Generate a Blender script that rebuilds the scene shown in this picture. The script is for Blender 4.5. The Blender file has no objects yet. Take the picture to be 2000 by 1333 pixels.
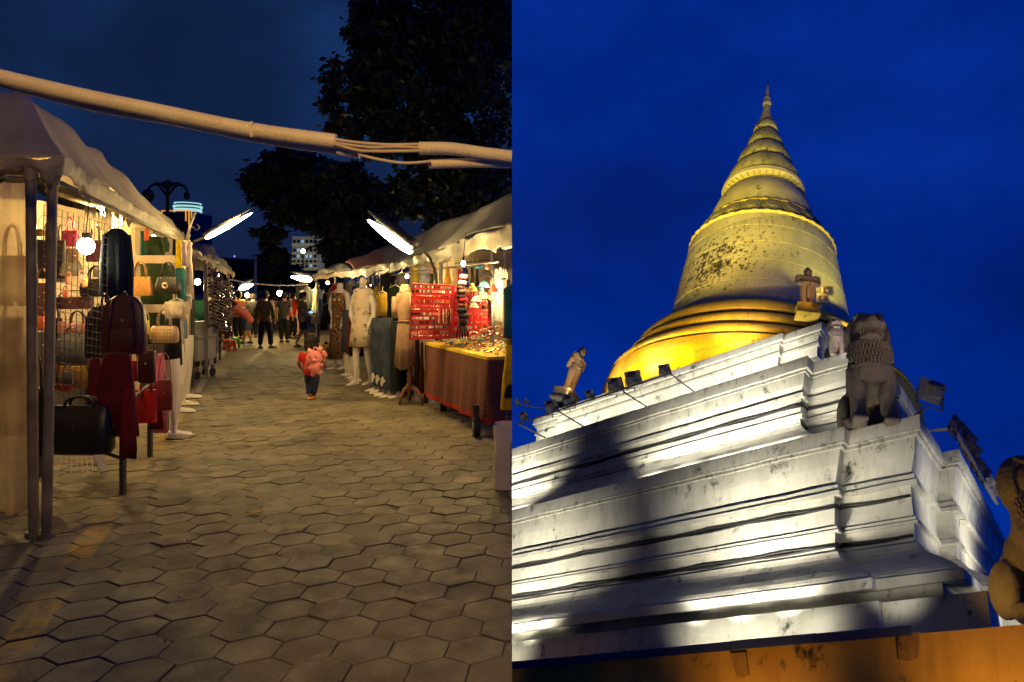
import bpy, bmesh, math, random
from mathutils import Vector, Matrix, noise as mnoise
R = math.radians
rnd = random.Random(7)
scene = bpy.context.scene
COL = scene.collection

# ------------------------------------------------------------------ camera
F, CX, CY, H = 1300.0, 1150.0, 560.0, 1.7
cam_d = bpy.data.cameras.new('camera')
cam = bpy.data.objects.new('camera', cam_d)
COL.objects.link(cam)
cam.location = (0, 0, H)
cam.rotation_euler = (R(90), 0, 0)
cam_d.sensor_width = 36
cam_d.lens = F / 2000 * 36
cam_d.shift_x = -(CX - 1000) / 2000
cam_d.shift_y = -(666.5 - CY) / 2000
cam_d.clip_start = 0.05
cam_d.clip_end = 2000
scene.camera = cam

# ------------------------------------------------------------------ sky (dusk), exposure
SEAM = (CX - 1000) / F          # the two places meet in the vertical plane x = -SEAM * y
world = bpy.data.worlds.new('World')
scene.world = world
world.use_nodes = True
def build_world():
    nt = world.node_tree
    N, L = nt.nodes, nt.links
    N.clear()
    out = N.new('ShaderNodeOutputWorld')
    bg = N.new('ShaderNodeBackground')
    L.new(bg.outputs[0], out.inputs[0])
    tc = N.new('ShaderNodeTexCoord')
    sep = N.new('ShaderNodeSeparateXYZ')
    L.new(tc.outputs['Generated'], sep.inputs[0])
    # soft cloud banks over both places
    mp = N.new('ShaderNodeMapping')
    mp.inputs['Scale'].default_value = (1.3, 1.3, 2.0)
    L.new(tc.outputs['Generated'], mp.inputs[0])
    nz = N.new('ShaderNodeTexNoise')
    nz.inputs['Scale'].default_value = 1.6
    nz.inputs['Detail'].default_value = 5
    nz.inputs['Roughness'].default_value = 0.55
    L.new(mp.outputs[0], nz.inputs['Vector'])
    def ramp(src, pts):
        r = N.new('ShaderNodeValToRGB')
        e = r.color_ramp.elements
        while len(e) < len(pts): e.new(0.5)
        for k, (p, c) in enumerate(pts):
            e[k].position = p; e[k].color = (*c, 1)
        L.new(src, r.inputs[0])
        return r.outputs[0]
    left = ramp(nz.outputs[0], [(0.3, (0.0028, 0.009, 0.032)), (0.5, (0.0040, 0.0145, 0.058)), (0.70, (0.0075, 0.032, 0.125))])
    right = ramp(nz.outputs[0], [(0.36, (0.0002, 0.0125, 0.150)), (0.5, (0.0003, 0.0185, 0.225)), (0.64, (0.0008, 0.0275, 0.295))])
    # x + SEAM*y > 0 : the temple's side of the sky
    m1 = N.new('ShaderNodeMath'); m1.operation = 'MULTIPLY'; m1.inputs[1].default_value = SEAM
    L.new(sep.outputs[1], m1.inputs[0])
    m2 = N.new('ShaderNodeMath'); m2.operation = 'ADD'
    L.new(sep.outputs[0], m2.inputs[0]); L.new(m1.outputs[0], m2.inputs[1])
    m3 = N.new('ShaderNodeMath'); m3.operation = 'GREATER_THAN'; m3.inputs[1].default_value = 0
    L.new(m2.outputs[0], m3.inputs[0])
    mx = N.new('ShaderNodeMix'); mx.data_type = 'RGBA'
    L.new(m3.outputs[0], mx.inputs[0]); L.new(left, mx.inputs[6]); L.new(right, mx.inputs[7])
    # twilight glow of the real atmosphere, sun just under the horizon
    sky = N.new('ShaderNodeTexSky')
    sky.sky_type = 'NISHITA'
    sky.sun_disc = False
    sky.sun_elevation = R(-4)
    sky.sun_rotation = R(-70)
    sm = N.new('ShaderNodeMix'); sm.data_type = 'RGBA'; sm.blend_type = 'ADD'
    sm.inputs[0].default_value = 0.02
    L.new(mx.outputs[2], sm.inputs[6]); L.new(sky.outputs[0], sm.inputs[7])
    L.new(sm.outputs[2], bg.inputs[0])
    bg.inputs[1].default_value = 1.0
build_world()
vs = scene.view_settings
scene.display_settings.display_device = 'sRGB'
vs.view_transform = 'Standard'
vs.look = 'None'
vs.exposure = 0
vs.gamma = 1
vs.use_curve_mapping = False
scene.render.engine = 'CYCLES'
cy = scene.cycles
cy.use_denoising = True
cy.max_bounces = 5
cy.diffuse_bounces = 3
cy.glossy_bounces = 2
cy.transparent_max_bounces = 8
cy.sample_clamp_indirect = 3
cy.caustics_reflective = False
cy.caustics_refractive = False

# ------------------------------------------------------------------ pixel helpers (photograph pixels, 2000 x 1333)
def P(u, v, y): return Vector(((u - CX) / F * y, y, H + (CY - v) / F * y))
def GY(v): return H * F / (v - CY)
def G(u, v): return P(u, v, GY(v))
def PX(n, y): return n / F * y          # n photograph pixels at depth y, in metres

# ------------------------------------------------------------------ materials
MATS = {}
def mat(name, c, c2=None, rough=0.6, metal=0.0, nscale=8.0, bump=0.0, bscale=None, emit=None, estr=1.0,
        alpha=None, transl=0.0, island=0.0, rnd_obj=0.0, spec=0.4, detail=4, contrast=(0.35, 0.65), coords='Object'):
    if name in MATS: return MATS[name]
    m = bpy.data.materials.new(name)
    m.use_nodes = True
    nt = m.node_tree; N, L = nt.nodes, nt.links
    b = N['Principled BSDF']
    b.inputs['Roughness'].default_value = rough
    b.inputs['Metallic'].default_value = metal
    b.inputs['Specular IOR Level'].default_value = spec
    tc = N.new('ShaderNodeTexCoord')
    col = None
    if c2 is not None:
        nz = N.new('ShaderNodeTexNoise')
        nz.inputs['Scale'].default_value = nscale
        nz.inputs['Detail'].default_value = detail
        L.new(tc.outputs[coords], nz.inputs['Vector'])
        r = N.new('ShaderNodeValToRGB')
        r.color_ramp.elements[0].position = contrast[0]; r.color_ramp.elements[0].color = (*c, 1)
        r.color_ramp.elements[1].position = contrast[1]; r.color_ramp.elements[1].color = (*c2, 1)
        L.new(nz.outputs[0], r.inputs[0])
        col = r.outputs[0]
    if island or rnd_obj:
        if island:
            g = N.new('ShaderNodeNewGeometry'); src = g.outputs['Random Per Island']; amt = island
        else:
            g = N.new('ShaderNodeObjectInfo'); src = g.outputs['Random']; amt = rnd_obj
        mr = N.new('ShaderNodeMapRange')
        mr.inputs[3].default_value = 1 - amt; mr.inputs[4].default_value = 1 + amt
        L.new(src, mr.inputs[0])
        mm = N.new('ShaderNodeMix'); mm.data_type = 'RGBA'; mm.blend_type = 'MULTIPLY'; mm.inputs[0].default_value = 1
        if col is not None: L.new(col, mm.inputs[6])
        else: mm.inputs[6].default_value = (*c, 1)
        L.new(mr.outputs[0], mm.inputs[7])
        col = mm.outputs[2]
    if col is not None: L.new(col, b.inputs['Base Color'])
    else: b.inputs['Base Color'].default_value = (*c, 1)
    if bump:
        nb = N.new('ShaderNodeTexNoise')
        nb.inputs['Scale'].default_value = bscale or nscale * 3
        nb.inputs['Detail'].default_value = 6
        L.new(tc.outputs[coords], nb.inputs['Vector'])
        bp = N.new('ShaderNodeBump'); bp.inputs['Strength'].default_value = bump; bp.inputs['Distance'].default_value = 0.02
        L.new(nb.outputs[0], bp.inputs['Height']); L.new(bp.outputs[0], b.inputs['Normal'])
    if emit is not None:
        b.inputs['Emission Color'].default_value = (*emit, 1)
        b.inputs['Emission Strength'].default_value = estr
    sh = b.outputs[0]
    if transl:
        t = N.new('ShaderNodeBsdfTranslucent')
        if col is not None: L.new(col, t.inputs[0])
        else: t.inputs[0].default_value = (*c, 1)
        ms = N.new('ShaderNodeMixShader'); ms.inputs[0].default_value = transl
        L.new(sh, ms.inputs[1]); L.new(t.outputs[0], ms.inputs[2]); sh = ms.outputs[0]
    if alpha is not None:
        t = N.new('ShaderNodeBsdfTransparent')
        ms = N.new('ShaderNodeMixShader'); ms.inputs[0].default_value = alpha
        L.new(t.outputs[0], ms.inputs[1]); L.new(sh, ms.inputs[2]); sh = ms.outputs[0]
    L.new(sh, N['Material Output'].inputs[0])
    MATS[name] = m
    return m
def cloth(c, k=0.72, rough=0.85):
    c = tuple(c)
    return mat('cloth_%d_%d_%d' % tuple(int(1000 * x) for x in c), c, tuple(x * k for x in c), rough=rough, nscale=14, bump=0.25, bscale=60, spec=0.15)
def leather(c, rough=0.38):
    c = tuple(c)
    return mat('leather_%d_%d_%d' % tuple(int(1000 * x) for x in c), c, tuple(x * 0.75 for x in c), rough=rough, nscale=10, bump=0.15, bscale=90, spec=0.5)
METAL = mat('galvanised_steel', (0.30, 0.29, 0.27), (0.20, 0.19, 0.18), rough=0.45, metal=0.7, nscale=12)
DARKMETAL = mat('dark_painted_steel', (0.035, 0.034, 0.033), (0.06, 0.058, 0.055), rough=0.5, metal=0.3)
GOLD = mat('brass_fitting', (0.75, 0.55, 0.22), rough=0.3, metal=0.9)
BLACK = mat('black_rubber', (0.015, 0.015, 0.016), rough=0.6)

# ------------------------------------------------------------------ mesh building
class MB:
    def __init__(s): s.v = []; s.f = []; s.m = []; s.cur = 0
    def add(s, vs_, fs, m=None):
        o = len(s.v); s.v += [tuple(p) for p in vs_]
        for f in fs: s.f.append([i + o for i in f]); s.m.append(s.cur if m is None else m)
        return s
    def box(s, c, size, rot=None, m=None):
        x, y, z = [q / 2 for q in size]
        pts = [Vector(p) for p in ((-x, -y, -z), (x, -y, -z), (x, y, -z), (-x, y, -z), (-x, -y, z), (x, -y, z), (x, y, z), (-x, y, z))]
        if rot is not None: pts = [rot @ p for p in pts]
        c = Vector(c)
        return s.add([p + c for p in pts], [(3, 2, 1, 0), (4, 5, 6, 7), (0, 1, 5, 4), (1, 2, 6, 5), (2, 3, 7, 6), (3, 0, 4, 7)], m)
    def bar(s, a, b, w, h=None, m=None):
        a, b = Vector(a), Vector(b); d = b - a
        q = d.to_track_quat('X', 'Z').to_matrix()
        return s.box((a + b) / 2, (d.length, w, h or w), q, m)
    def tube(s, pts, r, n=8, cap=True, m=None):
        pts = [Vector(p) for p in pts]
        rs = r if isinstance(r, (list, tuple)) else [r] * len(pts)
        rings = []; up = None
        for i, p in enumerate(pts):
            t = (pts[min(i + 1, len(pts) - 1)] - pts[max(i - 1, 0)])
            if t.length < 1e-9: t = Vector((0, 0, 1))
            t.normalize()
            if up is None:
                up = Vector((0, 0, 1)) if abs(t.z) < 0.9 else Vector((1, 0, 0))
            x = up.cross(t)
            if x.length < 1e-6: x = Vector((1, 0, 0)).cross(t)
            x.normalize(); y = t.cross(x); up = y
            rings.append([p + (x * math.cos(2 * math.pi * k / n) + y * math.sin(2 * math.pi * k / n)) * rs[i] for k in range(n)])
        vs_ = [q for rg in rings for q in rg]; fs = []
        for i in range(len(rings) - 1):
            for k in range(n):
                a = i * n + k; b = i * n + (k + 1) % n
                fs.append((a, b, b + n, a + n))
        if cap:
            fs.append(tuple(reversed(range(n)))); fs.append(tuple((len(rings) - 1) * n + k for k in range(n)))
        return s.add(vs_, fs, m)
    def rings(s, rings, cap=True, m=None, close=True):
        n = len(rings[0]); vs_ = [q for r_ in rings for q in r_]; fs = []
        for i in range(len(rings) - 1):
            for k in range(n if close else n - 1):
                a = i * n + k; b = i * n + (k + 1) % n
                fs.append((a, b, b + n, a + n))
        if cap:
            fs.append(tuple(reversed(range(n)))); fs.append(tuple((len(rings) - 1) * n + k for k in range(n)))
        return s.add(vs_, fs, m)
    def ball(s, c, r, nu=12, nv=8, rot=None, m=None):
        r = r if isinstance(r, (tuple, list)) else (r, r, r); c = Vector(c)
        vs_ = []; fs = []
        for i in range(nv + 1):
            ph = math.pi * i / nv
            for k in range(nu):
                th = 2 * math.pi * k / nu
                p = Vector((r[0] * math.sin(ph) * math.cos(th), r[1] * math.sin(ph) * math.sin(th), -r[2] * math.cos(ph)))
                if rot is not None: p = rot @ p
                vs_.append(c + p)
        for i in range(nv):
            for k in range(nu):
                a = i * nu + k; b = i * nu + (k + 1) % nu
                fs.append((a, b, b + nu, a + nu))
        return s.add(vs_, fs, m)
    def prism(s, outline, depth, mtx, m=None):
        n = len(outline)
        vs_ = [mtx @ Vector((x, -depth / 2, z)) for x, z in outline] + [mtx @ Vector((x, depth / 2, z)) for x, z in outline]
        fs = [tuple(range(n)), tuple(reversed(range(n, 2 * n)))] + [((k + 1) % n, k, k + n, (k + 1) % n + n) for k in range(n)]
        return s.add(vs_, fs, m)
    def grid(s, rows, m=None):
        n = len(rows[0]); vs_ = [q for r_ in rows for q in r_]; fs = []
        for i in range(len(rows) - 1):
            for k in range(n - 1):
                a = i * n + k; fs.append((a, a + 1, a + 1 + n, a + n))
        return s.add(vs_, fs, m)
    def build(s, name, mats, parent=None, smooth=False, angle=None, bevel=0.0, solid=0.0, seam=0, fixn=True):
        me = bpy.data.meshes.new(name)
        me.from_pydata(s.v, [], s.f)
        mats = mats if isinstance(mats, (list, tuple)) else [mats]
        for q in mats: me.materials.append(q)
        if len(mats) > 1: me.polygons.foreach_set('material_index', s.m)
        bm = bmesh.new(); bm.from_mesh(me)
        bmesh.ops.remove_doubles(bm, verts=bm.verts, dist=1e-6)
        if solid: 
            bmesh.ops.recalc_face_normals(bm, faces=bm.faces)
            bmesh.ops.solidify(bm, geom=bm.faces[:], thickness=solid)
        if fixn: bmesh.ops.recalc_face_normals(bm, faces=bm.faces)
        if bevel:
            es = [e for e in bm.edges if len(e.link_faces) == 2 and e.calc_face_angle(0) > 0.6]
            bmesh.ops.bevel(bm, geom=es, offset=bevel, segments=2, affect='EDGES', clamp_overlap=True)
        if seam: cut_bm(bm, seam)
        bm.to_mesh(me); bm.free()
        if smooth:
            me.polygons.foreach_set('use_smooth', [True] * len(me.polygons))
            if angle: me.set_sharp_from_angle(angle=R(angle))
        o = bpy.data.objects.new(name, me)
        COL.objects.link(o)
        if parent is not None: o.parent = parent
        return o
def cut_bm(bm, side):
    # keep what belongs to the street (side=-1) or to the temple (side=+1) of the plane where the two places meet
    nrm = Vector((1, SEAM, 0)) * (-side)
    r_ = bmesh.ops.bisect_plane(bm, geom=bm.verts[:] + bm.edges[:] + bm.faces[:], dist=1e-5, plane_co=(0, 0, 0), plane_no=nrm, clear_outer=True)
def tag(o, label=None, cat=None, group=None, kind=None):
    if label: o['label'] = label
    if cat: o['category'] = cat
    if group: o['group'] = group
    if kind: o['kind'] = kind
    return o
def thing(name, label, cat, loc=(0, 0, 0), group=None):
    o = bpy.data.objects.new(name, None)
    COL.objects.link(o)
    o.empty_display_size = 0.2
    o.location = loc
    return tag(o, label, cat, group)
def under(child, parent):
    child.parent = parent
    child.matrix_parent_inverse = Matrix.Translation(parent.location).inverted()
    return child
def part(mb, name, mats, root, **kw):
    o = mb.build(name, mats, None, **kw)
    return under(o, root)
def copy_thing(o):
    c = o.copy(); COL.objects.link(c)
    for ch in o.children:
        k = ch.copy(); COL.objects.link(k); k.parent = c
        for g in ch.children:
            q = g.copy(); COL.objects.link(q); q.parent = k
    return c
def skin_mesh(name, verts, edges, radii, mats, root, sub=2, root_i=0):
    me = bpy.data.meshes.new(name)
    me.from_pydata([tuple(v) for v in verts], edges, [])
    o = bpy.data.objects.new(name, me); COL.objects.link(o)
    sk = o.modifiers.new('s', 'SKIN')
    me.skin_vertices[0].data[0].use_root = False
    for i, r_ in enumerate(radii):
        rr = r_ if isinstance(r_, tuple) else (r_, r_)
        me.skin_vertices[0].data[i].radius = rr
    me.skin_vertices[0].data[root_i].use_root = True
    sb = o.modifiers.new('u', 'SUBSURF'); sb.levels = sub; sb.render_levels = sub
    dg = bpy.context.evaluated_depsgraph_get()
    nm = bpy.data.meshes.new_from_object(o.evaluated_get(dg))
    o.modifiers.clear(); o.data = nm; nm.name = name
    bpy.data.meshes.remove(me)
    nm.materials.clear()
    nm.materials.append(mats)
    nm.polygons.foreach_set('use_smooth', [True] * len(nm.polygons))
    if root is not None: under(o, root)
    return o
def remeshed(mb, name, mats, root, voxel, smooth=4):
    o = mb.build(name, mats)
    rm = o.modifiers.new('r', 'REMESH'); rm.mode = 'VOXEL'; rm.voxel_size = voxel
    sm = o.modifiers.new('m', 'SMOOTH'); sm.iterations = smooth; sm.factor = 0.5
    dg = bpy.context.evaluated_depsgraph_get()
    nm = bpy.data.meshes.new_from_object(o.evaluated_get(dg))
    old = o.data; o.modifiers.clear(); o.data = nm; bpy.data.meshes.remove(old); nm.name = name
    nm.materials.clear(); nm.materials.append(mats)
    nm.polygons.foreach_set('use_smooth', [True] * len(nm.polygons))
    return under(o, root) if root is not None else o
def lamp(name, loc, energy, color, kind='POINT', radius=0.05, target=None, size=R(80), blend=0.5, root=None):
    d = bpy.data.lights.new(name, kind)
    d.energy = energy; d.color = color
    d.shadow_soft_size = radius
    if kind == 'SPOT': d.spot_size = size; d.spot_blend = blend
    o = bpy.data.objects.new(name, d); COL.objects.link(o)
    o.location = loc
    if target is not None: o.rotation_euler = (Vector(target) - Vector(loc)).to_track_quat('-Z', 'Y').to_euler()
    if root is not None: under(o, root)
    return o
def lerp(a, b, t): return a + (b - a) * t
def interp(x, xs, ys):
    if x <= xs[0]: return ys[0]
    for i in range(len(xs) - 1):
        if x <= xs[i + 1]: return lerp(ys[i], ys[i + 1], (x - xs[i]) / (xs[i + 1] - xs[i]))
    return ys[-1]
def wig(p, s=1.0): return mnoise.noise(Vector(p) * s)
# ================================================================== THE TEMPLE (right-hand place, a second site rigidly set beside the street)
def ray(u, v): return Vector(((u - CX) / F, 1, (CY - v) / F))
T_L = ray(-865, 1465).normalized()      # along the left facade
T_R = ray(2095, 1310).normalized()      # along the right facade
T_U = ray(1600, -1500).normalized()     # temple 'up'
TM = Matrix((T_L, T_R, T_U)).transposed()
TMI = TM.inverted()
T_C = ray(1796, 815) * 26 + Vector((0, 0, H))
EYE = Vector((0, 0, H))
def W(a, b, z): return T_C + TM @ Vector((a, b, z))
def Loc(p): return TMI @ (Vector(p) - T_C)
def hit(u, v, axis, val):
    o = Loc(EYE); d = TMI @ ray(u, v); t = (val - o[axis]) / d[axis]
    return o + d * t
def zb(v, b, u=1400): return hit(u, v, 1, b)[2]

def plaster(name, c1, c2, stain, amount=0.5, streak=0.35, scale=1.0, tint_rough=0.75, patch=None, caps=None):
    m = bpy.data.materials.new(name); m.use_nodes = True
    nt = m.node_tree; N, L = nt.nodes, nt.links
    b = N['Principled BSDF']; b.inputs['Roughness'].default_value = tint_rough; b.inputs['Specular IOR Level'].default_value = 0.25
    at = N.new('ShaderNodeAttribute'); at.attribute_name = 'loc'
    def nz(sc, det, sx=(1, 1, 1), rough=0.6):
        mp = N.new('ShaderNodeMapping'); mp.inputs['Scale'].default_value = sx
        L.new(at.outputs['Vector'], mp.inputs[0])
        n_ = N.new('ShaderNodeTexNoise'); n_.inputs['Scale'].default_value = sc * scale; n_.inputs['Detail'].default_value = det
        n_.inputs['Roughness'].default_value = rough
        L.new(mp.outputs[0], n_.inputs['Vector']); return n_.outputs[0]
    def rmp(src, p0, p1, a0=0.0, a1=1.0):
        r = N.new('ShaderNodeMapRange'); r.inputs[1].default_value = p0; r.inputs[2].default_value = p1
        r.inputs[3].default_value = a0; r.inputs[4].default_value = a1
        L.new(src, r.inputs[0]); return r.outputs[0]
    def mix(f, a, c, typ='MIX'):
        x = N.new('ShaderNodeMix'); x.data_type = 'RGBA'; x.blend_type = typ
        if isinstance(f, float): x.inputs[0].default_value = f
        else: L.new(f, x.inputs[0])
        for s_, i in ((a, 6), (c, 7)):
            if isinstance(s_, tuple): x.inputs[i].default_value = (*s_, 1)
            else: L.new(s_, x.inputs[i])
        return x.outputs[2]
    col = mix(rmp(nz(0.35, 6), 0.35, 0.65), c1, c2)
    col = mix(rmp(nz(1.6, 6, (1, 1, 0.16)), 0.48, 0.75, 0, streak), col, tuple(q * 0.35 for q in c2))        # rain streaks
    blot = nz(1.1, 12, (1, 1, 0.8), 0.72)
    col = mix(rmp(blot, 0.62 - 0.10 * amount, 0.70 - 0.06 * amount), col, stain)                               # black mould
    speck = nz(7.0, 8, (1, 1, 0.5), 0.7)
    gate = rmp(nz(0.30, 3), 0.50, 0.62)
    mu = N.new('ShaderNodeMath'); mu.operation = 'MULTIPLY'
    L.new(rmp(speck, 0.60, 0.68), mu.inputs[0]); L.new(gate, mu.inputs[1])
    col = mix(mu.outputs[0], col, stain)
    if caps:
        sz = N.new('ShaderNodeSeparateXYZ'); L.new(at.outputs['Vector'], sz.inputs[0])
        tot = None
        for z0, dz in caps:
            up = rmp(sz.outputs[2], z0 - dz, z0); ct = N.new('ShaderNodeMath'); ct.operation = 'LESS_THAN'; ct.inputs[1].default_value = z0 + .02
            L.new(sz.outputs[2], ct.inputs[0])
            mm = N.new('ShaderNodeMath'); mm.operation = 'MULTIPLY'; L.new(up, mm.inputs[0]); L.new(ct.outputs[0], mm.inputs[1])
            if tot is None: tot = mm.outputs[0]
            else:
                aa = N.new('ShaderNodeMath'); aa.operation = 'ADD'; L.new(tot, aa.inputs[0]); L.new(mm.outputs[0], aa.inputs[1]); tot = aa.outputs[0]
        ms = N.new('ShaderNodeMath'); ms.operation = 'MULTIPLY_ADD'; ms.inputs[1].default_value = .13
        L.new(tot, ms.inputs[0]); L.new(nz(3.4, 10, (1, 1, .22), .8), ms.inputs[2])
        col = mix(rmp(ms.outputs[0], .615, .73, 0, .85), col, stain)
        grey = N.new('ShaderNodeMath'); grey.operation = 'MULTIPLY'; grey.inputs[1].default_value = .45; L.new(tot, grey.inputs[0])
        col = mix(grey.outputs[0], col, (.22, .22, .20))
    if patch:
        (pu, pv, pz), pr, ps = patch
        sb = N.new('ShaderNodeVectorMath'); sb.operation = 'SUBTRACT'; sb.inputs[1].default_value = (pu, pv, pz)
        L.new(at.outputs['Vector'], sb.inputs[0])
        ml = N.new('ShaderNodeVectorMath'); ml.operation = 'MULTIPLY'; ml.inputs[1].default_value = ps
        L.new(sb.outputs[0], ml.inputs[0])
        ln = N.new('ShaderNodeVectorMath'); ln.operation = 'LENGTH'; L.new(ml.outputs[0], ln.inputs[0])
        near = rmp(ln.outputs['Value'], pr, pr * 0.25)
        am = N.new('ShaderNodeMath'); am.operation = 'MULTIPLY_ADD'; am.inputs[1].default_value = 0.165
        L.new(near, am.inputs[0]); L.new(nz(1.9, 12, (1.3, 1.3, 1.3), 0.80), am.inputs[2])
        col = mix(rmp(am.outputs[0], 0.655, 0.69), col, stain)
    L.new(col, b.inputs['Base Color'])
    bp = N.new('ShaderNodeBump'); bp.inputs['Strength'].default_value = 0.35; bp.inputs['Distance'].default_value = 0.06
    L.new(nz(2.4, 8), bp.inputs['Height']); L.new(bp.outputs[0], b.inputs['Normal'])
    L.new(b.outputs[0], N['Material Output'].inputs[0])
    return m
WHITE_PL = plaster('weathered_white_plaster', (0.56, 0.545, 0.47), (0.42, 0.41, 0.35), (0.03, 0.03, 0.022), 0.44, 0.42, caps=((-.45, .75), (.16, .5), (4.7, .8), (5.36, .5), (8.4, .6), (9.0, .5), (-6.6, .45)))  # caps: cap faces painted greyer where floodlight falls short, plus mould streaks
STUPA_PL = plaster('weathered_grey_plaster', (0.55, 0.50, 0.40), (0.40, 0.37, 0.29), (0.022, 0.022, 0.018), 0.18, 0.22,
                   patch=(tuple(hit(1415, 545, 1, 15.0)), 8.0, (0.9, 0.5, 1.25)), caps=((25.5, 2.2), (28.3, .8), (15.55, .35)))
DARK_PL = plaster('mouldy_grey_plaster', (0.40, 0.38, 0.30), (0.22, 0.215, 0.17), (0.03, 0.03, 0.025), 0.55, 0.45, 1.6)
GROOVE_SHADE = mat('groove_shade', (.03, .022, .012), (.015, .012, .008), rough=.95, nscale=3)  # near-black colour stands in for the shade in the ring grooves
CONE_PL = plaster('mossy_olive_plaster', (0.46, 0.43, 0.30), (0.26, 0.25, 0.17), (0.03, 0.03, 0.02), 0.75, 0.5, 1.3)
GOLD_PL = plaster('yellow_painted_plaster', (0.66, 0.45, 0.06), (0.50, 0.33, 0.045), (0.05, 0.035, 0.012), 0.30, 0.4, caps=((12.05, .35), (13.45, .35), (10.9, .6)))
OCHRE_PL = plaster('ochre_wall_plaster', (0.60, 0.34, 0.07), (0.42, 0.22, 0.045), (0.05, 0.03, 0.015), 0.55, 0.5)
STONE = plaster('weathered_stone', (0.42, 0.34, 0.26), (0.24, 0.20, 0.16), (0.045, 0.038, 0.03), 0.35, 0.3, 2.0)
DSTONE = plaster('dark_weathered_stone', (0.22, 0.185, 0.15), (0.11, 0.095, 0.08), (0.03, 0.027, 0.024), 0.4, 0.35, 2.0)

def with_loc(o):
    me = o.data
    at = me.attributes.new('loc', 'FLOAT_VECTOR', 'POINT')
    buf = []
    for v in me.vertices: buf += list(Loc(v.co))
    at.data.foreach_set('vector', buf)
    return o
def tpart(mb, name, mats, root, **kw): return with_loc(part(mb, name, mats, root, **kw))

stupa = thing('stupa', 'floodlit yellow and grey bell-shaped stupa on stepped white terraces under the blue sky', 'stupa', W(16.67, 22.8, -9))

def plan(w, a1, b1, p, A, B, o, left=False):
    q = [(w + a1 - o, w - p - o), (w + a1 - o, w - o), (w - o, w - o), (w - o, w + b1 - o), (w - p - o, w + b1 - o), (w - p - o, B)]
    if left: return [(A + o, B), (A + o, w - o), (A - a1 + o, w - o), (A - a1 + o, w - p - o)] + q
    return [(A, B), (A, w - p - o)] + q
def uneven(a, b, z):
    k = 0.028
    return (a + k * wig((a * 0.9, b * 0.9, z * 1.7)), b + k * wig((a * 0.9 + 31, b * 0.9, z * 1.7)), z + k * 1.2 * wig((a * 0.45, b * 0.45 + 17, z * 2.0)))
def tier(name, w, a1, b1, p, A, B, prof, left=False, mats=WHITE_PL, root=stupa):
    mb = MB(); rows = []; ks = None
    for o, z in prof:
        q = plan(w, a1, b1, p, A, B, o, left); n = len(q)
        if ks is None: ks = [max(1, int(math.hypot(q[(i + 1) % n][0] - q[i][0], q[(i + 1) % n][1] - q[i][1]) / 0.55)) for i in range(n)]
        row = []
        for i in range(n):
            (xa, ya), (xb, yb) = q[i], q[(i + 1) % n]
            for j in range(ks[i]):
                t = j / ks[i]
                row.append(W(*uneven(lerp(xa, xb, t), lerp(ya, yb, t), z)))
        rows.append(row)
    mb.rings(rows, cap=True)
    return tpart(mb, name, mats, root, seam=+1)
def prof_px(feats, b0, u=1400): return [(o, zb(v, b0 - o, u)) for v, o in feats]

pr3 = prof_px([(896, 0), (921, 0), (924, -.12), (929, -.12), (932, -.25), (960, -.36), (993, -.55), (995, -.42), (1004, -.42), (1005, -.34), (1013, -.34), (1015, -.6),
               (1042, -.61), (1067, -.6), (1069, -.5), (1074, -.5), (1075, -.43), (1079, -.43), (1081, -.6), (1110, -.6), (1113, -.46), (1117, -.42),
               (1124, -.33), (1132, -.14), (1140, .18), (1149, .55), (1157, .82), (1163, .95), (1167, .98), (1168, 1.1), (1186, 1.1), (1188, 1.0), (1189, .3)], -.72)
pr3 += [(.3, -7.4)]
tier('tier', 0, 2.82, 6.3, .72, 44, 44, pr3)
pr2 = prof_px([(751, 0), (771, 0), (774, -.12), (778, -.12), (780, -.22), (800, -.30), (812, -.42), (814, -.3), (822, -.3), (824, -.46), (849, -.47), (851, -.37),
               (859, -.37), (861, -.47), (872, -.44), (879, -.25), (886, .0), (893, .35), (899, .5), (905, .52), (907, .62), (918, .62)], 2.16)
pr2 += [(.62, -.6)]
tier('tier', 3.16, 2.15, 6.3, 1.0, 44, 44, pr2)
pr1 = prof_px([(694, 0), (705, 0), (708, -.12), (712, -.12), (714, -.24), (724, -.33), (727, -.24), (732, -.24), (735, -.36), (752, -.4), (756, -.2), (766, .1), (772, .14), (784, .14)], 5.19)
pr1 += [(.14, 4.6)]
tier('tier', 5.53, 2.25, 6.3, .34, 27.34, 44, pr1, left=True)
z4 = hit(1400, 1209, 1, -2.5)[2]
tier('plinth', 0, 3.15, 6.3, .75, 44, 44, [(1.75, z4), (1.75, z4 - .5), (1.75, z4 - 1.7)])

# ---- the round body: (height, radius) pairs along its own axis
S_B = Vector((13.0640, 52.9309, -10.8931 + H))
S_A = Vector((0.170111, 0.524280, 0.834381)).normalized()
S_X = S_A.cross(Vector((0, 1, 0))).normalized(); S_Y = S_A.cross(S_X)
def SP(h, r, th): return S_B + S_A * h + (S_X * math.cos(th) + S_Y * math.sin(th)) * r
def srev(name, prof, mats, n=128, root=stupa, rough=0.03, smooth=True, angle=35):
    mb = MB(); rows = []
    for h, r in prof:
        row = []
        for k in range(n):
            th = 2 * math.pi * k / n
            w_ = 1 + rough * 0.25 * wig((math.cos(th) * 3, math.sin(th) * 3, h * 0.9)) if r > 0.3 else 1
            row.append(SP(h + rough * wig((math.cos(th) * 2, math.sin(th) * 2, h * 1.3 + 9)), r * w_, th))
        rows.append(row)
    mb.rings(rows, cap=True)
    return tpart(mb, name, mats, root, smooth=smooth, angle=angle, seam=+1)
def bulge(h0, h1, r0, r1, out, n=6):
    return [(lerp(h0, h1, i / n), lerp(r0, r1, i / n) + out * math.sin(math.pi * i / n)) for i in range(n + 1)]
srev('base_drum', [(-3.0, 12.3), (0, 12.3), (.8, 12.2), (1.5, 11.95), (1.55, 11.3)], GOLD_PL)
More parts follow.
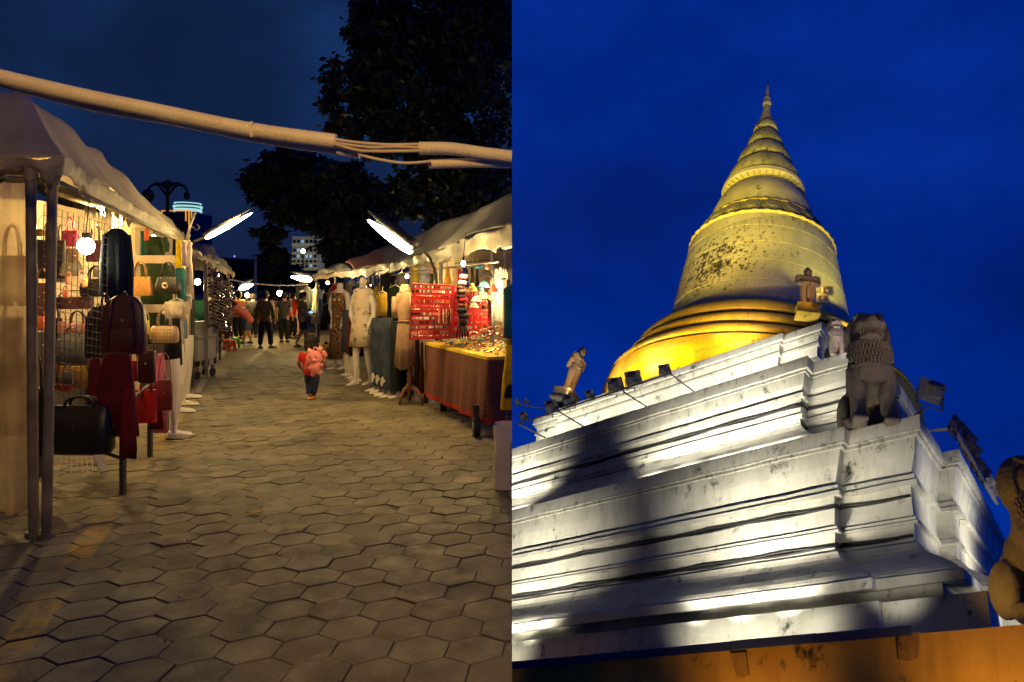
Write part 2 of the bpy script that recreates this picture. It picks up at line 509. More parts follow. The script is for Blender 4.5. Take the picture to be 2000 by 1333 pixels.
def gold_ring(h0, h1, r0, r1):
    d = h1 - h0
    return [(h0 - .02, r0 - .5), (h0 - .01, r0 - .3), (h0 + .02, r0 - .02), (h0 + .2 * d, r0 + .06 - .2 * (r0 - r1)), (h0 + .5 * d, r0 + .10 - .5 * (r0 - r1)), (h0 + .85 * d, r0 + .07 - .85 * (r0 - r1)), (h1, r1), (h1 + .02, r1 - .9)]
srev('base_ring', gold_ring(1.80, 2.62, 11.95, 11.35), GOLD_PL)
srev('base_ring', gold_ring(3.16, 4.02, 11.0, 10.5), GOLD_PL)
srev('base_ring', gold_ring(4.58, 5.75, 10.15, 9.45), GOLD_PL)
for h_, h2_, r_ in ((1.45, 1.9, 11.72), (2.55, 3.24, 10.80), (3.95, 4.66, 9.95)): srev('groove_shade_band', [(h_, r_ - .3), (h_ + .02, r_), (h2_ - .02, r_ - .04), (h2_, r_ - .3)], GROOVE_SHADE)  # dark bands paint the shaded gaps between the rings
srev('bell_foot', [(5.6, 9.0), (5.75, 9.1), (5.8, 8.7), (6.25, 8.25), (6.3, 7.8)], STUPA_PL)
bell = [(6.1, 7.6), (6.2, 7.82), (7.5, 7.64)]
for h, r in ((8.9, 7.48), (10.9, 7.24), (12.9, 6.98), (14.8, 6.72)):
    bell += [(h - .035, r + .01), (h - .018, r - .03), (h + .018, r - .03), (h + .035, r + .005)]
bell += [(16.2, 6.52), (16.6, 6.4)]
srev('bell', bell, STUPA_PL)
srev('lotus_band', [(16.2, 6.2), (16.3, 6.4), (17.5, 5.85), (18.6, 5.3), (18.95, 5.1), (19.1, 4.8)], DARK_PL)
band = [o for o in stupa.children if o.name.startswith('lotus_band')][0]
BEAD = mat('gilded_plaster_bead', (0.62, 0.48, 0.15), (0.42, 0.33, 0.11), rough=0.7, nscale=2)
PETAL = mat('grey_stucco_petal', (0.34, 0.32, 0.25), (0.20, 0.19, 0.15), rough=0.85, nscale=2.5, bump=.3)
def ring_copies(name, h, r, n, make, mats, dr=1.0, parent=band, jitter=0):
    proto = None
    for k in range(n):
        th = 2 * math.pi * (k + .5) / n
        p = SP(h, r, th)
        if (p - EYE).normalized().dot((p - SP(h, 0, 0)).normalized()) > .45: continue
        q = Matrix((S_X * -math.sin(th) + S_Y * math.cos(th), S_X * math.cos(th) + S_Y * math.sin(th), S_A)).transposed()
        if proto is None: proto = make().build(name, mats, smooth=(name == 'bead')); o = proto
        else: o = proto.copy(); COL.objects.link(o)
        o.parent = parent
        j_ = 1 + rnd.uniform(-jitter, jitter)
        o.matrix_world = Matrix.Translation(p) @ q.to_4x4() @ Matrix.Diagonal((j_, 1, 1, 1))
def bead(size): return lambda: MB().ball((0, 0, 0), (size * 1.5, size * .5, size * .55), 10, 6)
ring_copies('bead', 16.5, 6.48, 40, bead(.36), BEAD, jitter=.15)
ring_copies('bead', 18.85, 5.24, 36, bead(.30), BEAD, jitter=.15)
def petal():
    m_ = MB()
    for s_, d_ in ((1.0, .03), (.74, .10), (.5, .17)):
        out = []
        for i in range(13):
            t = math.pi * i / 12
            out.append((math.cos(t) * .84 * s_, .15 + math.sin(t) * -1.0 * s_ + .25))
        out += [(-.84 * s_, .95), (.84 * s_, .95)]
        m_.prism(out, .14, Matrix.Translation((0, d_, 0)) @ Matrix.Rotation(R(25), 4, 'X'))
    return m_
srev('bead_ring', [(16.3, 6.3), (16.35, 6.52), (16.5, 6.6), (16.65, 6.52), (16.7, 6.3)], BEAD)
srev('bead_ring', [(18.7, 5.1), (18.74, 5.26), (18.85, 5.33), (18.96, 5.26), (19.0, 5.0)], BEAD)
ring_copies('petal', 17.55, 5.80, 20, petal, PETAL)
srev('upper_drum', [(18.9, 4.8), (19.1, 5.0), (20.4, 4.8), (21.8, 4.35), (22.9, 3.75), (23.6, 3.2)], STUPA_PL)
srev('rim', [(23.2, 3.2), (23.45, 3.35), (23.5, 3.9), (23.64, 4.0), (24.1, 3.95), (24.3, 3.75), (24.4, 3.3)], STUPA_PL)
rimo = [o for o in stupa.children if o.name.startswith('rim')][0]
ring_copies('rib', 23.46, 3.68, 40, lambda: MB().box((0, 0, 0), (.10, .5, .12)), DARK_PL, parent=rimo)
cone = [(24.2, 3.5)]
hs = [24.35, 27.3, 30.0, 32.3, 34.0]
cr = lambda h: interp(h, [24, 25.98, 30.79, 34.42], [3.75, 3.22, 1.55, .72])
for i in range(len(hs) - 1):
    h0, h1 = hs[i], hs[i + 1]
    cone += [(h0 + .05, cr(h0) - .42), (h0 + .14, cr(h0) - .04), (lerp(h0, h1, .12), cr(lerp(h0, h1, .12)) + .10), (lerp(h0, h1, .35), cr(lerp(h0, h1, .35)) + .17), (lerp(h0, h1, .65), cr(lerp(h0, h1, .65)) + .13), (lerp(h0, h1, .85), cr(lerp(h0, h1, .85)) + .02), (h1 - .10, cr(h1) - .18)]
srev('ringed_cone', cone + [(34.1, .7)], CONE_PL, rough=.10)
srev('spire', [(34.0, .78), (34.5, .62), (35.5, .42), (36.3, .33), (36.35, .24), (36.5, .24), (36.55, .42), (36.75, .50), (37.0, .42), (37.05, .28), (37.15, .38), (37.35, .27),
               (37.4, .35), (37.6, .25), (37.65, .31), (37.85, .23), (38.6, .18), (39.8, .10), (39.9, .06)], STUPA_PL, n=24, rough=0)
srev('finial', [(39.85, .05), (40.4, .05), (41.0, .02)], DARKMETAL, n=8, rough=0)

# ---- ochre boundary wall below, with its blue gutter
bwall = thing('boundary_wall', 'ochre plastered wall with peeling patches running along the foot of the terraces', 'wall', W(5, -6, -12))
def wall_top(a): return -7.90 + 0.02 * wig((a * 2.1, 0, 3))
mb = MB(); rows = []
for b_, dz in ((-6.0, None), (-6.0, -.05), (-6.03, -.8), (-6.03, -4.5)):
    rows.append([W(a, b_, wall_top(a) if dz is None else wall_top(a) + dz) for a in [x * .25 for x in range(-20, 130)]])
rows.insert(0, [W(a, -5.6, wall_top(a)) for a in [x * .25 for x in range(-20, 130)]])
mb.grid(rows)
tpart(mb, 'plaster_face', OCHRE_PL, bwall, seam=+1)
BRICKY = plaster('bare_render_patch', (0.42, 0.23, 0.06), (0.24, 0.13, 0.045), (0.04, 0.02, 0.012), .6, .5, 3)
for (u0, u1, u2, u3, v0, v1) in ((1426, 1458, 1464, 1440, 1277, 1322), (1752, 1797, 1794, 1756, 1238, 1290)):
    pts = [(u0, v0), (u1, v0 - 3), (u2, v1 - 4), (lerp(u2, u3, .5), v1 + 2), (u3, v1 - 1)]
    q = [hit(u, v, 1, -6.03) for u, v in pts]
    mb = MB(); n = len(q)
    mb.add([W(p[0], -6.03, p[2]) for p in q] + [W(p[0] * .96 + q[0][0] * .04, -6.075, p[2]) for p in q],
           [tuple(range(n, 2 * n))] + [(i, (i + 1) % n, (i + 1) % n + n, i + n) for i in range(n)])
    tpart(mb, 'broken_corbel', BRICKY, bwall)
gut = thing('roof_gutter', 'dark blue metal gutter lying along the top of the ochre wall', 'gutter', W(8, -6, -7.9))
GUTM = mat('blue_gutter_metal', (0.035, 0.05, 0.16), (0.025, 0.035, 0.11), rough=0.4, nscale=1)
ga = [hit(u, 1250, 1, -6.25)[0] for u in (1780, 1593, 1427, 1282, 1153, 940)]
for i in range(5):
    a0, a1 = ga[i] + .015, ga[i + 1] - .015
    mb = MB(); dz = .012 * (i % 2)
    rows = []
    for a in (a0, a1):
        rows.append([W(a, b_, z_ + dz) for b_, z_ in ((-6.28, -7.93), (-6.28, -7.72), (-6.24, -7.69), (-6.02, -7.72), (-6.02, -7.93))])
    mb.rings(rows)
    part(mb, 'gutter_section', GUTM, gut, seam=+1)

# ---- cables slung along the terraces
CABLE = mat('black_cable', (0.012, 0.012, 0.014), rough=0.5)
def facade_cable(label, v, w, p, a1, off, lean, grp, uR, aR=None, sag=0.05, r=.045, b_side=True):
    bw = w - p + off; t = thing('facade_cable', label, 'cable', W(a1, bw, zb(v, bw)), grp)
    for j in range(2):
        pts = []; a_end = 40; z0 = zb(v, bw)
        x = w + a1 + off - .02
        n = 90
        for i in range(n + 1):
            a = lerp(a_end, x, i / n)
            pts.append(W(a, bw - .05, z0 + lean * 0 - sag * abs(math.sin(a * .9 + j * 1.3)) + .06 * wig((a * .35, j * 7, v)) + j * .10))
        pts.append(W(x - .05, bw + .1, z0 + .02 + j * .1)); pts.append(W(x - .05, w + off - .06, z0 + .03 + j * .05))
        for i in range(9):
            a = lerp(x - .1, w + off + .02, i / 8)
            pts.append(W(a, w + off - .05, z0 + .05 - sag * math.sin(i / 8 * 3.14) + j * (.10 - .10 * (i / 8))))
        mb = MB().tube(pts, r, 6)
        part(mb, 'strand', CABLE, t, smooth=True, seam=+1)
facade_cable('pair of black cables high on the biggest terrace wall, above its double moulding', 1035, 0, .72, 2.82, .62, 0, 'black cables slung along the terraces', 1640)
facade_cable('pair of black cables low on the biggest terrace wall, just above the flaring foot', 1104, 0, .72, 2.82, .62, 0, 'black cables slung along the terraces', 1640, r=.055)
facade_cable('pair of black cables along the middle of the second terrace wall', 838, 3.16, 1.0, 2.15, .48, 0, 'black cables slung along the terraces', 1560)
facade_cable('thin black cables low on the second terrace wall near its foot', 873, 3.16, 1.0, 2.15, .50, 0, 'black cables slung along the terraces', 1560, r=.02)

# ---- floodlights
HOUS = mat('grey_floodlight_housing', (0.16, 0.16, 0.17), (0.10, 0.10, 0.11), rough=0.45, metal=.4, nscale=5)
LENS = mat('floodlight_glass', (0.75, 0.76, 0.78), rough=0.15, spec=.6)
def floodlight(p, aim, size, label, grp, pole=None, lit=None):
    p = Vector(p)
    t = thing('floodlight', label, 'floodlight', p, grp)
    y = (Vector(aim) - p).normalized(); x = y.cross(T_U).normalized(); z = x.cross(y)
    q = Matrix((x, y, z)).transposed().to_4x4(); q.translation = p
    s = size * .74
    mb = MB()
    def loft(secs):
        return [[q @ Vector((sx * w_, yy, sz * h_)) for sx, sz in ((-1, -1), (1, -1), (1, 1), (-1, 1))] for yy, w_, h_ in secs]
    mb.rings(loft([(-.34 * s, .16 * s, .12 * s), (-.26 * s, .22 * s, .17 * s), (-.02 * s, .30 * s, .24 * s), (0, .52 * s, .40 * s), (.10 * s, .52 * s, .40 * s), (.11 * s, .48 * s, .36 * s)]))
    for i in range(5):
        xx = (-.2 + .1 * i) * s
        mb.box(q @ Vector((xx, -.2 * s, .19 * s)), (.03 * s, .3 * s, .10 * s), q.to_3x3())
    part(mb, 'housing', HOUS, t)
    mb = MB(); mb.rings(loft([(.112 * s, .46 * s, .34 * s), (.125 * s, .45 * s, .33 * s)]))
    part(mb, 'glass', LENS, t)
    mb = MB()
    mb.tube([q @ Vector((-.56 * s, .05 * s, 0)), q @ Vector((-.56 * s, -.1 * s, -.55 * s)), q @ Vector((.56 * s, -.1 * s, -.55 * s)), q @ Vector((.56 * s, .05 * s, 0))], .03 * s, 5)
    if pole: mb.tube([q @ Vector((0, -.1 * s, -.55 * s)), Vector(pole)], .035 * s, 5)
    part(mb, 'bracket', DARKMETAL, t)
    return t
# ---- statues on the terraces
def frame(base, facing, up=None):
    z = (up or T_U).normalized(); y = (facing - z * facing.dot(z)).normalized(); x = y.cross(z)
    m = Matrix((x, y, z)).transposed().to_4x4(); m.translation = base
    return m
def tr(mb, m, s):
    mb.v = [tuple(m @ (Vector(p) * s)) for p in mb.v]; return mb
def stone_part(mb, name, mats, root, m, s, voxel=None, **kw):
    tr(mb, m, s)
    o = remeshed(mb, name, mats, root, voxel * s, kw.get('it', 3)) if voxel else part(mb, name, mats, root, **kw)
    return with_loc(o)

def guardian(label, base, facing, h, ped, up=None):
    t = thing('guardian_statue', label, 'statue', base)
    m = frame(base, facing, up); s = h
    pd = MB()
    pd.box((0, 0, -.11), (.42, .34, .22)).box((0, 0, -.02), (.47, .38, .04)).box((0, 0, -.22), (.48, .4, .05))
    stone_part(pd, 'pedestal', ped, t, m, s, bevel=.006 * s)
    b = MB()
    for sx in (-1, 1):
        b.tube([(sx * .082, 0, .0), (sx * .086, 0, .2), (sx * .088, 0, .42), (sx * .07, 0, .5)], [.072, .068, .085, .09], 10)
        b.ball((sx * .082, .05, .02), (.06, .1, .035))
        b.tube([(sx * .13, -.005, .765), (sx * .205, 0, .73), (sx * .225, .01, .60), (sx * .20, .06, .535), (sx * .1, .13, .525), (sx * .02, .145, .525)], [.06, .062, .055, .05, .042, .035], 10)
        b.ball((sx * .05, .14, .525), (.05, .03, .03))
        b.ball((sx * .078, -.005, .865), (.016, .025, .045))
        b.ball((sx * .03, .066, .885), (.016, .014, .008))
    b.ball((0, 0, .52), (.145, .10, .08)).ball((0, .0, .63), (.15, .095, .16)).ball((0, -.0, .715), (.185, .095, .085))
    b.tube([(0, 0, .76), (0, 0, .83)], .055, 10)
    b.ball((0, .005, .87), (.078, .082, .098)).ball((0, .083, .865), (.014, .02, .024)).ball((0, .066, .828), (.032, .018, .01))
    b.ball((0, .04, .81), (.04, .035, .025))
    stone_part(b, 'figure', STONE, t, m, s, .0105)
    hd = MB()
    for i in range(4): hd.tube([(0, -.008, .915 + i * .022), (0, -.008, .934 + i * .022)], [.088 - i * .016, .082 - i * .017], 14)
    hd.ball((0, -.01, 1.0), (.02, .02, .03))
    stone_part(hd, 'headdress', DSTONE, t, m, s, smooth=True, angle=40)
    bl = MB()
    bl.rings([[(math.cos(k * math.pi / 10) * .155, math.sin(k * math.pi / 10) * .112, z) for k in range(20)] for z in (.49, .54)], cap=True)
    bl.prism([(-.03, .48), (.03, .48), (.022, .16), (-.022, .16)], .02, Matrix.Translation((0, .1, 0)))
    for i in range(5): bl.ball((-.06 + .03 * i, .155, .535), .016, 8, 6)
    stone_part(bl, 'belt_and_sash', STONE, t, m, s)
    return t

def lion(label, base, facing, h, mats, up=None, scales=True, detail=.012, maned=None, slim=.74):
    t = thing('lion_statue', label, 'statue', base, 'guardian lion statues on the terraces')
    m = frame(base, facing, up) @ Matrix.Diagonal((slim, .9, 1, 1)); s = h
    b = MB()
    for sx in (-1, 1):
        b.tube([(sx * .135, .13, .0), (sx * .135, .13, .2), (sx * .13, .10, .42), (sx * .12, .06, .5)], [.075, .078, .098, .11], 12)
        b.ball((sx * .135, .19, .03), (.075, .11, .045))
        for k in range(4): b.ball((sx * .135 + (k - 1.5) * .036, .275, .028), (.02, .035, .03), 8, 6)
        b.ball((sx * .215, -.17, .19), (.085, .17, .18)).ball((sx * .245, .02, .045), (.065, .14, .05))
    b.ball((0, .03, .50), (.225, .19, .20)).ball((0, -.06, .40), (.22, .24, .2)).ball((0, -.2, .25), (.22, .22, .24))
    b.ball((0, .02, .62), (.20, .17, .16)).ball((0, -.02, .74), (.19, .17, .16))
    body = stone_part(b, 'body', mats, t, m, s, detail)
    hd = MB()
    hd.ball((0, .04, .85), (.17, .17, .145)).ball((0, .17, .842), (.135, .13, .055)).ball((0, .15, .735), (.125, .125, .034))
    hd.ball((0, .05, .76), (.14, .12, .06))
    hd.ball((0, .265, .875), (.05, .04, .03))
    for sx in (-1, 1):
        hd.ball((sx * .085, .155, .915), (.042, .04, .036)).ball((sx * .08, .165, .955), (.065, .035, .018))
        hd.ball((sx * .175, .0, .88), (.03, .05, .07)).ball((sx * .105, .2, .845), (.045, .06, .045))
    stone_part(hd, 'head', mats, t, m, s, detail * .8, it=2)
    te = MB()
    for k in range(9):
        x = -.10 + .025 * k; te.box((x, .235 - 2.2 * x * x, .792), (.018, .02, .035)); te.box((x, .232 - 2.2 * x * x, .762), (.018, .02, .022))
    stone_part(te, 'teeth', mats, t, m, s)
    mn = MB()
    for ring_, rr, nn, yy in ((0, .185, 22, .035), (1, .200, 26, -.01), (2, .205, 26, -.06), (3, .19, 24, -.105), (4, .155, 18, -.145)):
        for k in range(nn):
            a = -.95 + (2 * math.pi - 1.25) * k / (nn - 1) + .0
            mn.ball((rr * math.cos(a), yy, .845 + rr * .92 * math.sin(a)), (.030, .034, .030), 8, 6)
    for k in range(30):
        mn.ball((rnd.uniform(-.13, .13), rnd.uniform(-.12, .1), .985 + rnd.uniform(-.02, .012)), (.028, .03, .022), 8, 6)
    stone_part(mn, 'mane', maned or mats, t, m, s, .0115, it=2)
    if scales:
        sc = MB()
        for r_ in range(9):
            z = .70 - r_ * .03
            for k in range(17 - r_ // 2):
                th = (k - (16 - r_ // 2) / 2) * .155
                if r_ > 4 and abs(th) > 1.15 - (r_ - 4) * .2: continue
                zz = z
                rx = .205 + .022 * (1 - ((zz - .57) / .16) ** 2); ry = .178 + .035 * (1 - ((zz - .52) / .2) ** 2)
                th2 = th + (.077 if r_ % 2 else 0)
                sc.ball((rx * math.sin(th2), .02 + ry * math.cos(th2), zz), (.0185, .014, .021), 7, 5)
        stone_part(sc, 'chest_scales', mats, t, m, s, smooth=True)
        ap = MB()
        pts = []
        rows = []
        for i in range(9):
            row = []
            for k in range(21):
                th = -1.45 + 2.9 * k / 20
                bot = .27 + .10 * abs(math.sin(th * 2.2)) * (1 if abs(th) > .35 else .75) + .07 * (1 - min(1, abs(th) / .5))
                z = lerp(.50, bot, i / 8)
                row.append((.232 * math.sin(th), .03 + .21 * math.cos(th) - .015 * i / 8, z))
            rows.append(row)
        ap.grid(rows)
        stone_part(ap, 'chest_apron', mats, t, m, s, solid=.012, smooth=True, angle=50)
    return t

def on_terrace(u, v, z): 
    return W(*hit(u, v, 2, z))
LION_ST = plaster('lion_dark_stone', (0.17, 0.14, 0.115), (0.09, 0.077, 0.065), (0.045, 0.04, 0.035), 0.3, 0.3, 2.2)
to_eye = lambda p: (EYE - p)
# big lion on the corner of the biggest terrace
pb = on_terrace(1722, 838, 0.0)
pb = W(*(Loc(pb) + Vector((.5, .5, 0))))
lion('big dark stone lion with scaled chest sitting on the corner of the biggest terrace', pb, -T_L * .38 - T_R * 1.0, 5.55, LION_ST, maned=DSTONE, slim=.78)
ps = on_terrace(1645, 694, 5.33)
ps = W(*(Loc(ps) + Vector((.45, .45, 0))))
lion('small pale lion half hidden behind the big dark lion, on the second terrace corner', ps, -T_L * .45 - T_R * 1.0, 2.35, STONE, detail=.016)
po = W(*(hit(2056, 1224, 1, -3.2)))
lion('amber-lit lion cut off at the right edge, beside the ochre wall', po, -T_L * .80 - T_R * .95, 4.5, LION_ST)

g1 = hit(1577, 600, 2, 10.1)
guardian('stone guardian statue standing with hands clasped in front of the bell', W(*g1), -T_L * .55 - T_R, 2.75, GOLD_PL)
g2 = hit(1108, 766, 0, 25.6)
guardian('tall thin stone guardian statue seen side-on against the sky, far from the lions', W(*g2), T_L * .9 - T_R * .25, 3.9, DSTONE, up=(T_U + Vector((.14, 0, 0))))

# ---- floodlights on their frames
bT2 = 2.16; bF = .75
rack = thing('floodlight_rack', 'dark steel rail on struts along the second terrace edge carrying grey floodlights', 'rail', W(*hit(1160, 780, 1, bF)))
mb = MB()
e0, e1 = W(*hit(1010, 829, 1, bF)), W(*hit(1311, 729, 1, bF))
mb.bar(e0, e1, .10, .10)
part(mb, 'rail', DARKMETAL, rack)
for (ua, va), (ub, vb) in (((1014, 829), (1066, 856)), ((1091, 804), (1139, 833)), ((1217, 765), (1263, 795)), ((1309, 730), (1356, 766))):
    mb = MB().bar(W(*hit(ua, va, 1, bF)), W(*hit(ub, vb, 1, bT2 + .05)), .08, .08)
    part(mb, 'strut', DARKMETAL, rack)
seg = [('smallest floodlight at the far left end of the steel rail', 1022, 813, .85), ('wide floodlight second from the left end of the steel rail', 1076, 794, 1.25), ('wide floodlight third from the left end of the steel rail', 1110, 783, 1.2),
       ('small floodlight in the middle of the steel rail', 1151, 771, .85), ('large floodlight third from the right end of the steel rail', 1201, 752, 1.35), ('large floodlight second from the right end of the steel rail', 1236, 739, 1.35),
       ('single floodlight above the right end of the steel rail', 1297, 722, .95)]
for lb, u, v, sz in seg:
    p = W(*hit(u, v, 1, bF))
    floodlight(p, p + T_R * 5 + T_U * 3.2 + T_L * -.6, sz, lb, 'floodlights on the terraces', pole=W(*hit(u + 4, v + 18 * sz, 1, bF)))
pole = thing('floodlight_pole', 'thin steel pole reaching left from the top terrace corner', 'pole', W(*hit(1062, 798, 0, 27.5)))
part(MB().bar(W(*hit(1006, 790, 0, 28.2)), W(*hit(1062, 798, 0, 27.2)), .09), 'tube', DARKMETAL, pole)
for lb, u in (('outer of two small floodlights on the far left pole', 1012), ('inner of two small floodlights on the far left pole', 1029)):
    p = W(*hit(u, 784, 0, 28))
    floodlight(p, p + T_R * 2 - T_L * 3 + T_U * 3, .8, lb, 'floodlights on the terraces', pole=W(*hit(u, 792, 0, 28)))
# beside the guardian
for lb, u, v in (('upper floodlight on the pole beside the stone guardian', 1615, 568), ('lower floodlight on the pole beside the stone guardian', 1606, 583)):
    p = W(*hit(u, v, 1, 4.6)); floodlight(p, p + T_R * 4 + T_U * 3 + T_L * 2, .85, lb, 'floodlights on the terraces', pole=W(*hit(1598, 616, 1, 5.4)))
p = W(*hit(1820, 765, 1, 0.2))
floodlight(p, p + (pb + T_U * 3 - p) + T_R * 1.0, 1.5, 'single dark floodlight on a slanting arm right of the big lion', 'floodlights on the terraces', pole=W(*hit(1783, 814, 1, .3)))
rk = thing('side_floodlight_rack', 'slanting steel rail of floodlights along the right-hand terrace edge', 'rail', W(*hit(1905, 900, 0, -1.6)))
mb = MB(); q0, q1 = W(*hit(1860, 826, 0, -1.9)), W(*hit(1948, 985, 0, -1.9))
mb.bar(q0, q1, .11); part(mb, 'rail', METAL, rk)
part(MB().bar(W(*hit(1818, 842, 0, -.1)), W(*hit(1862, 837, 0, -1.9)), .08), 'strut', METAL, rk)
for i, (u, v, sz) in enumerate(((1866, 831, .75), (1888, 858, .95), (1898, 879, .95), (1908, 905, .8), (1919, 921, .95), (1931, 940, .9), (1942, 961, .8))):
    p = W(*hit(u, v, 0, -1.9)); nm = ['topmost', 'second highest', 'third highest', 'fourth highest', 'fifth highest', 'second lowest', 'lowest'][i]
    floodlight(p, p + T_L * 4 + T_U * 3, sz, nm + ' floodlight on the slanting rail at the right-hand terrace', 'floodlights on the terraces')

# ---- the light those floodlights give
WHT = (1.0, .93, .74); YEL = (1.0, .62, .02); AMB = (1.0, .52, .07)
TS = 0.8
def flood(a, b, z, ta, tb, tz, e, col=WHT, deg=95, rad=.25, blend=1.0):
    lamp('flood_lamp', W(a, b, z), e * TS, col, 'SPOT', rad, W(ta, tb, tz), R(deg), blend)
# second terrace wall, from the biggest terrace's top
for a, e in ((25.5, 3000), (23.2, 3000), (13.6, 1700), (11.6, 2600), (9.6, 2600), (7.8, 2600), (6.2, 1500)): flood(a, .75, .3, a, 2.4, 2.3, e, deg=88)
flood(4.2, 1.7, .3, 4.2, 3.4, 3.6, 800, deg=80)
# top terrace wall
for a in (25, 21.5, 18, 14.5, 11, 8.6): flood(a, 3.4, 5.5, a, 5.5, 7.2, 2000)
flood(6.6, 4.4, 5.6, 6.6, 5.8, 8.4, 500)
flood(3.6, 8.5, 5.5, 5.5, 8.5, 8.0, 200)
# biggest terrace wall, from the foot behind the ochre wall
for a, e in ((20.5, 2600), (18.2, 2900), (16.6, 1200), (8.2, 1700), (6.4, 3000), (4.6, 2400)): flood(a, -3.7, -7.0, a, -.5, -3.2, e * 1.15, deg=72)
for a, e in ((20, 420), (17.5, 240), (7.6, 300), (5.8, 420), (3.8, 300)): flood(a, -4.2, -7.6, a, -2.5, -7.0, e, deg=100)
flood(-3.6, 6.0, -7.0, -.5, 6.6, -3.2, 1000, deg=100)
flood(.6, -3.4, -7.0, 1.5, -.6, -5.0, 200, deg=90)
flood(-3.8, 2.0, -7.4, -1.5, 4.0, -6.4, 500, deg=120)
flood(-4.2, 11.5, -7.2, -.6, 12.0, -4.2, 1500, deg=100)
flood(.6, -3.9, -6.2, 1.2, -.2, -.9, 1500, deg=62)
flood(-4.5, 3.0, -6.0, -.2, 4.0, -1.6, 1300, deg=80)
flood(-5.0, 11.0, -6.0, -.9, 11.0, -2.0, 2000)
# the round body, yellow, from the top terrace and from the court below
for a, e in ((24.5, 1800), (20.5, 2600), (16, 2600), (11.5, 2600), (8.5, 1600)): flood(a, 4.6, 10.0, 15.6, 13.2, 13.6, e, YEL, 80)
for a, e in ((25, 4600), (18.5, 4600), (11, 4600)): flood(a, 5.5, 9.6, 15.0, 13.2, 21, e, (1.0, .72, .30), 75)
flood(3.6, 21, 9.8, 10.0, 20, 19, 9000, (1.0, .84, .06), 95)
flood(4.2, 15, 9.8, 12.5, 17, 31, 16000, (1.0, .84, .08), 60)
for a in (3, 15, 28): flood(a, -20, -8, 14.8, 17, 33, 130000, (1.0, .74, .05), 17, .9)
# statues and the ochre wall, amber
lg = Loc(W(*g1)); flood(lg[0] - 1.4, lg[1] - 1.8, lg[2] - .3, lg[0], lg[1], lg[2] + 1.6, 260, AMB)
lg = Loc(W(*g2)); flood(lg[0] - 2.0, lg[1] - 2.0, lg[2] - .5, lg[0], lg[1], lg[2] + 2, 420, AMB)
lb_ = Loc(pb); flood(lb_[0] - 2.8, lb_[1] - 2.8, 4.6, lb_[0], lb_[1], 3.0, 330, (1.0, .68, .40), 70)
flood(lb_[0] + 3.6, lb_[1] - 1.6, .5, lb_[0] + .6, lb_[1], .8, 200, (1.0, .85, .6), 50)
lb_ = Loc(ps); flood(lb_[0] - 1.2, lb_[1] - 1.6, 5.0, lb_[0], lb_[1], 6.9, 200, (1.0, .85, .78), 90)
lb_ = Loc(po); flood(lb_[0] + 3.6, lb_[1] - 2.0, -7.3, lb_[0], lb_[1], -5.2, 620, AMB, 90)
for a, e in ((4.2, 520), (-2.0, 620), (16.5, 200)): flood(a, -8.6, -10.6, a, -6.0, -8.8, e, AMB, 90)
# ================================================================== THE NIGHT MARKET STREET (left-hand place)
def X_seam(y): return -SEAM * y
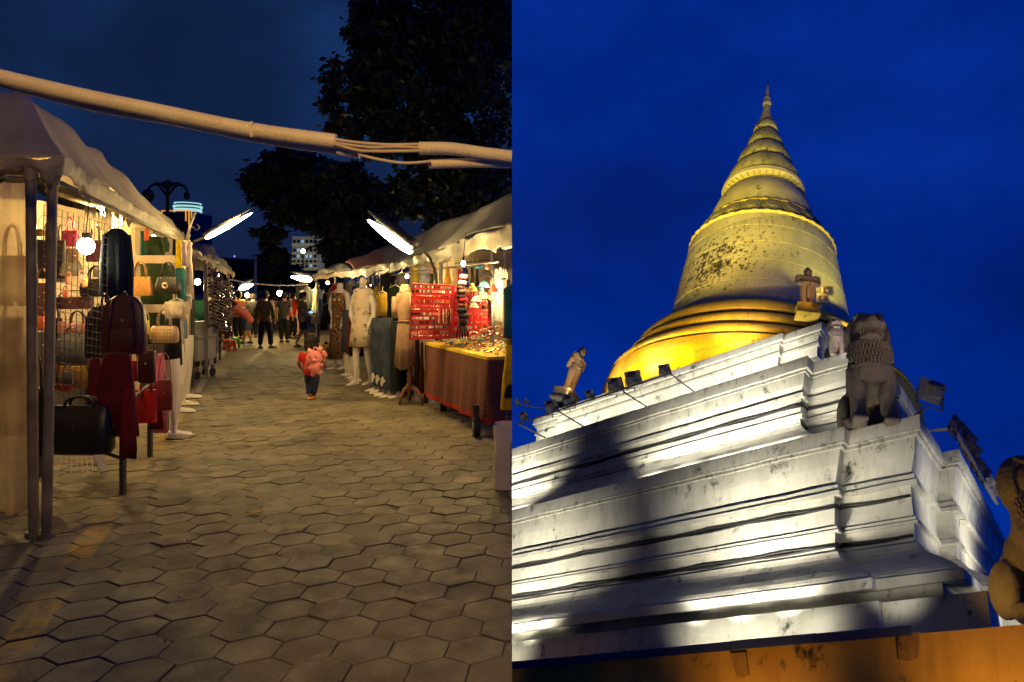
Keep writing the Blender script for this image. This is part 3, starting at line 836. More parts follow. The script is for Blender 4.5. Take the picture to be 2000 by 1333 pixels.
# ---- ground
pavement = tag(MB().add([(-60, -7, -.0065), (X_seam(-7), -7, -.0065), (X_seam(14), 14, -.0065), (-60, 14, -.0065)], [(0, 1, 2, 3)]).build('pavement', mat('joint_sand', (0.13, 0.107, 0.062), (0.06, 0.049, 0.03), rough=.95, nscale=7, contrast=(.4, .6))), kind='structure')
def paver_mat(name, island):
    m = bpy.data.materials.new(name); m.use_nodes = True
    nt = m.node_tree; N, L = nt.nodes, nt.links
    b = N['Principled BSDF']; b.inputs['Specular IOR Level'].default_value = .35
    geo = N.new('ShaderNodeNewGeometry')
    if island: rs = geo.outputs['Random Per Island']
    else:
        oi = N.new('ShaderNodeObjectInfo'); rs = oi.outputs['Random']
    r = N.new('ShaderNodeValToRGB')
    e = r.color_ramp.elements
    e[0].position = 0; e[0].color = (.105, .084, .043, 1); e[1].position = 1; e[1].color = (.25, .20, .105, 1)
    for p_, c_ in ((.25, (.145, .12, .066, 1)), (.6, (.17, .136, .068, 1)), (.8, (.155, .13, .076, 1))):
        q = e.new(p_); q.color = c_
    L.new(rs, r.inputs[0])
    def nz(sc, det, rough=.6):
        n_ = N.new('ShaderNodeTexNoise'); n_.inputs['Scale'].default_value = sc; n_.inputs['Detail'].default_value = det; n_.inputs['Roughness'].default_value = rough
        L.new(geo.outputs['Position'], n_.inputs['Vector']); return n_.outputs[0]
    def rmp(src, p0, p1, a0=0.0, a1=1.0):
        q = N.new('ShaderNodeMapRange'); q.inputs[1].default_value = p0; q.inputs[2].default_value = p1; q.inputs[3].default_value = a0; q.inputs[4].default_value = a1
        L.new(src, q.inputs[0]); return q.outputs[0]
    def mix(f, a, c, typ='MIX'):
        x = N.new('ShaderNodeMix'); x.data_type = 'RGBA'; x.blend_type = typ
        if isinstance(f, float): x.inputs[0].default_value = f
        else: L.new(f, x.inputs[0])
        for s_, i in ((a, 6), (c, 7)):
            if isinstance(s_, tuple): x.inputs[i].default_value = (*s_, 1)
            else: L.new(s_, x.inputs[i])
        return x.outputs[2]
    col = mix(rmp(nz(1.0, 7), .40, .64, 0, .7), r.outputs[0], (.065, .054, .03))
    col = mix(rmp(nz(9, 8, .7), .5, .72, 0, .5), col, (.10, .09, .07))
    col = mix(rmp(nz(3.1, 5), .62, .70, 0, .85), col, (.045, .04, .03))          # oil stains
    col = mix(rmp(nz(60, 3), .6, .75, 0, .35), col, (.36, .33, .28))
    # worn yellow paint line on the stones
    sp = N.new('ShaderNodeSeparateXYZ'); L.new(geo.outputs['Position'], sp.inputs[0])
    ma = N.new('ShaderNodeMath'); ma.operation = 'MULTIPLY_ADD'; ma.inputs[1].default_value = .48; ma.inputs[2].default_value = 3.365 - .48 * 4.51
    L.new(sp.outputs[1], ma.inputs[0])
    ad = N.new('ShaderNodeMath'); ad.operation = 'ADD'; L.new(sp.outputs[0], ad.inputs[0]); L.new(ma.outputs[0], ad.inputs[1])
    ab = N.new('ShaderNodeMath'); ab.operation = 'ABSOLUTE'; L.new(ad.outputs[0], ab.inputs[0])
    band = rmp(ab.outputs[0], .10, .075)
    mu = N.new('ShaderNodeMath'); mu.operation = 'MULTIPLY'; L.new(band, mu.inputs[0]); L.new(rmp(nz(4.5, 9, .75), .42, .60, .0, .75), mu.inputs[1])
    g1_ = rmp(sp.outputs[1], 4.95, 4.7); g2_ = rmp(sp.outputs[1], 4.05, 4.25); g3_ = rmp(sp.outputs[1], 3.75, 3.55, .12, .8); g4_ = rmp(sp.outputs[1], 6.9, 7.1, 0, .5)
    mg = N.new('ShaderNodeMath'); mg.operation = 'MULTIPLY'; L.new(g1_, mg.inputs[0]); L.new(g2_, mg.inputs[1])
    mx_ = N.new('ShaderNodeMath'); mx_.operation = 'MAXIMUM'; L.new(mg.outputs[0], mx_.inputs[0]); L.new(g3_, mx_.inputs[1])
    mx2 = N.new('ShaderNodeMath'); mx2.operation = 'MAXIMUM'; L.new(mx_.outputs[0], mx2.inputs[0]); L.new(g4_, mx2.inputs[1])
    mf = N.new('ShaderNodeMath'); mf.operation = 'MULTIPLY'; L.new(mu.outputs[0], mf.inputs[0]); L.new(mx2.outputs[0], mf.inputs[1])
    col = mix(mf.outputs[0], col, (.62, .36, .03))
    L.new(col, b.inputs['Base Color'])
    L.new(rmp(nz(6, 5), .3, .7, .5, .85), b.inputs['Roughness'])
    bp = N.new('ShaderNodeBump'); bp.inputs['Strength'].default_value = .5; bp.inputs['Distance'].default_value = .008
    L.new(nz(45, 8, .65), bp.inputs['Height']); L.new(bp.outputs[0], b.inputs['Normal'])
    L.new(b.outputs[0], N['Material Output'].inputs[0])
    return m
PW, PR = .265, .195
def hex_top(s): return [(PW / 2 * s, -.065 * s), (PW / 2 * s, .065 * s), (0, .13 * s), (-PW / 2 * s, .065 * s), (-PW / 2 * s, -.065 * s), (0, -.13 * s)]
def paver_mb(mb, cx, cy, z, tx, ty, k):
    def q(s, dz): return [(cx + x, cy + y, z + dz + x * tx + y * ty) for x, y in hex_top(s)]
    j = .012 * k
    a, b_, c = q(.958 - j, 0.0), q(.990 - j * .5, -.003), q(.990 - j * .5, -.033)
    o = a + b_ + c
    fs = [tuple(range(6))] + [(i + 6, (i + 1) % 6 + 6, (i + 1) % 6, i) for i in range(6)] + [(i + 12, (i + 1) % 6 + 12, (i + 1) % 6 + 6, i + 6) for i in range(6)]
    mb.add(o, fs)
PV1, PV2 = paver_mat('concrete_paver', False), paver_mat('concrete_paver_far', True)
protos = []
for k in range(5):
    m_ = MB(); paver_mb(m_, 0, 0, 0, 0, 0, k * .8); o = m_.build('paver_shape', PV1); protos.append(o.data); bpy.data.objects.remove(o)
cells = []
for r_ in range(12, 74):
    y = r_ * PR
    for c_ in range(-70, 8):
        x = (c_ + (.5 if r_ % 2 else 0)) * PW
        if x - PW / 2 > X_seam(y) + .2: continue
        u = CX + F * x / y
        if u < -90: continue
        cells.append((y, x, u))
cells.sort()
far = MB(); n_p = 0
for y, x, u in cells:
    z, tx, ty = rnd.gauss(0, .0022), rnd.gauss(0, .011), rnd.gauss(0, .011)
    if x + PW / 2 > X_seam(y) - .001:
        m_ = MB(); paver_mb(m_, x, y, z, tx, ty, rnd.random() * 3); o = m_.build('paver', PV1, seam=-1); o.parent = pavement; n_p += 1
        continue
    if n_p < 292 and y < 6.5:
        o = bpy.data.objects.new('paver', rnd.choice(protos)); COL.objects.link(o); o.parent = pavement
        o.location = (x, y, z); o.rotation_euler = (ty, -tx, rnd.uniform(-.015, .015)); n_p += 1
    else: paver_mb(far, x, y, z, tx, ty, rnd.random() * 3)
o = far.build('distant_pavers', PV2); o.parent = pavement; o['kind'] = 'stuff'
o = MB().add([(-60, 14.3, -.006), (X_seam(14.3), 14.3, -.006), (X_seam(220), 220, -.006), (-200, 220, -.006)], [(0, 1, 2, 3)]).build('road', paver_mat('distant_paving', True)); o['kind'] = 'structure'

# ---- canopies: sagging plastic sheets over frames
TARP = mat('dirty_white_tarpaulin', (0.48, 0.40, 0.26), (0.33, 0.275, 0.175), rough=.85, nscale=1.6, bump=.6, bscale=5, transl=.12)
TARP_IN = TARP
TARP_G = mat('grey_tarpaulin', (0.17, 0.16, 0.145), (0.095, 0.09, 0.08), rough=.6, nscale=1.3, bump=.4, bscale=5, transl=.06)
TARP_R = mat('faded_red_tarpaulin', (0.42, 0.13, 0.05), (0.30, 0.12, 0.07), rough=.6, nscale=1.1, bump=.4, bscale=5, transl=.10)
def sheet(rows, sub=6, amp=.03, sc=2.2, rag=0, seed=0):
    # rows: list of polylines (same length) from hem to top; returns dense rows with wrinkles and a ragged hem
    n = len(rows[0]); out = []
    dense = []
    for r_ in rows:
        d = []
        for i in range(n - 1):
            for j in range(sub): d.append(Vector(r_[i]).lerp(Vector(r_[i + 1]), j / sub))
        d.append(Vector(r_[-1])); dense.append(d)
    m = 5
    for i in range(len(dense) - 1):
        for j in range(m):
            t = j / m
            out.append([p.lerp(q, t) for p, q in zip(dense[i], dense[i + 1])])
    out.append(dense[-1])
    res = []
    for i, r_ in enumerate(out):
        row = []
        for k, p in enumerate(r_):
            w_ = Vector((wig(p + Vector((seed, 0, 0)), sc), wig(p + Vector((0, 50 + seed, 0)), sc), wig(p + Vector((0, 0, 90 + seed)), sc * .8))) * amp
            if i == 0 and rag: w_.z += rag * (wig((k * .55 + seed, 3.3, 0)) + .5 * wig((k * 1.7, seed, 1)))
            row.append(p + w_)
        res.append(row)
    return res
def pole(mb, a, b, r=.025): return mb.tube([a, b], r, 10)

tent = thing('market_tent', 'grey-white market tent with sagging plastic roof over the handbag stall', 'tent', (-4.8, 7.5, 0))
hem = [P(-480, 338, 4.5), P(0, 338, 4.5), P(60, 336, 4.5), P(125, 340, 4.62), P(165, 372, 5.25), P(215, 405, 6.3), P(262, 432, 7.4), P(305, 452, 8.7), P(357, 474, 10.3)]
eave = [P(-480, 318, 4.45), P(0, 318, 4.45), P(60, 312, 4.45), P(124, 308, 4.55), P(166, 338, 5.2), P(219, 373, 6.25), P(268, 405, 7.4), P(310, 432, 8.7), P(360, 458, 10.35)]
crest = [P(-480, 195, 4.9), P(0, 178, 4.9), P(30, 177, 4.95), P(60, 186, 5.1), P(128, 245, 5.9), P(187, 293, 6.9), P(240, 345, 7.9), P(297, 397, 9.1), P(352, 448, 10.5)]
top = [p + Vector((-2.4, 1.2, .25)) for p in crest]
mid = [a.lerp(b, .5) + Vector((.03, -.03, -.05)) for a, b in zip(eave, crest)]
mb = MB().grid(sheet([eave, mid, crest, top], 9, .05, 2.2))
part(mb, 'canopy', TARP, tent, smooth=True, solid=.004)
mb = MB().grid(sheet([hem, [a.lerp(b, .5) + Vector((.02, -.02, 0)) for a, b in zip(hem, eave)], [p + Vector((.004, -.004, .01)) for p in eave]], 12, .03, 9, rag=.15, seed=4))
part(mb, 'valance', mat('grubby_plastic_valance', (0.46, 0.40, 0.29), (0.28, 0.24, 0.17), rough=.6, nscale=4, bump=.5, bscale=9, transl=.3), tent, smooth=True, solid=.003)
POSTM = mat('worn_steel_post', (0.21, 0.175, 0.10), (0.11, 0.09, 0.055), rough=.6, metal=.0, nscale=6)
for a, b in ((P(60, 325, 4.52), G(66, 1046) + Vector((0, 0, 0))), (P(103, 335, 4.62), G(91, 1050) + Vector((0, 0, 0)))):
    mb = MB(); pole(mb, a, b, .031); mb.tube([b + Vector((0, 0, .0)), b + Vector((0, 0, .03))], .05, 10); mb.tube([a + Vector((0, 0, -.10)), a + Vector((0, 0, 0.02))], .042, 10)
    part(mb, 'post', POSTM, tent, smooth=True, angle=40)
for a, b in ((P(368, 470, 10.2), G(369, 772)), (P(-70, 330, 6.6), P(-70, 900, 6.6)), (P(140, 345, 10.4), P(140, 720, 10.4))):
    mb = MB(); pole(mb, a, b, .028); part(mb, 'post', POSTM, tent, smooth=True, angle=40)
for a, b in ((P(103, 352, 4.6), P(365, 478, 10.2)), (P(103, 352, 4.6), P(-150, 352, 4.6)), (P(90, 372, 6.4), P(240, 420, 7.2)), (P(60, 335, 4.55), P(-60, 345, 8.5))):
    mb = MB(); pole(mb, a, b, .022); part(mb, 'rail', POSTM, tent, smooth=True)
# back wall of pale cloth inside the tent
bc_lo = [P(-420, 655, 8.4), P(80, 650, 8.4), P(250, 640, 9.6), P(350, 630, 10.9)]
mb = MB().grid(sheet([bc_lo, [P(-420, 380, 8.4), P(80, 390, 8.4), P(250, 430, 9.6), P(350, 474, 10.9)]], 12, .05, 2.5))
part(mb, 'back_cloth', mat('pale_back_cloth', (0.55, 0.46, 0.32), (0.42, 0.34, 0.22), rough=.8, nscale=2), tent, smooth=True)
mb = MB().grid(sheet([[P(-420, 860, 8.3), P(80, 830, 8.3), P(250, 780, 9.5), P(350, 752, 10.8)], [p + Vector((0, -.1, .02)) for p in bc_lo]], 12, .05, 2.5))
part(mb, 'shade_sheet', mat('painted_shade_dark', (0.05, 0.04, 0.03), (0.03, 0.024, 0.02), rough=.9, nscale=2), tent, smooth=True)  # dark sheet added in place of the unlit space under the shelf
curtain = thing('plastic_curtain', 'hazy clear plastic side curtain hanging at the left edge of the tent', 'curtain', G(40, 1000))
rows = []
for v in (352, 480, 620, 760, 880, 980, 1000):
    row = []
    for i in range(40):
        u = -300 + i * (365 + (v - 352) * -.01) / 39
        y = 4.62 + .035 * math.sin(i * .9 + v * .002) + .02 * math.sin(i * 2.3 + v * .01)
        row.append(P(u + (6 * math.sin(v * .01) if i == 39 else 0), v + (25 * wig((i * .3, 1, 1)) if v == 1000 else 0), y))
    rows.append(row)
mb = MB().grid(rows)
part(mb, 'film', mat('cloudy_clear_plastic', (0.44, 0.33, 0.19), (0.20, 0.135, 0.075), rough=.35, nscale=2.6, alpha=.74, transl=.55, contrast=(.36, .64)), curtain, smooth=True)
mb = MB(); mb.tube([r_[-1] for r_ in rows], .008, 6); part(mb, 'hem', mat('cloudy_hem', (0.5, 0.44, 0.34), rough=.4), curtain, smooth=True)

nt_ = thing('market_tent', 'unseen white tent roof beside the viewer, added so its scalloped edge shades the corner of the paving', 'tent', (-2.6, -.6, 0))  # added out of view, edge shaped to cast the corner shadow
mb = MB(); rows = []
for i in range(9):
    row = []
    for k in range(33):
        x = lerp(-3.6, -1.0, k / 32); y_ = lerp(-1.9, interp(-x, [1.0, 1.09, 1.17, 1.42, 1.65, 3.6], [.85, 1.09, 1.24, 1.44, 1.48, 1.48]) + .03 * math.sin(k * 1.3), i / 8)
        row.append(Vector((x, y_, 2.58 + .08 * (1 - abs(i - 4) / 4) + .02 * wig((x * 3, y_ * 3, 0)))))
    rows.append(row)
part(mb.grid(rows), 'canopy', TARP, nt_, smooth=True, solid=.004)
for x, y_ in ((-1.1, -1.8), (-3.5, -1.8), (-3.5, 1.3), (-1.5, 1.2)):
    part(MB().tube([(x, y_, 0), (x, y_, 2.6)], .025, 8), 'post', POSTM, nt_, smooth=True)
# right-hand tents
rt = thing('market_tent', 'long grey tarpaulin tent sagging over the jewellery and dress stalls', 'tent', (-2.2, 11, 0))
Ycol = [5.6, 7.2, 8.0, 8.8, 9.8, 11.4, 13.2, 15.5]
hemR = [P(1060, 470, 5.6), P(1000, 486, 7.2), P(960, 490, 8.0), P(900, 498, 8.8), P(861, 510, 9.8), P(810, 519, 11.4), P(765, 530, 13.2), P(735, 535, 15.5)]
eavR = [P(1070, 405, 5.5), P(1004, 436, 7.1), P(960, 452, 7.9), P(902, 470, 8.7), P(862, 485, 9.7), P(810, 500, 11.3), P(766, 515, 13.1), P(735, 524, 15.4)]
topR = [P(1075, 345, 6.6), P(1005, 376, 8.4), P(960, 392, 9.2), P(925, 406, 10.0), P(861, 437, 11.0), P(811, 459, 12.6), P(768, 480, 14.4), P(738, 490, 16.5)]
bakR = [p + Vector((2.2, 1.0, .12)) for p in topR]
mdR = [a.lerp(b, .5) + Vector((0, 0, -.04)) for a, b in zip(eavR, topR)]
part(MB().grid(sheet([eavR, mdR, topR, bakR], 6, .09, 1.3, seed=9)), 'canopy', TARP_G, rt, smooth=True, solid=.004, seam=-1)
part(MB().grid(sheet([hemR, [a.lerp(b, .5) for a, b in zip(hemR, eavR)], eavR], 9, .05, 5, rag=.13, seed=2)), 'valance', mat('torn_grey_valance', (0.38, 0.35, 0.29), (0.24, 0.22, 0.18), rough=.35, nscale=3, bump=.3, bscale=9, transl=.3), rt, smooth=True, solid=.003, seam=-1)
for a, b in ((P(861, 505, 9.9), P(861, 790, 9.9)), (P(962, 470, 8.9), P(962, 800, 8.9)), (P(985, 440, 9.6), P(985, 820, 9.6))):
    mb = MB(); pole(mb, a, Vector((b.x, b.y, 0)), .028); part(mb, 'post', METAL, rt, smooth=True, seam=-1)
rail_pts = [(P(975, 512, 8.6), P(800, 532, 11.2)), (P(800, 532, 11.2), P(740, 543, 15)), (P(985, 505, 9.8), P(890, 515, 10.6))]
for a, b in rail_pts:
    mb = MB(); pole(mb, a, b, .014); part(mb, 'rail', METAL, rt, smooth=True, seam=-1)
part(MB().grid(sheet([[P(1010, 800, 11.0), P(930, 780, 11.6), P(800, 720, 14.5)], [P(1010, 490, 11.0), P(930, 490, 11.6), P(800, 520, 14.5)]], 10, .05, 2)), 'back_cloth', mat('cream_back_sheet', (0.55, 0.47, 0.32), (0.42, 0.35, 0.22), rough=.8, nscale=2), rt, smooth=True, seam=-1)
rt2 = thing('market_tent', 'faded red and grey tarpaulin tent beyond the grey one on the right', 'tent', (-5.8, 19, 0))
hem2 = [P(770, 530, 13.6), P(720, 537, 15.5), P(690, 540, 17.2), P(655, 543, 19.5), P(618, 547, 23.5), P(590, 552, 29)]
eav2 = [P(772, 513, 13.5), P(722, 523, 15.4), P(690, 528, 17.1), P(655, 533, 19.4), P(616, 541, 23.4), P(589, 548, 28.9)]
top2 = [P(772, 474, 15.2), P(722, 494, 17), P(675, 510, 18.8), P(630, 527, 21.2), P(609, 537, 25), P(588, 546, 30)]
bak2 = [p + Vector((2.5, .8, .1)) for p in top2]
def sub2(r_, i0, i1): return r_[i0:i1]
for nm, mt, i0, i1 in (('canopy', TARP_R, 0, 3), ('canopy', TARP_G, 2, 6)):
    part(MB().grid(sheet([eav2[i0:i1], top2[i0:i1], bak2[i0:i1]], 6, .08, 1.1, seed=3)), nm, mt, rt2, smooth=True, solid=.004)
part(MB().grid(sheet([hem2, eav2], 8, .05, 4, rag=.12, seed=12)), 'valance', mat('tan_ragged_valance', (0.42, 0.33, 0.22), (0.3, 0.2, 0.12), rough=.4, nscale=3, transl=.3), rt2, smooth=True)
for u, y in ((720, 15.5), (655, 19.5), (618, 23.5)):
    mb = MB(); a = P(u, 540, y); pole(mb, a, Vector((a.x, a.y, 0)), .03); part(mb, 'post', METAL, rt2)
lt2 = thing('market_tent', 'small slumped grey tent peaks further up the left side', 'tent', (-8, 14, 0))
hemL = [P(368, 500, 11), P(395, 512, 12.5), P(420, 522, 14.5), P(440, 532, 17), P(458, 542, 21)]
eavL = [p + Vector((0, 0, .12)) for p in hemL]
topL = [P(360, 468, 12), P(385, 486, 13.3), P(412, 480, 15.2), P(436, 508, 17.7), P(450, 532, 21.5)]
part(MB().grid(sheet([eavL, topL, [p + Vector((-2.5, .6, .1)) for p in topL]], 6, .12, 1.4, seed=21)), 'canopy', TARP_G, lt2, smooth=True, solid=.004)
part(MB().grid(sheet([hemL, eavL], 8, .06, 4, rag=.16, seed=22)), 'valance', mat('tan_ragged_valance', (0.42, 0.33, 0.22)), lt2, smooth=True)
for u, v, y in ((376, 505, 11.3), (420, 522, 14.6), (446, 536, 18)):
    mb = MB(); a = P(u, v, y); pole(mb, a, Vector((a.x, a.y, 0)), .03); part(mb, 'post', DARKMETAL, lt2)

# ---- lamps of the street
GLOW = mat('fluorescent_glow', (1, 1, 1), emit=(1.0, .93, .66), estr=14)
BULB = mat('bulb_glow', (1, 1, 1), emit=(1.0, .82, .45), estr=55)
WARM = (1.0, .66, .25); TUBE = (1.0, .68, .22); REAR = (1.0, .60, .18)
def street_lamp(label, a, b, thick, arm, e, col=None):
    a, b = Vector(a), Vector(b)
    t = thing('street_lamp', label, 'street lamp', Vector((arm[-1].x, arm[-1].y, 0)), 'fluorescent street lamps over the market')
    d = (b - a); x = d.normalized(); z = Vector((0, 0, 1)); y = z.cross(x).normalized(); z = x.cross(y)
    L_ = d.length; rows2 = []; q3 = Matrix((x, y, z)).transposed(); c0 = a.lerp(b, .5)
    ks = [(0, .25), (.03, .62), (.15, .78), (.4, .80), (.65, .66), (.85, .42), (.97, .24), (1, .08)]
    part(MB().tube([a + d * k for k, r_ in ks], [thick * r_ for k, r_ in ks], 12), 'diffuser', GLOW, t, smooth=True)
    ks = [(-.06, .4), (0, .7), (.4, .85), (.8, .5), (1.02, .2)]
    part(MB().tube([a + d * k + z * thick * 1.55 for k, r_ in ks], [thick * r_ for k, r_ in ks], 10), 'hood', DARKMETAL, t, smooth=True)
    for k in (.06, .8): part(MB().bar(a + d * k, a + d * k + z * thick * 1.6, .03, .02), 'holder', DARKMETAL, t)
    mb = MB().tube([a + z * .02] + arm, [.022] * (len(arm)) + [.035], 8); part(mb, 'arm', DARKMETAL, t, smooth=True)
    lamp('tube_light', a.lerp(b, .5) - z * (thick * 1.4), e, col or TUBE, 'POINT', .12, root=t)
    return t
gr = P(855, 560, 9.9)
street_lamp('lit street lamp on a curved arm rising from the jewellery stall', P(804, 492, 8.6), P(718, 430, 9.3), .080,
            [P(822, 483, 9.0), P(840, 505, 9.5), P(851, 535, 9.8), P(853, 560, 9.9), Vector((gr.x, gr.y, 0))], 150)
gl = P(352, 505, 10.4)
street_lamp('lit street lamp tilted up from the end of the handbag tent', P(402, 466, 10.0), P(493, 416, 9.2), .045,
            [P(385, 470, 10.1), P(366, 478, 10.3), P(358, 520, 10.4), Vector((gl.x, gl.y, 0))], 95)
street_lamp('small bright street lamp low over the far right tents', P(607, 547, 19), P(568, 541, 18.3), .10, [P(616, 549, 19.4), P(622, 555, 19.5), Vector((P(622, 555, 19.5).x, 19.5, 0))], 170)
street_lamp('small bright street lamp over the far left of the crowd', P(470, 564, 22), P(494, 556, 21.5), .11, [P(464, 566, 22.2), P(460, 575, 22.3), Vector((P(460, 575, 22.3).x, 22.3, 0))], 150)
street_lamp('street lamp standing beside the viewer over the pavement', Vector((-.6, .2, 3.5)), Vector((-1.2, .8, 3.6)), .06, [Vector((-.5, .0, 3.45)), Vector((-.4, -.4, 3.2)), Vector((-.4, -.5, 0))], 250, REAR)

def bulb(label, u, v, y, r, e, root_col=WARM, cord=.35):
    if y > 7: r *= .62; e *= 1.2 if u > 560 else 1.1
    p = P(u, v, y)
    t = thing('hanging_bulb', label, 'light bulb', p, 'bare bulbs hung in the stalls')
    part(MB().ball((p.x, p.y, p.z), (r, r, r * 1.15), 14, 10), 'globe', BULB, t, smooth=True)
    part(MB().tube([p + Vector((0, 0, r)), p + Vector((0, 0, r + .05))], r * .45, 8), 'socket', BLACK, t)
    part(MB().tube([p + Vector((0, 0, r + .05)), p + Vector((.03, 0, r + cord))], .005, 5), 'cord', BLACK, t)
    lamp('bulb_light', p - Vector((0, .02, r * 2.2)), e, root_col, 'POINT', r, root=t)
bulb('large glaring bulb among the handbags', 168, 481, 5.9, .066, 32)
bulb('bulb under the tent eave above the upper handbags', 205, 412, 6.9, .05, 80)
bulb('bulb by the wooden shelf frame at the tent end', 300, 462, 9.4, .04, 45)
bulb('bulb behind the plastic curtain at the left edge', -10, 432, 7.6, .06, 130)
bulb('bulb hanging in front of the sunglasses rack', 386, 551, 13.2, .085, 50)
bulb('smaller bulb further along the sunglasses rack', 433, 557, 17.0, .085, 55)
bulb('bulb low in the crowd by the far stalls', 483, 577, 22.5, .11, 60)
bulb('bulb beside the head of the person in black', 546, 573, 22.5, .13, 90)
bulb('bulb glaring beside the white goods of the jewellery stall', 984, 560, 8.6, .10, 110)
bulb('bulb over the red earring boards', 905, 515, 8.2, .045, 60)
bulb('bulb above the printed cream dress', 722, 560, 15.5, .07, 45)
bulb('bulb above the leopard dress', 690, 556, 17.5, .08, 45)
bulb('bulb under the red tarpaulin by the mint dress', 640, 553, 20.5, .07, 55)
bulb('bulb over the tan dress form', 795, 540, 12.4, .05, 45)
globe = thing('globe_lamp', 'small round street light on a thin post before the lit building', 'street lamp', (P(592, 490, 60).x, 60, 0))
p = P(592, 491, 60)
part(MB().ball(p, .20, 12, 8), 'globe', mat('globe_glow', (1, 1, 1), emit=(1.0, .85, .5), estr=12), globe, smooth=True)
part(MB().tube([p, Vector((p.x, p.y, 0))], .05, 6), 'post', METAL, globe)
mast = thing('lamp_mast', 'tall thin pale pole standing in the far street', 'pole', (P(499, 540, 40).x, 40, 0))
p = P(499, 500, 40)
part(MB().tube([p, Vector((p.x, p.y, 0))], [.06, .11], 8), 'shaft', mat('pale_grey_pole', (.42, .42, .44), rough=.5), mast)
part(MB().tube([P(493, 500, 40), P(506, 497, 40)], .05, 6), 'crossarm', METAL, mast)

# ---- corrugated conduits across the street
COND = mat('cream_corrugated_conduit', (0.76, 0.64, 0.36), (0.64, 0.53, 0.29), rough=.45, nscale=5)
WIRE = mat('cream_cable', (0.62, 0.50, 0.29), (0.48, 0.38, 0.22), rough=.5, nscale=6)
def spline(px, y, n=40):
    pts = [P(u, v, y_) for u, v, y_ in [(q + (y,))[:3] if len(q) == 2 else q for q in px]]
    out = []
    m = len(pts)
    for i in range(m - 1):
        p0, p1, p2, p3 = pts[max(i - 1, 0)], pts[i], pts[i + 1], pts[min(i + 2, m - 1)]
        for j in range(n):
            t = j / n
            out.append(.5 * ((2 * p1) + (p2 - p0) * t + (2 * p0 - 5 * p1 + 4 * p2 - p3) * t * t + (3 * p1 - p0 - 3 * p2 + p3) * t ** 3))
    out.append(pts[-1]); return out
def corrugated(px, y, r, pitch=.0105):
    pts = spline(px, y, 60); d = [0]
    for a, b in zip(pts, pts[1:]): d.append(d[-1] + (b - a).length)
    n = int(d[-1] / pitch) * 4; out = []; rs = []; k = 0
    for i in range(n + 1):
        s_ = d[-1] * i / n
        while k < len(d) - 2 and d[k + 1] < s_: k += 1
        out.append(pts[k].lerp(pts[k + 1], (s_ - d[k]) / max(1e-9, d[k + 1] - d[k])))
        rs.append(r * (1.0 if i % 4 in (0, 1) else .93))
    return MB().tube(out, rs, 12, cap=True)
yc = 3.1
cb = thing('cable_conduit', 'cream corrugated cable conduits with bared wires slung across the street', 'conduit', P(500, 250, yc))
for px, r in (([(-560, 20), (-300, 78), (-40, 138), (0, 150), (150, 185), (300, 216), (490, 254), (655, 277)], .036), ([(-420, 62), (-200, 112), (40, 172), (180, 208), (330, 235), (520, 273), (640, 291), (702, 301)], .024),
              ([(820, 290), (880, 291), (945, 300), (1020, 309)], .031), ([(838, 321), (900, 319), (960, 319), (1020, 319)], .024)):
    yo = 0.0 if r > .03 else .05
    part(corrugated([(u, v, yc + yo) for u, v in px], yc, r), 'conduit', COND, cb, smooth=True, seam=-1)
for k, px in enumerate(([(650, 272), (700, 279), (760, 283), (822, 282)], [(650, 276), (690, 287), (745, 284), (822, 286)], [(650, 281), (700, 294), (750, 296), (822, 295)],
                        [(650, 284), (705, 296), (760, 290), (822, 292)], [(700, 302), (740, 312), (790, 319), (840, 316)], [(650, 279), (720, 288), (770, 287), (822, 289)])):
    part(MB().tube(spline([(u, v, yc + .012 * math.sin(k * 2.1)) for u, v in px], yc, 12), .0075, 8), 'wire', WIRE, cb, smooth=True)
part(MB().bar(P(492, 238, yc - .03), P(492, 268, yc - .03), .012), 'tie', COND, cb)
line = thing('overhead_line', 'thin white line strung low across the far street', 'cable', P(520, 558, 21))
part(MB().tube(spline([(446, 546), (500, 555), (560, 558), (600, 556)], 20.5, 12), .02, 6), 'cord', mat('white_cord', (.6, .58, .52)), line)
for k in range(3):
    l2 = thing('overhead_line', ['lowest', 'middle', 'highest'][k] + ' of three dark power lines before the far trees', 'cable', P(540, 525, 45), 'dark power lines before the far trees')
    part(MB().tube(spline([(500, 505 + k * 7), (545, 530 - k * 4), (600, 531 - k * 8)], 45, 10), .03, 5), 'cord', BLACK, l2)

# ---- distance: buildings, hill, trees
far_h = tag(MB().grid([[P(440 + 4 * i, 566, 170) for i in range(30)], [P(440 + 4 * i, 508 + 6 * wig((i * .4, 0, 0)) + (0 if i < 15 else 2) - (0 if i > 2 else -20), 170) for i in range(30)]]).build('hill', mat('dark_hill', (.012, .018, .02)), solid=6), kind='structure')
tw = thing('tower_building', 'distant dark tower with a cyan-lit round crown and orange outline lights', 'building', (P(345, 440, 150).x, 150, 0))
yT = 150; c = P(346, 430, yT); w_ = PX(29, yT)
part(MB().box((c.x, yT + 4, P(0, 415, yT).z / 2), (w_ * 2, 8, P(0, 415, yT).z)), 'wall', mat('dark_tower_wall', (.02, .025, .04), rough=.3), tw)
CY_ = mat('cyan_light', (.4, .6, .6), emit=(.50, .95, .92), estr=.75); OR_ = mat('orange_light', (.5, .3, .1), emit=(1.0, .42, .05), estr=.9)
for v0, v1, r in ((393, 395, 24), (399, 402, 26), (405, 411, 25)):
    part(MB().tube([Vector((c.x, yT + 4, P(0, v1, yT).z)), Vector((c.x, yT + 4, P(0, v0, yT).z))], PX(r, yT), 28), 'crown_ring', CY_, tw)
part(MB().tube([Vector((c.x, yT + 4, P(0, 415, yT).z)), Vector((c.x, yT + 4, P(0, 392, yT).z))], PX(22, yT), 28), 'crown', mat('dark_crown', (.03, .06, .07)), tw)
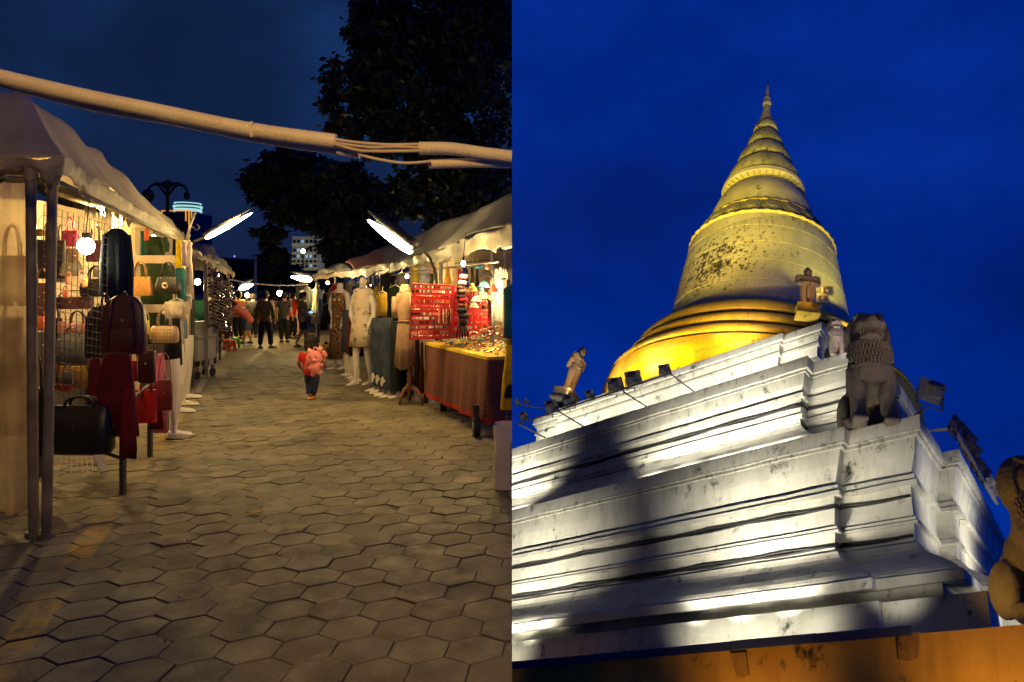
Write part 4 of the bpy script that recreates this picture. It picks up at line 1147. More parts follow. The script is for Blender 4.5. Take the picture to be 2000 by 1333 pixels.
for u0, v0, u1, v1 in ((316, 412, 375, 412), (316, 412, 316, 420), (374, 412, 374, 445), (369, 413, 369, 440), (363, 413, 363, 432)):
    part(MB().bar(P(u0, v0, yT - .3), P(u1, v1, yT - .3), PX(1.6, yT)), 'light_strip', OR_, tw)
bd = thing('office_building', 'cream multi-storey building with rows of windows, partly lit, behind the trees', 'building', (P(596, 540, 90).x, 90, 0))
yB = 90; x0, x1 = P(571, 0, yB).x, P(621, 0, yB).x
zb_ = lambda v: P(0, v, yB).z
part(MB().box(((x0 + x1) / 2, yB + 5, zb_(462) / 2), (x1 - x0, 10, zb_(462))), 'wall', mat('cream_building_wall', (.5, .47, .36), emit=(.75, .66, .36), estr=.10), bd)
part(MB().box(((x0 + x1) / 2, yB - .4, zb_(529) / 2), (x1 - x0 + .2, .4, zb_(529))), 'lower_wall', mat('grey_lower_wall', (.16, .17, .14)), bd)
WD = mat('dark_window', (.015, .02, .035), rough=.1, spec=.8); WL = mat('lit_window_blue', (.1, .2, .4), emit=(.30, .62, 1.0), estr=.7)
for ri, v in enumerate((472, 489, 501, 510, 519)):
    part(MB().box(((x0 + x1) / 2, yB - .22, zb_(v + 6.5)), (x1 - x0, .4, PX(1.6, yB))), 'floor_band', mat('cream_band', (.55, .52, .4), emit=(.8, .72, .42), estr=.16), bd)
    for ci in range(6):
        lit = (ri, ci) in ((1, 1), (1, 2), (2, 1), (2, 3), (0, 2), (4, 4), (2, 4))
        cxx = x0 + (ci + .6) / 6.2 * (x1 - x0)
        f_ = part(MB().box((cxx, yB - .05, zb_(v)), (PX(5, yB), .2, PX(6.4, yB))), 'window', mat('window_frame_cream', (.5, .48, .38)), bd)
        g_ = MB().box((cxx, yB - .18, zb_(v)), (PX(4.1, yB), .1, PX(5.4, yB))).build('pane', WL if lit else WD); g_.parent = f_; g_.matrix_parent_inverse = f_.matrix_world.inverted() if False else Matrix.Translation(bd.location).inverted() @ Matrix.Identity(4) if False else Matrix.Identity(4)
beacon = thing('beacon_light', 'tiny blue light above the dark hill', 'light', P(458, 501, 165))
part(MB().ball(P(458, 501, 165), .28, 8, 6), 'lamp_head', mat('blue_beacon', (.1, .1, .5), emit=(.15, .15, 1.0), estr=1.6), beacon)
part(MB().tube([P(458, 503, 165), P(458, 530, 165)], .12, 5), 'mast', BLACK, beacon)
orn = thing('ornate_lamp_post', 'dark ornamental lamp post with curled arms silhouetted over the tent', 'lamp post', (P(327, 400, 32).x, 32, 0))
yO = 32; c = P(327, 380, yO)
part(MB().tube([Vector((c.x, yO, 0)), P(327, 352, yO)], [.12, .07], 8), 'shaft', BLACK, orn)
for sx in (-1, 1):
    for px in ([(327, 385), (327 + sx * 16, 364), (327 + sx * 30, 362), (327 + sx * 38, 372), (327 + sx * 38, 380)], [(327, 372), (327 + sx * 10, 362), (327 + sx * 22, 358), (327 + sx * 28, 364)]):
        part(MB().tube(spline(px, yO, 8), .055, 6), 'curled_arm', BLACK, orn, smooth=True)
for k in range(9):
    an = R(20 + k * 17.5); px = [(327 + math.cos(an) * r_ * 1.0, 362 - math.sin(an) * r_ * .8 + (r_ / 18) ** 2 * 5) for r_ in (0, 6, 12, 18)]
    part(MB().tube(spline(px, yO, 5), [.07 - .05 * i / 15 for i in range(16)], 5), 'frond', BLACK, orn)
for sx in (-1, 1):
    part(MB().ball(P(327 + sx * 38, 383, yO), (.26, .26, .34) if sx < 0 else (.14, .14, .2), 10, 8), 'lamp_bowl', BLACK, orn)

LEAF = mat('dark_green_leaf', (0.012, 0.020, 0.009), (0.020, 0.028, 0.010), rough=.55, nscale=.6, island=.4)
BARK = mat('dark_bark', (0.06, 0.045, 0.035), (0.03, 0.024, 0.02), rough=.9, nscale=4, bump=.5)
def tree(label, name, blobs, y0, n, leaf, trunk, limbs):
    t = thing(name, label, 'tree', Vector((trunk[0].x, trunk[0].y, 0)))
    mb = MB(); r_ = random.Random(len(label))
    tot = sum(b[2] * b[3] for b in blobs)
    for (u, v, ru, rv, yy, dy) in blobs:
        k = int(n * ru * rv / tot)
        clumps = []
        for i in range(max(6, int(k / 55))):
            while True:
                a, b, c = r_.uniform(-1, 1), r_.uniform(-1, 1), r_.uniform(-1, 1)
                d = a * a + b * b + c * c
                if d < 1: break
            sc = 1 if d > .35 else 1.25
            clumps.append((P(u + a * ru, v + b * rv, yy + c * dy), PX(min(ru, rv) * .27, yy) * r_.uniform(.7, 1.3)))
        for i in range(k):
            p, rad = clumps[i % len(clumps)]
            q = p + Vector((r_.gauss(0, .55), r_.gauss(0, .55), r_.gauss(0, .45))) * rad
            ax = Vector((r_.uniform(-1, 1), r_.uniform(-1, 1), r_.uniform(-1.3, .1))).normalized()
            s_ = ax.cross(Vector((r_.uniform(-1, 1), r_.uniform(-1, 1), r_.uniform(-1, 1)))).normalized()
            l_ = leaf * r_.uniform(.7, 1.4)
            tip = q + ax * l_; w_ = s_ * l_ * .24
            mb.add([q, q + ax * l_ * .45 + w_, tip, q + ax * l_ * .45 - w_], [(0, 1, 2, 3)])
    o = part(mb, 'crown', LEAF, t, seam=-1, fixn=False)
    tb = MB(); tb.tube([Vector(p) for p in trunk], [lerp(.32, .14, i / (len(trunk) - 1)) * y0 / 20 for i in range(len(trunk))], 10)
    part(tb, 'trunk', BARK, t, smooth=True, seam=-1)
    for lm in limbs:
        part(MB().tube(lm, [lerp(.13, .03, i / (len(lm) - 1)) * y0 / 20 for i in range(len(lm))], 8), 'limb', BARK, t, smooth=True, seam=-1)
    return t
y = 19.0
bigb = [(850, 60, 160, 75, y, 2.0), (760, 60, 75, 90, y, 1.6), (720, 150, 88, 70, y, 1.6), (690, 215, 62, 50, y, 1.4), (820, 190, 130, 100, y, 2.2), (940, 130, 120, 150, y, 2.4), (960, 20, 120, 80, y, 2.0),
        (760, 265, 75, 45, y, 1.5), (880, 300, 110, 70, y, 2.0), (960, 350, 90, 60, y, 2.0), (800, 350, 32, 30, y, 1.0), (840, 390, 60, 50, y, 1.5), (920, 420, 90, 50, y, 1.8), (710, 10, 22, 18, y, .6)]
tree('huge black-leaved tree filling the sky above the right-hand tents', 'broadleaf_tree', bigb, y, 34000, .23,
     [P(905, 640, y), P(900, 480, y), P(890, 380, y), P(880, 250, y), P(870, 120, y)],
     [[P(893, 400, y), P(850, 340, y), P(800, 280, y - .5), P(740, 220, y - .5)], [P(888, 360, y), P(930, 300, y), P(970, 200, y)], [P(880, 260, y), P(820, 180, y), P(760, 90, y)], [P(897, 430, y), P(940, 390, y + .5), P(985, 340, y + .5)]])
y = 34.0
midb = [(560, 330, 70, 42, y, 2.4), (515, 350, 44, 38, y, 2), (620, 340, 80, 50, y, 2.8), (700, 370, 70, 48, y, 2.6), (560, 400, 60, 44, y, 2.4), (660, 408, 90, 48, y, 2.8), (740, 420, 60, 55, y, 2.4),
        (524, 452, 28, 34, y, 2), (700, 480, 80, 40, y, 2.6), (530, 505, 26, 28, y, 1.8), (555, 300, 26, 18, y, 1.2), (676, 498, 34, 26, y, 1.6)]
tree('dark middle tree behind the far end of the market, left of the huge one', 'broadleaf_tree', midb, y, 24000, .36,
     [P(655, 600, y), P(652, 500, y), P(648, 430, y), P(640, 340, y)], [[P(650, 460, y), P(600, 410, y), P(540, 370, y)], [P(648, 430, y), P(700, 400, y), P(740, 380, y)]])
y = 48.0
lowb = [(520, 525, 30, 30, y, 3), (548, 535, 34, 30, y, 3), (610, 545, 30, 14, y, 2), (505, 545, 16, 18, y, 2)]
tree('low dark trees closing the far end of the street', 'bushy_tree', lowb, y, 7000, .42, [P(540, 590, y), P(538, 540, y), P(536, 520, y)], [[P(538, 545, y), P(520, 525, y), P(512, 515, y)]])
# ================================================================== goods, builders
def RZ(a): return Matrix.Rotation(a, 3, 'Z')
def srect(hw, hd, n=20, e=.45):
    out = []
    for k in range(n):
        t = 2 * math.pi * k / n; c, s_ = math.cos(t), math.sin(t)
        out.append((hw * math.copysign(abs(c) ** e, c), hd * math.copysign(abs(s_) ** e, s_)))
    return out
def rings_at(mb, base, yaw, prof, e=.45, n=20, m=None, lean=0):
    q = RZ(yaw); rows = []
    for z, hw, hd in prof: rows.append([base + q @ Vector((x, y + lean * z, z)) for x, y in srect(hw, hd, n, e)])
    return mb.rings(rows, m=m)
BAGG = 'bags displayed at the handbag stall'
def bag(label, u, v0, v1, w, y, col, style='handbag', vh=None, yaw=0.0, depth=.32, hcol=None, clasp=True, cat='bag', group=BAGG, matl=None, name=None):
    base = P(u, v1, y); h = PX(v1 - v0, y); W_ = PX(w, y) / 2; D = W_ * depth
    t = thing(name or {'handbag': 'handbag', 'backpack': 'backpack', 'flat': 'shoulder_bag', 'tote': 'tote_bag', 'duffel': 'duffel_bag'}[style], label, cat, base, group)
    m_ = matl or leather(col); hm = leather(hcol or tuple(c * .8 for c in col))
    q = RZ(yaw); mb = MB()
    if style == 'handbag':
        prof = [(0, W_ * .92, D * .9), (h * .06, W_, D), (h * .45, W_ * .95, D * .92), (h * .88, W_ * .80, D * .45), (h, W_ * .76, D * .30)]
    elif style == 'duffel':
        prof = [(0, W_ * .9, D * .75), (h * .10, W_ * .99, D * 1.0), (h * .5, W_, D * 1.12), (h * .85, W_ * .96, D * .75), (h, W_ * .86, D * .25)]
    elif style == 'backpack':
        prof = [(0, W_ * .9, D * .9), (h * .05, W_, D), (h * .5, W_ * .99, D), (h * .78, W_ * .92, D * .9), (h * .92, W_ * .70, D * .65), (h, W_ * .35, D * .3)]
    elif style == 'flat':
        prof = [(0, W_ * .85, D * .7), (h * .05, W_, D), (h * .95, W_, D * .8), (h, W_ * .85, D * .4)]
    else:
        prof = [(0, W_ * .85, D), (h * .04, W_ * .9, D), (h * .5, W_ * .96, D * .9), (h, W_ * 1.0, D * .35)]
    rings_at(mb, base, yaw, prof, .4 if style != 'duffel' else .6)
    part(mb, 'body', m_, t, smooth=True, angle=50)
    top = base + Vector((0, 0, h))
    hv = P(u, vh, y).z - top.z if vh is not None else h * .5
    mb = MB()
    if style in ('handbag', 'duffel', 'tote'):
        for s_ in (-1, 1):
            a = W_ * .46
            pts = [top + q @ Vector((a * math.cos(x) * (1.0 if abs(math.cos(x)) < .9 else 1.02), s_ * D * .32 * (1 - .5 * math.sin(x)), max(-.02, hv * math.sin(x) ** .8) - (.02 if x in (0, math.pi) else 0))) for x in [math.pi * i / 14 for i in range(15)]]
            mb.tube(pts, max(.006, W_ * .045), 6)
        part(mb, 'handles', hm, t, smooth=True)
    elif style == 'backpack':
        for s_ in (-1, 1):
            mb.tube([base + q @ Vector((s_ * W_ * .4, -D * .9, h * .95)), base + q @ Vector((s_ * W_ * .5, -D * 1.25, h * .6)), base + q @ Vector((s_ * W_ * .6, -D * 1.0, h * .1))], W_ * .07, 6)
        mb.tube([top + q @ Vector((-W_ * .15, 0, -.01)), top + q @ Vector((0, 0, h * .08)), top + q @ Vector((W_ * .15, 0, -.01))], W_ * .05, 6)
        part(mb, 'straps', hm, t, smooth=True)
        mb = MB(); rings_at(mb, base + q @ Vector((0, -D * .85, h * .08)), yaw, [(0, W_ * .6, D * .3), (h * .02, W_ * .66, D * .4), (h * .33, W_ * .66, D * .36), (h * .36, W_ * .55, D * .2)], .4)
        part(mb, 'pocket', m_, t, smooth=True, angle=50)
    else:
        pts = [top + q @ Vector((W_ * .85 * math.cos(x), 0, hv * math.sin(x))) for x in [math.pi * i / 12 for i in range(13)]]
        part(mb.tube(pts, max(.004, W_ * .03), 5), 'strap', hm, t, smooth=True)
    if clasp:
        mb = MB(); fr = -D * .95
        if style == 'handbag':
            for s_ in (-1, 1): mb.ball(base + q @ Vector((s_ * W_ * .42, -D * .5, h * .93)), W_ * .055, 8, 6)
        mb.ball(base + q @ Vector((0, fr, h * .58)), (W_ * .07, W_ * .03, W_ * .07), 8, 6)
        part(mb, 'clasp', GOLD, t, smooth=True)
    return t

KINDS = {
 'dress': [(0, .22, .5), (.02, .50, .6), (.05, .72, .7), (.13, .66, .8), (.26, .60, .85), (.38, .52, .8), (.41, .52, .8), (.48, .62, .9), (.7, .80, .95), (1, 1, 1)],
 'slip': [(0, .35, .4), (.06, .50, .6), (.2, .56, .7), (.30, .5, .7), (.6, .8, .9), (1, 1, 1)],
 'shirt': [(0, .24, .5), (.04, .6, .6), (.10, .95, .7), (.2, .86, .8), (.6, .84, .8), (1, .9, .8)],
 'skirt': [(0, .62, .7), (.05, .64, .7), (.5, .85, .9), (1, 1, 1)],
 'drape': [(0, .55, .5), (.2, .7, .7), (.6, .85, .8), (1, 1, .8)],
 'coat': [(0, .25, .5), (.05, .75, .7), (.12, 1, .9), (.5, .92, 1), (1, .98, 1)]}
def garment_mesh(base_top, w, h, kind, yaw=0.0, depth=.28, folds=7, amp=.10, seed=0, hem=0.0, prof=None):
    q = RZ(yaw); rows = []; n = 48
    for t, a, d in (prof or KINDS[kind]):
        row = []
        for k in range(n):
            th = 2 * math.pi * k / n
            f = 1 + amp * t * (math.sin(folds * th + seed + .6 * math.sin(3 * th + seed)) + .4 * math.sin(2.3 * folds * th + 2 * seed))
            x = a * w / 2 * math.cos(th) * (1 + (f - 1) * .25); y = d * w * depth * math.sin(th) * f
            z = -h * t + (hem * h * math.sin(2 * th + seed) * (1 if t == 1 else 0))
            row.append(base_top + q @ Vector((x, y, z)))
        rows.append(row)
    return MB().rings(rows, cap=True)
CLG = 'clothes hung on the market stalls'
def garment(label, u, v0, v1, w, y, m_, kind='dress', yaw=0.0, cat='garment', group=CLG, name=None, hanger=True, depth=.28, amp=.10, folds=7, hem=0.0, sleeves=None, seam=0, extra=None):
    top = P(u, v0, y); h = PX(v1 - v0, y); W_ = PX(w, y); sd = rnd.uniform(0, 6)
    t = thing(name or {'dress': 'dress', 'slip': 'dress', 'shirt': 'shirt', 'skirt': 'skirt', 'drape': 'scarf', 'coat': 'coat'}[kind], label, cat, top, group)
    m_ = cloth(m_) if isinstance(m_, tuple) else m_
    part(garment_mesh(top, W_, h, kind, yaw, depth, folds, amp, sd, hem), 'cloth', m_, t, smooth=True, seam=seam)
    q = RZ(yaw)
    if sleeves:
        for s_ in (-1, 1):
            a = top + q @ Vector((s_ * W_ * .40, 0, -h * .09)); mb = MB()
            L_ = h * sleeves
            mb.tube([a, a + q @ Vector((s_ * W_ * .12, 0, -L_ * .5)), a + q @ Vector((s_ * W_ * .13, -.01, -L_))], [W_ * .13, W_ * .12, W_ * .10], 10)
            part(mb, 'sleeve', m_, t, smooth=True, angle=60, seam=seam)
    if hanger:
        mb = MB()
        mb.tube([top + q @ Vector((-W_ * .36, 0, -h * .035)), top + Vector((0, 0, .03)), top + q @ Vector((W_ * .36, 0, -h * .035))], .008, 5)
        mb.tube([top + Vector((0, 0, .03)), top + Vector((0, 0, .08)), top + Vector((.02, 0, .10)), top + Vector((.0, 0, .12))], .005, 5)
        part(mb, 'hanger', mat('pale_plastic_hanger', (.6, .55, .45)), t, smooth=True, seam=seam)
    return t

SKINM = mat('mannequin_plastic', (0.62, 0.56, 0.44), (0.56, 0.5, 0.39), rough=.35, nscale=3)
def leg_pts(hip, foot, toe, out=0.0):
    k = hip.lerp(foot, .48) + toe * .03
    return [hip, hip.lerp(k, .5), k, k.lerp(foot, .35) - toe * .012, k.lerp(foot, .85), foot]
def legs_mesh(name, base, ht, yaw, root, m_, spread=.09, hipw=.085, stride=0.0, fs=None):
    q = RZ(yaw); mbs = []; k_ = fs or ht
    for s_ in (-1, 1):
        toe = q @ Vector((0, 1, 0))
        foot = base + q @ Vector((s_ * spread, s_ * stride, .07 * k_))
        hip = base + q @ Vector((s_ * hipw, 0, ht))
        pts = leg_pts(hip, foot, toe)
        mb = MB(); mb.tube(pts, [k_ * r_ for r_ in (.095, .086, .060, .062, .036, .036)], 14)
        ft = []
        f0 = base + q @ Vector((s_ * spread, s_ * stride, 0))
        for a, w_, h_ in ((-.075, .022, .045), (-.05, .034, .075), (.0, .036, .085), (.07, .040, .055), (.13, .043, .034), (.175, .036, .024), (.20, .020, .014)):
            c = f0 + toe * (a * k_ * 1.12)
            sd = q @ Vector((1, 0, 0))
            ft.append([c + sd * (w_ * k_ * 1.05 * math.cos(x)) + Vector((0, 0, max(0, h_ * k_ * math.sin(x)) )) for x in [math.pi * i / 8 for i in range(9)]])
        mb.rings(ft)
        o = part(mb, name, m_, root, smooth=True, angle=70); mbs.append(o)
    return mbs
def mannequin(label, u, vf, vn, y, wear, yaw=0.0, arms=True, stride=.03, group='dressed mannequins in front of the dress stall', head=False):
    base = P(u, vf, y); base.z = 0.0; hN = P(u, vn, y).z        # height of the neck top
    t = thing('mannequin', label, 'mannequin', base, group)
    s = hN; q = RZ(yaw)
    legs_mesh('leg', base, .52 * s, yaw, t, SKINM, .055 * s, .055 * s, stride * s)
    tor = [(.50, .105, .07), (.56, .112, .075), (.64, .088, .062), (.72, .080, .058), (.80, .100, .075), (.86, .105, .07), (.905, .085, .05), (.93, .035, .035), (.99, .032, .032), (1.0, .026, .026)]
    mb = MB(); rings_at(mb, base, yaw, [(z * s, a * s, d * s) for z, a, d in tor], .9)
    if head: mb.ball(base + Vector((0, 0, 1.03 * s)), (.035 * s, .035 * s, .045 * s))
    part(mb, 'torso', SKINM, t, smooth=True)
    if arms:
        for s_ in (-1, 1):
            bend = .10 if s_ > 0 else .02
            pts = [(s_ * .10, 0, .885), (s_ * .135, .0, .80), (s_ * .15, .01, .69), (s_ * (.15 - bend), .06, .59), (s_ * (.145 - bend), .08, .53)]
            mb = MB().tube([base + q @ (Vector(p) * s) for p in pts], [r_ * s for r_ in (.036, .032, .026, .02, .017)], 10)
            w0 = base + q @ (Vector(pts[-1]) * s)
            for f in range(5):
                mb.tube([w0, w0 + q @ Vector(((f - 2) * .007 * s, .014 * s, -.03 * s)), w0 + q @ Vector(((f - 2) * .008 * s, .012 * s, (-.058 - .004 * (2 - abs(f - 2))) * s))], [.009 * s, .007 * s, .004 * s], 6)
            part(mb, 'arm', SKINM, t, smooth=True)
    for nm, m_, v0, v1, w, kind, kw in wear:
        top = P(u, v0, y); 
        o = part(garment_mesh(Vector((base.x, base.y, top.z)), PX(w, y), PX(v1 - v0, y), kind, yaw, kw.get('depth', .30) * 1.35, kw.get('folds', 7), kw.get('amp', .06), rnd.uniform(0, 6), kw.get('hem', 0)), nm, m_, t, smooth=True)
    return t
def print_mat(name, base, ink, scale, rings=True):
    m = bpy.data.materials.new(name); m.use_nodes = True
    nt = m.node_tree; N, L = nt.nodes, nt.links
    b = N['Principled BSDF']; b.inputs['Roughness'].default_value = .8
    tc = N.new('ShaderNodeTexCoord')
    nz = N.new('ShaderNodeTexNoise'); nz.inputs['Scale'].default_value = scale * 1.4
    L.new(tc.outputs['Object'], nz.inputs['Vector'])
    ad = N.new('ShaderNodeMix'); ad.data_type = 'VECTOR'; ad.inputs[0].default_value = .10
    L.new(tc.outputs['Object'], ad.inputs[4]); L.new(nz.outputs['Color'], ad.inputs[5])
    v = N.new('ShaderNodeTexVoronoi'); v.inputs['Scale'].default_value = scale
    L.new(ad.outputs[1], v.inputs['Vector'])
    r = N.new('ShaderNodeValToRGB'); e = r.color_ramp.elements
    if rings:
        pts = [(0, ink), (.07, ink), (.09, base), (.20, base), (.23, ink), (.29, ink), (.32, base), (1, base)]
    else:
        pts = [(0, base), (.25, base), (.32, ink), (.5, ink), (.56, tuple(c * .45 for c in base)), (1, ink)]
    while len(e) < len(pts): e.new(.5)
    for k, (p, c) in enumerate(pts): e[k].position = p; e[k].color = (*c, 1)
    L.new(v.outputs['Distance'], r.inputs[0]); L.new(r.outputs[0], b.inputs['Base Color'])
    L.new(b.outputs[0], N['Material Output'].inputs[0]); return m
LEOP = print_mat('leopard_print', (.48, .24, .07), (.02, .014, .01), 13, False)
FACES = print_mat('line_drawing_print', (.60, .48, .31), (.03, .025, .02), 9.5, True)
QUILT = None
def checker_mat(name, a, b_, scale):
    m = bpy.data.materials.new(name); m.use_nodes = True
    nt = m.node_tree; N, L = nt.nodes, nt.links
    b = N['Principled BSDF']; b.inputs['Roughness'].default_value = .5
    tc = N.new('ShaderNodeTexCoord'); mp = N.new('ShaderNodeMapping'); mp.inputs['Rotation'].default_value = (0, R(45), 0)
    L.new(tc.outputs['Object'], mp.inputs[0])
    c = N.new('ShaderNodeTexChecker'); c.inputs['Scale'].default_value = scale; c.inputs[1].default_value = (*a, 1); c.inputs[2].default_value = (*b_, 1)
    L.new(mp.outputs[0], c.inputs[0]); L.new(c.outputs[0], b.inputs['Base Color'])
    L.new(b.outputs[0], N['Material Output'].inputs[0]); return m

# ------------------------------------------------------------------ people
HAIR = mat('black_hair', (.012, .010, .009), (.02, .017, .014), rough=.7, nscale=30, bump=.4, bscale=60, spec=.08)
SKIN = mat('warm_brown_skin', (.30, .165, .095), (.26, .14, .08), rough=.55, nscale=6)
DEF = dict(pelvis=(0, 0, .52), spine=(0, 0, .62), chest=(0, 0, .735), neck=(0, -.004, .835), head0=(0, .008, .875), head1=(0, .012, .93), head2=(0, .004, .985),
           hipR=(.05, 0, .49), kneeR=(.055, .012, .275), ankR=(.055, -.008, .05), toeR=(.066, .075, .018), hipL=(-.05, 0, .49), kneeL=(-.055, .012, .275), ankL=(-.055, -.008, .05), toeL=(-.066, .075, .018),
           shR=(.108, 0, .80), elR=(.142, -.012, .635), wrR=(.150, .028, .50), haR=(.150, .045, .462), shL=(-.108, 0, .80), elL=(-.142, -.012, .635), wrL=(-.150, .028, .50), haL=(-.150, .045, .462))
RAD = dict(pelvis=.070, spine=.066, chest=.080, neck=.030, head0=.040, head1=.056, head2=.040, hip=.056, knee=.036, ank=.023, toe=.020, sh=.040, el=.027, wr=.018, ha=.019)
def person(label, u, vf, vh, yaw, shirt, pants, pose=None, sleeve=.55, leg=1.0, hair='short', shoes=(.02, .018, .016), y=None, child=False, z0=0.0, group='shoppers walking in the market street'):
    y = y or GY(vf); base = P(u, vf, y); base.z = z0
    h = P(u, vh, y).z - base.z
    J = dict(DEF); Rr = dict(RAD)
    if child:
        J.update(pelvis=(0, 0, .44), spine=(0, 0, .53), chest=(0, 0, .63), neck=(0, -.004, .735), head0=(0, .0, .79), head1=(0, .0, .87), head2=(0, 0, .965),
                 hipR=(.055, 0, .41), hipL=(-.055, 0, .41), kneeR=(.055, .012, .23), kneeL=(-.055, .012, .23), shR=(.145, 0, .69), shL=(-.145, 0, .69), elR=(.20, -.02, .575), elL=(-.20, -.02, .575),
                 wrR=(.185, .05, .50), wrL=(-.185, .05, .50), haR=(.175, .075, .475), haL=(-.175, .075, .475))
        Rr.update(head0=.062, head1=.095, head2=.06, neck=.038, pelvis=.10, spine=.10, chest=.105, hip=.075, knee=.052, ank=.036, toe=.032, sh=.055, el=.036)
    fdir = (0, 1, 0)
    if pose:
        J.update({k: v for k, v in pose.items() if k != 'face'}); fdir = pose.get('face', fdir)
    q = RZ(yaw)
    def w(p): return base + q @ (Vector(p) * h)
    t = thing('person', label, 'person', base, group)
    names = list(J); idx = {k: i for i, k in enumerate(names)}
    V = [w(J[k]) for k in names]
    rr = [Rr[k.rstrip('LR') if k not in Rr else k] * h for k in names]
    E = [('pelvis', 'spine'), ('spine', 'chest'), ('chest', 'neck'), ('neck', 'head0'), ('head0', 'head1'), ('head1', 'head2')]
    for s_ in 'RL': E += [('pelvis', 'hip' + s_), ('hip' + s_, 'knee' + s_), ('knee' + s_, 'ank' + s_), ('ank' + s_, 'toe' + s_), ('chest', 'sh' + s_), ('sh' + s_, 'el' + s_), ('el' + s_, 'wr' + s_), ('wr' + s_, 'ha' + s_)]
    E = [(idx[a], idx[b]) for a, b in E]
    body = skin_mesh('body', V, E, rr, SKIN, t, 2)
    # face, ears and fingers joined to the same mesh
    mb = MB(); hd = Vector(J['head1']); hr = Rr['head1']
    nk = (Vector(J['head2']) - Vector(J['head0'])).normalized()
    fw = Vector(fdir).normalized(); sd = fw.cross(nk).normalized()
    mb.ball(w(hd + fw * hr * 1.0 - nk * .006), hr * h * .22, 8, 6)
    mb.ball(w(hd + fw * hr * .92 - nk * .030), (hr * h * .35, hr * h * .18, hr * h * .12), 8, 6)
    for s_ in (-1, 1):
        mb.ball(w(hd + sd * s_ * hr * .98 - nk * .01), (hr * h * .16, hr * h * .2, hr * h * .32), 8, 6)
        mb.ball(w(hd + fw * hr * .86 + sd * s_ * hr * .38 + nk * .008), hr * h * .13, 8, 6)
    for s_ in 'RL':
        a, b = Vector(J['wr' + s_]), Vector(J['ha' + s_]); d = (b - a).normalized(); sx = Vector((1, 0, 0)) if abs(d.x) < .8 else Vector((0, 0, 1))
        n2 = d.cross(sx).normalized()
        for f in range(5):
            o_ = n2 * (f - 2) * .0085; ln = (.030, .042, .046, .042, .033)[f] * (1 if f else .8)
            mb.tube([w(b + o_), w(b + o_ * 1.25 + d * ln * .55), w(b + o_ * 1.3 + d * ln + sx * (-.008 if s_ == 'R' else .008))], [.0075 * h, .0068 * h, .0045 * h], 6)
    bm = bmesh.new(); bm.from_mesh(body.data)
    o2 = mb.build('tmp', SKIN); bm.from_mesh(o2.data); bm.to_mesh(body.data); bm.free(); bpy.data.objects.remove(o2)
    body.data.polygons.foreach_set('use_smooth', [True] * len(body.data.polygons))
    # shirt
    pel, sp, ch, nk_ = [Vector(J[k]) for k in ('pelvis', 'spine', 'chest', 'neck')]
    low = pel + (pel - sp) * .42
    V = [w(p) for p in (pel + (pel - sp) * .85, sp.lerp(pel, .7), ch, ch.lerp(nk_, .72))]; g = .011 * h
    rr = [Rr['pelvis'] * h * 1.22 + g, Rr['spine'] * h * 1.16 + g, Rr['chest'] * h * 1.05 + g, Rr['neck'] * h * 1.25 + g]
    E = [(0, 1), (1, 2), (2, 3)]
    for s_ in 'RL':
        a, b, c = Vector(J['sh' + s_]), Vector(J['el' + s_]), Vector(J['wr' + s_])
        i = len(V); V.append(w(a)); rr.append(Rr['sh'] * h + g); E.append((2, i))
        if sleeve <= 1: V.append(w(a.lerp(b, sleeve))); rr.append(Rr['sh'] * h * .85 + g); E.append((i, i + 1))
        else: V += [w(b), w(b.lerp(c, sleeve - 1))]; rr += [Rr['el'] * h + g, Rr['wr'] * h + g * 1.2]; E += [(i, i + 1), (i + 1, i + 2)]
    skin_mesh('shirt', V, E, rr, cloth(shirt) if isinstance(shirt, tuple) else shirt, t, 2)
    V = [w(pel + (sp - pel) * .15), w(pel - (sp - pel) * .1)]; rr = [Rr['pelvis'] * h * 1.04 + g * .7, Rr['pelvis'] * h * 1.02 + g * .7]; E = [(0, 1)]
    for s_ in 'RL':
        a, b, c = Vector(J['hip' + s_]), Vector(J['knee' + s_]), Vector(J['ank' + s_])
        i = len(V); V.append(w(a)); rr.append(Rr['hip'] * h + g); E.append((1, i))
        if leg < .75: V.append(w(a.lerp(b, leg * 1.5))); rr.append(Rr['knee'] * h * 1.3 + g); E.append((i, i + 1))
        else: V += [w(b), w(c + (b - c) * .02)]; rr += [Rr['knee'] * h + g * 1.5, Rr['ank'] * h + g * 1.5]; E += [(i, i + 1), (i + 1, i + 2)]
    skin_mesh('trousers' if leg > .75 else 'shorts', V, E, rr, cloth(pants), t, 2)
    h1 = Vector(J['head1']); mb = MB()
    mb.ball(w(h1 - fw * hr * .18 + nk * hr * .35), (hr * h * 1.12, hr * h * 1.12, hr * h * 1.12), 14, 10)
    if hair != 'bob': mb.ball(w(h1 - fw * hr * .36 - nk * hr * .25), (hr * h * .98, hr * h * .92, hr * h * 1.0), 14, 10)
    else: mb.ball(w(h1 - fw * hr * .25 - nk * hr * .35), (hr * h * 1.16, hr * h * 1.05, hr * h * 1.15), 14, 10)
    part(mb, 'hair', HAIR, t, smooth=True)
    for s_ in 'RL':
        a, b = Vector(J['ank' + s_]), Vector(J['toe' + s_]); d = (b - a); d.z = 0; d = d.normalized() if d.length > 1e-4 else Vector((0, 1, 0))
        c = a + d * .03; c.z = max(.0, min(a.z, b.z) - .014); mb = MB()
        ang = math.atan2(d.y, d.x) - math.pi / 2
        rings_at(mb, w(c), yaw + ang, [(0, .028 * h, .075 * h), (.012 * h, .030 * h, .077 * h), (.03 * h, .026 * h, .066 * h), (.042 * h, .018 * h, .03 * h)], .8)
        part(mb, 'shoe', mat('shoe_%d_%d_%d' % tuple(int(100 * x) for x in shoes), shoes, rough=.5), t, smooth=True)
    return t
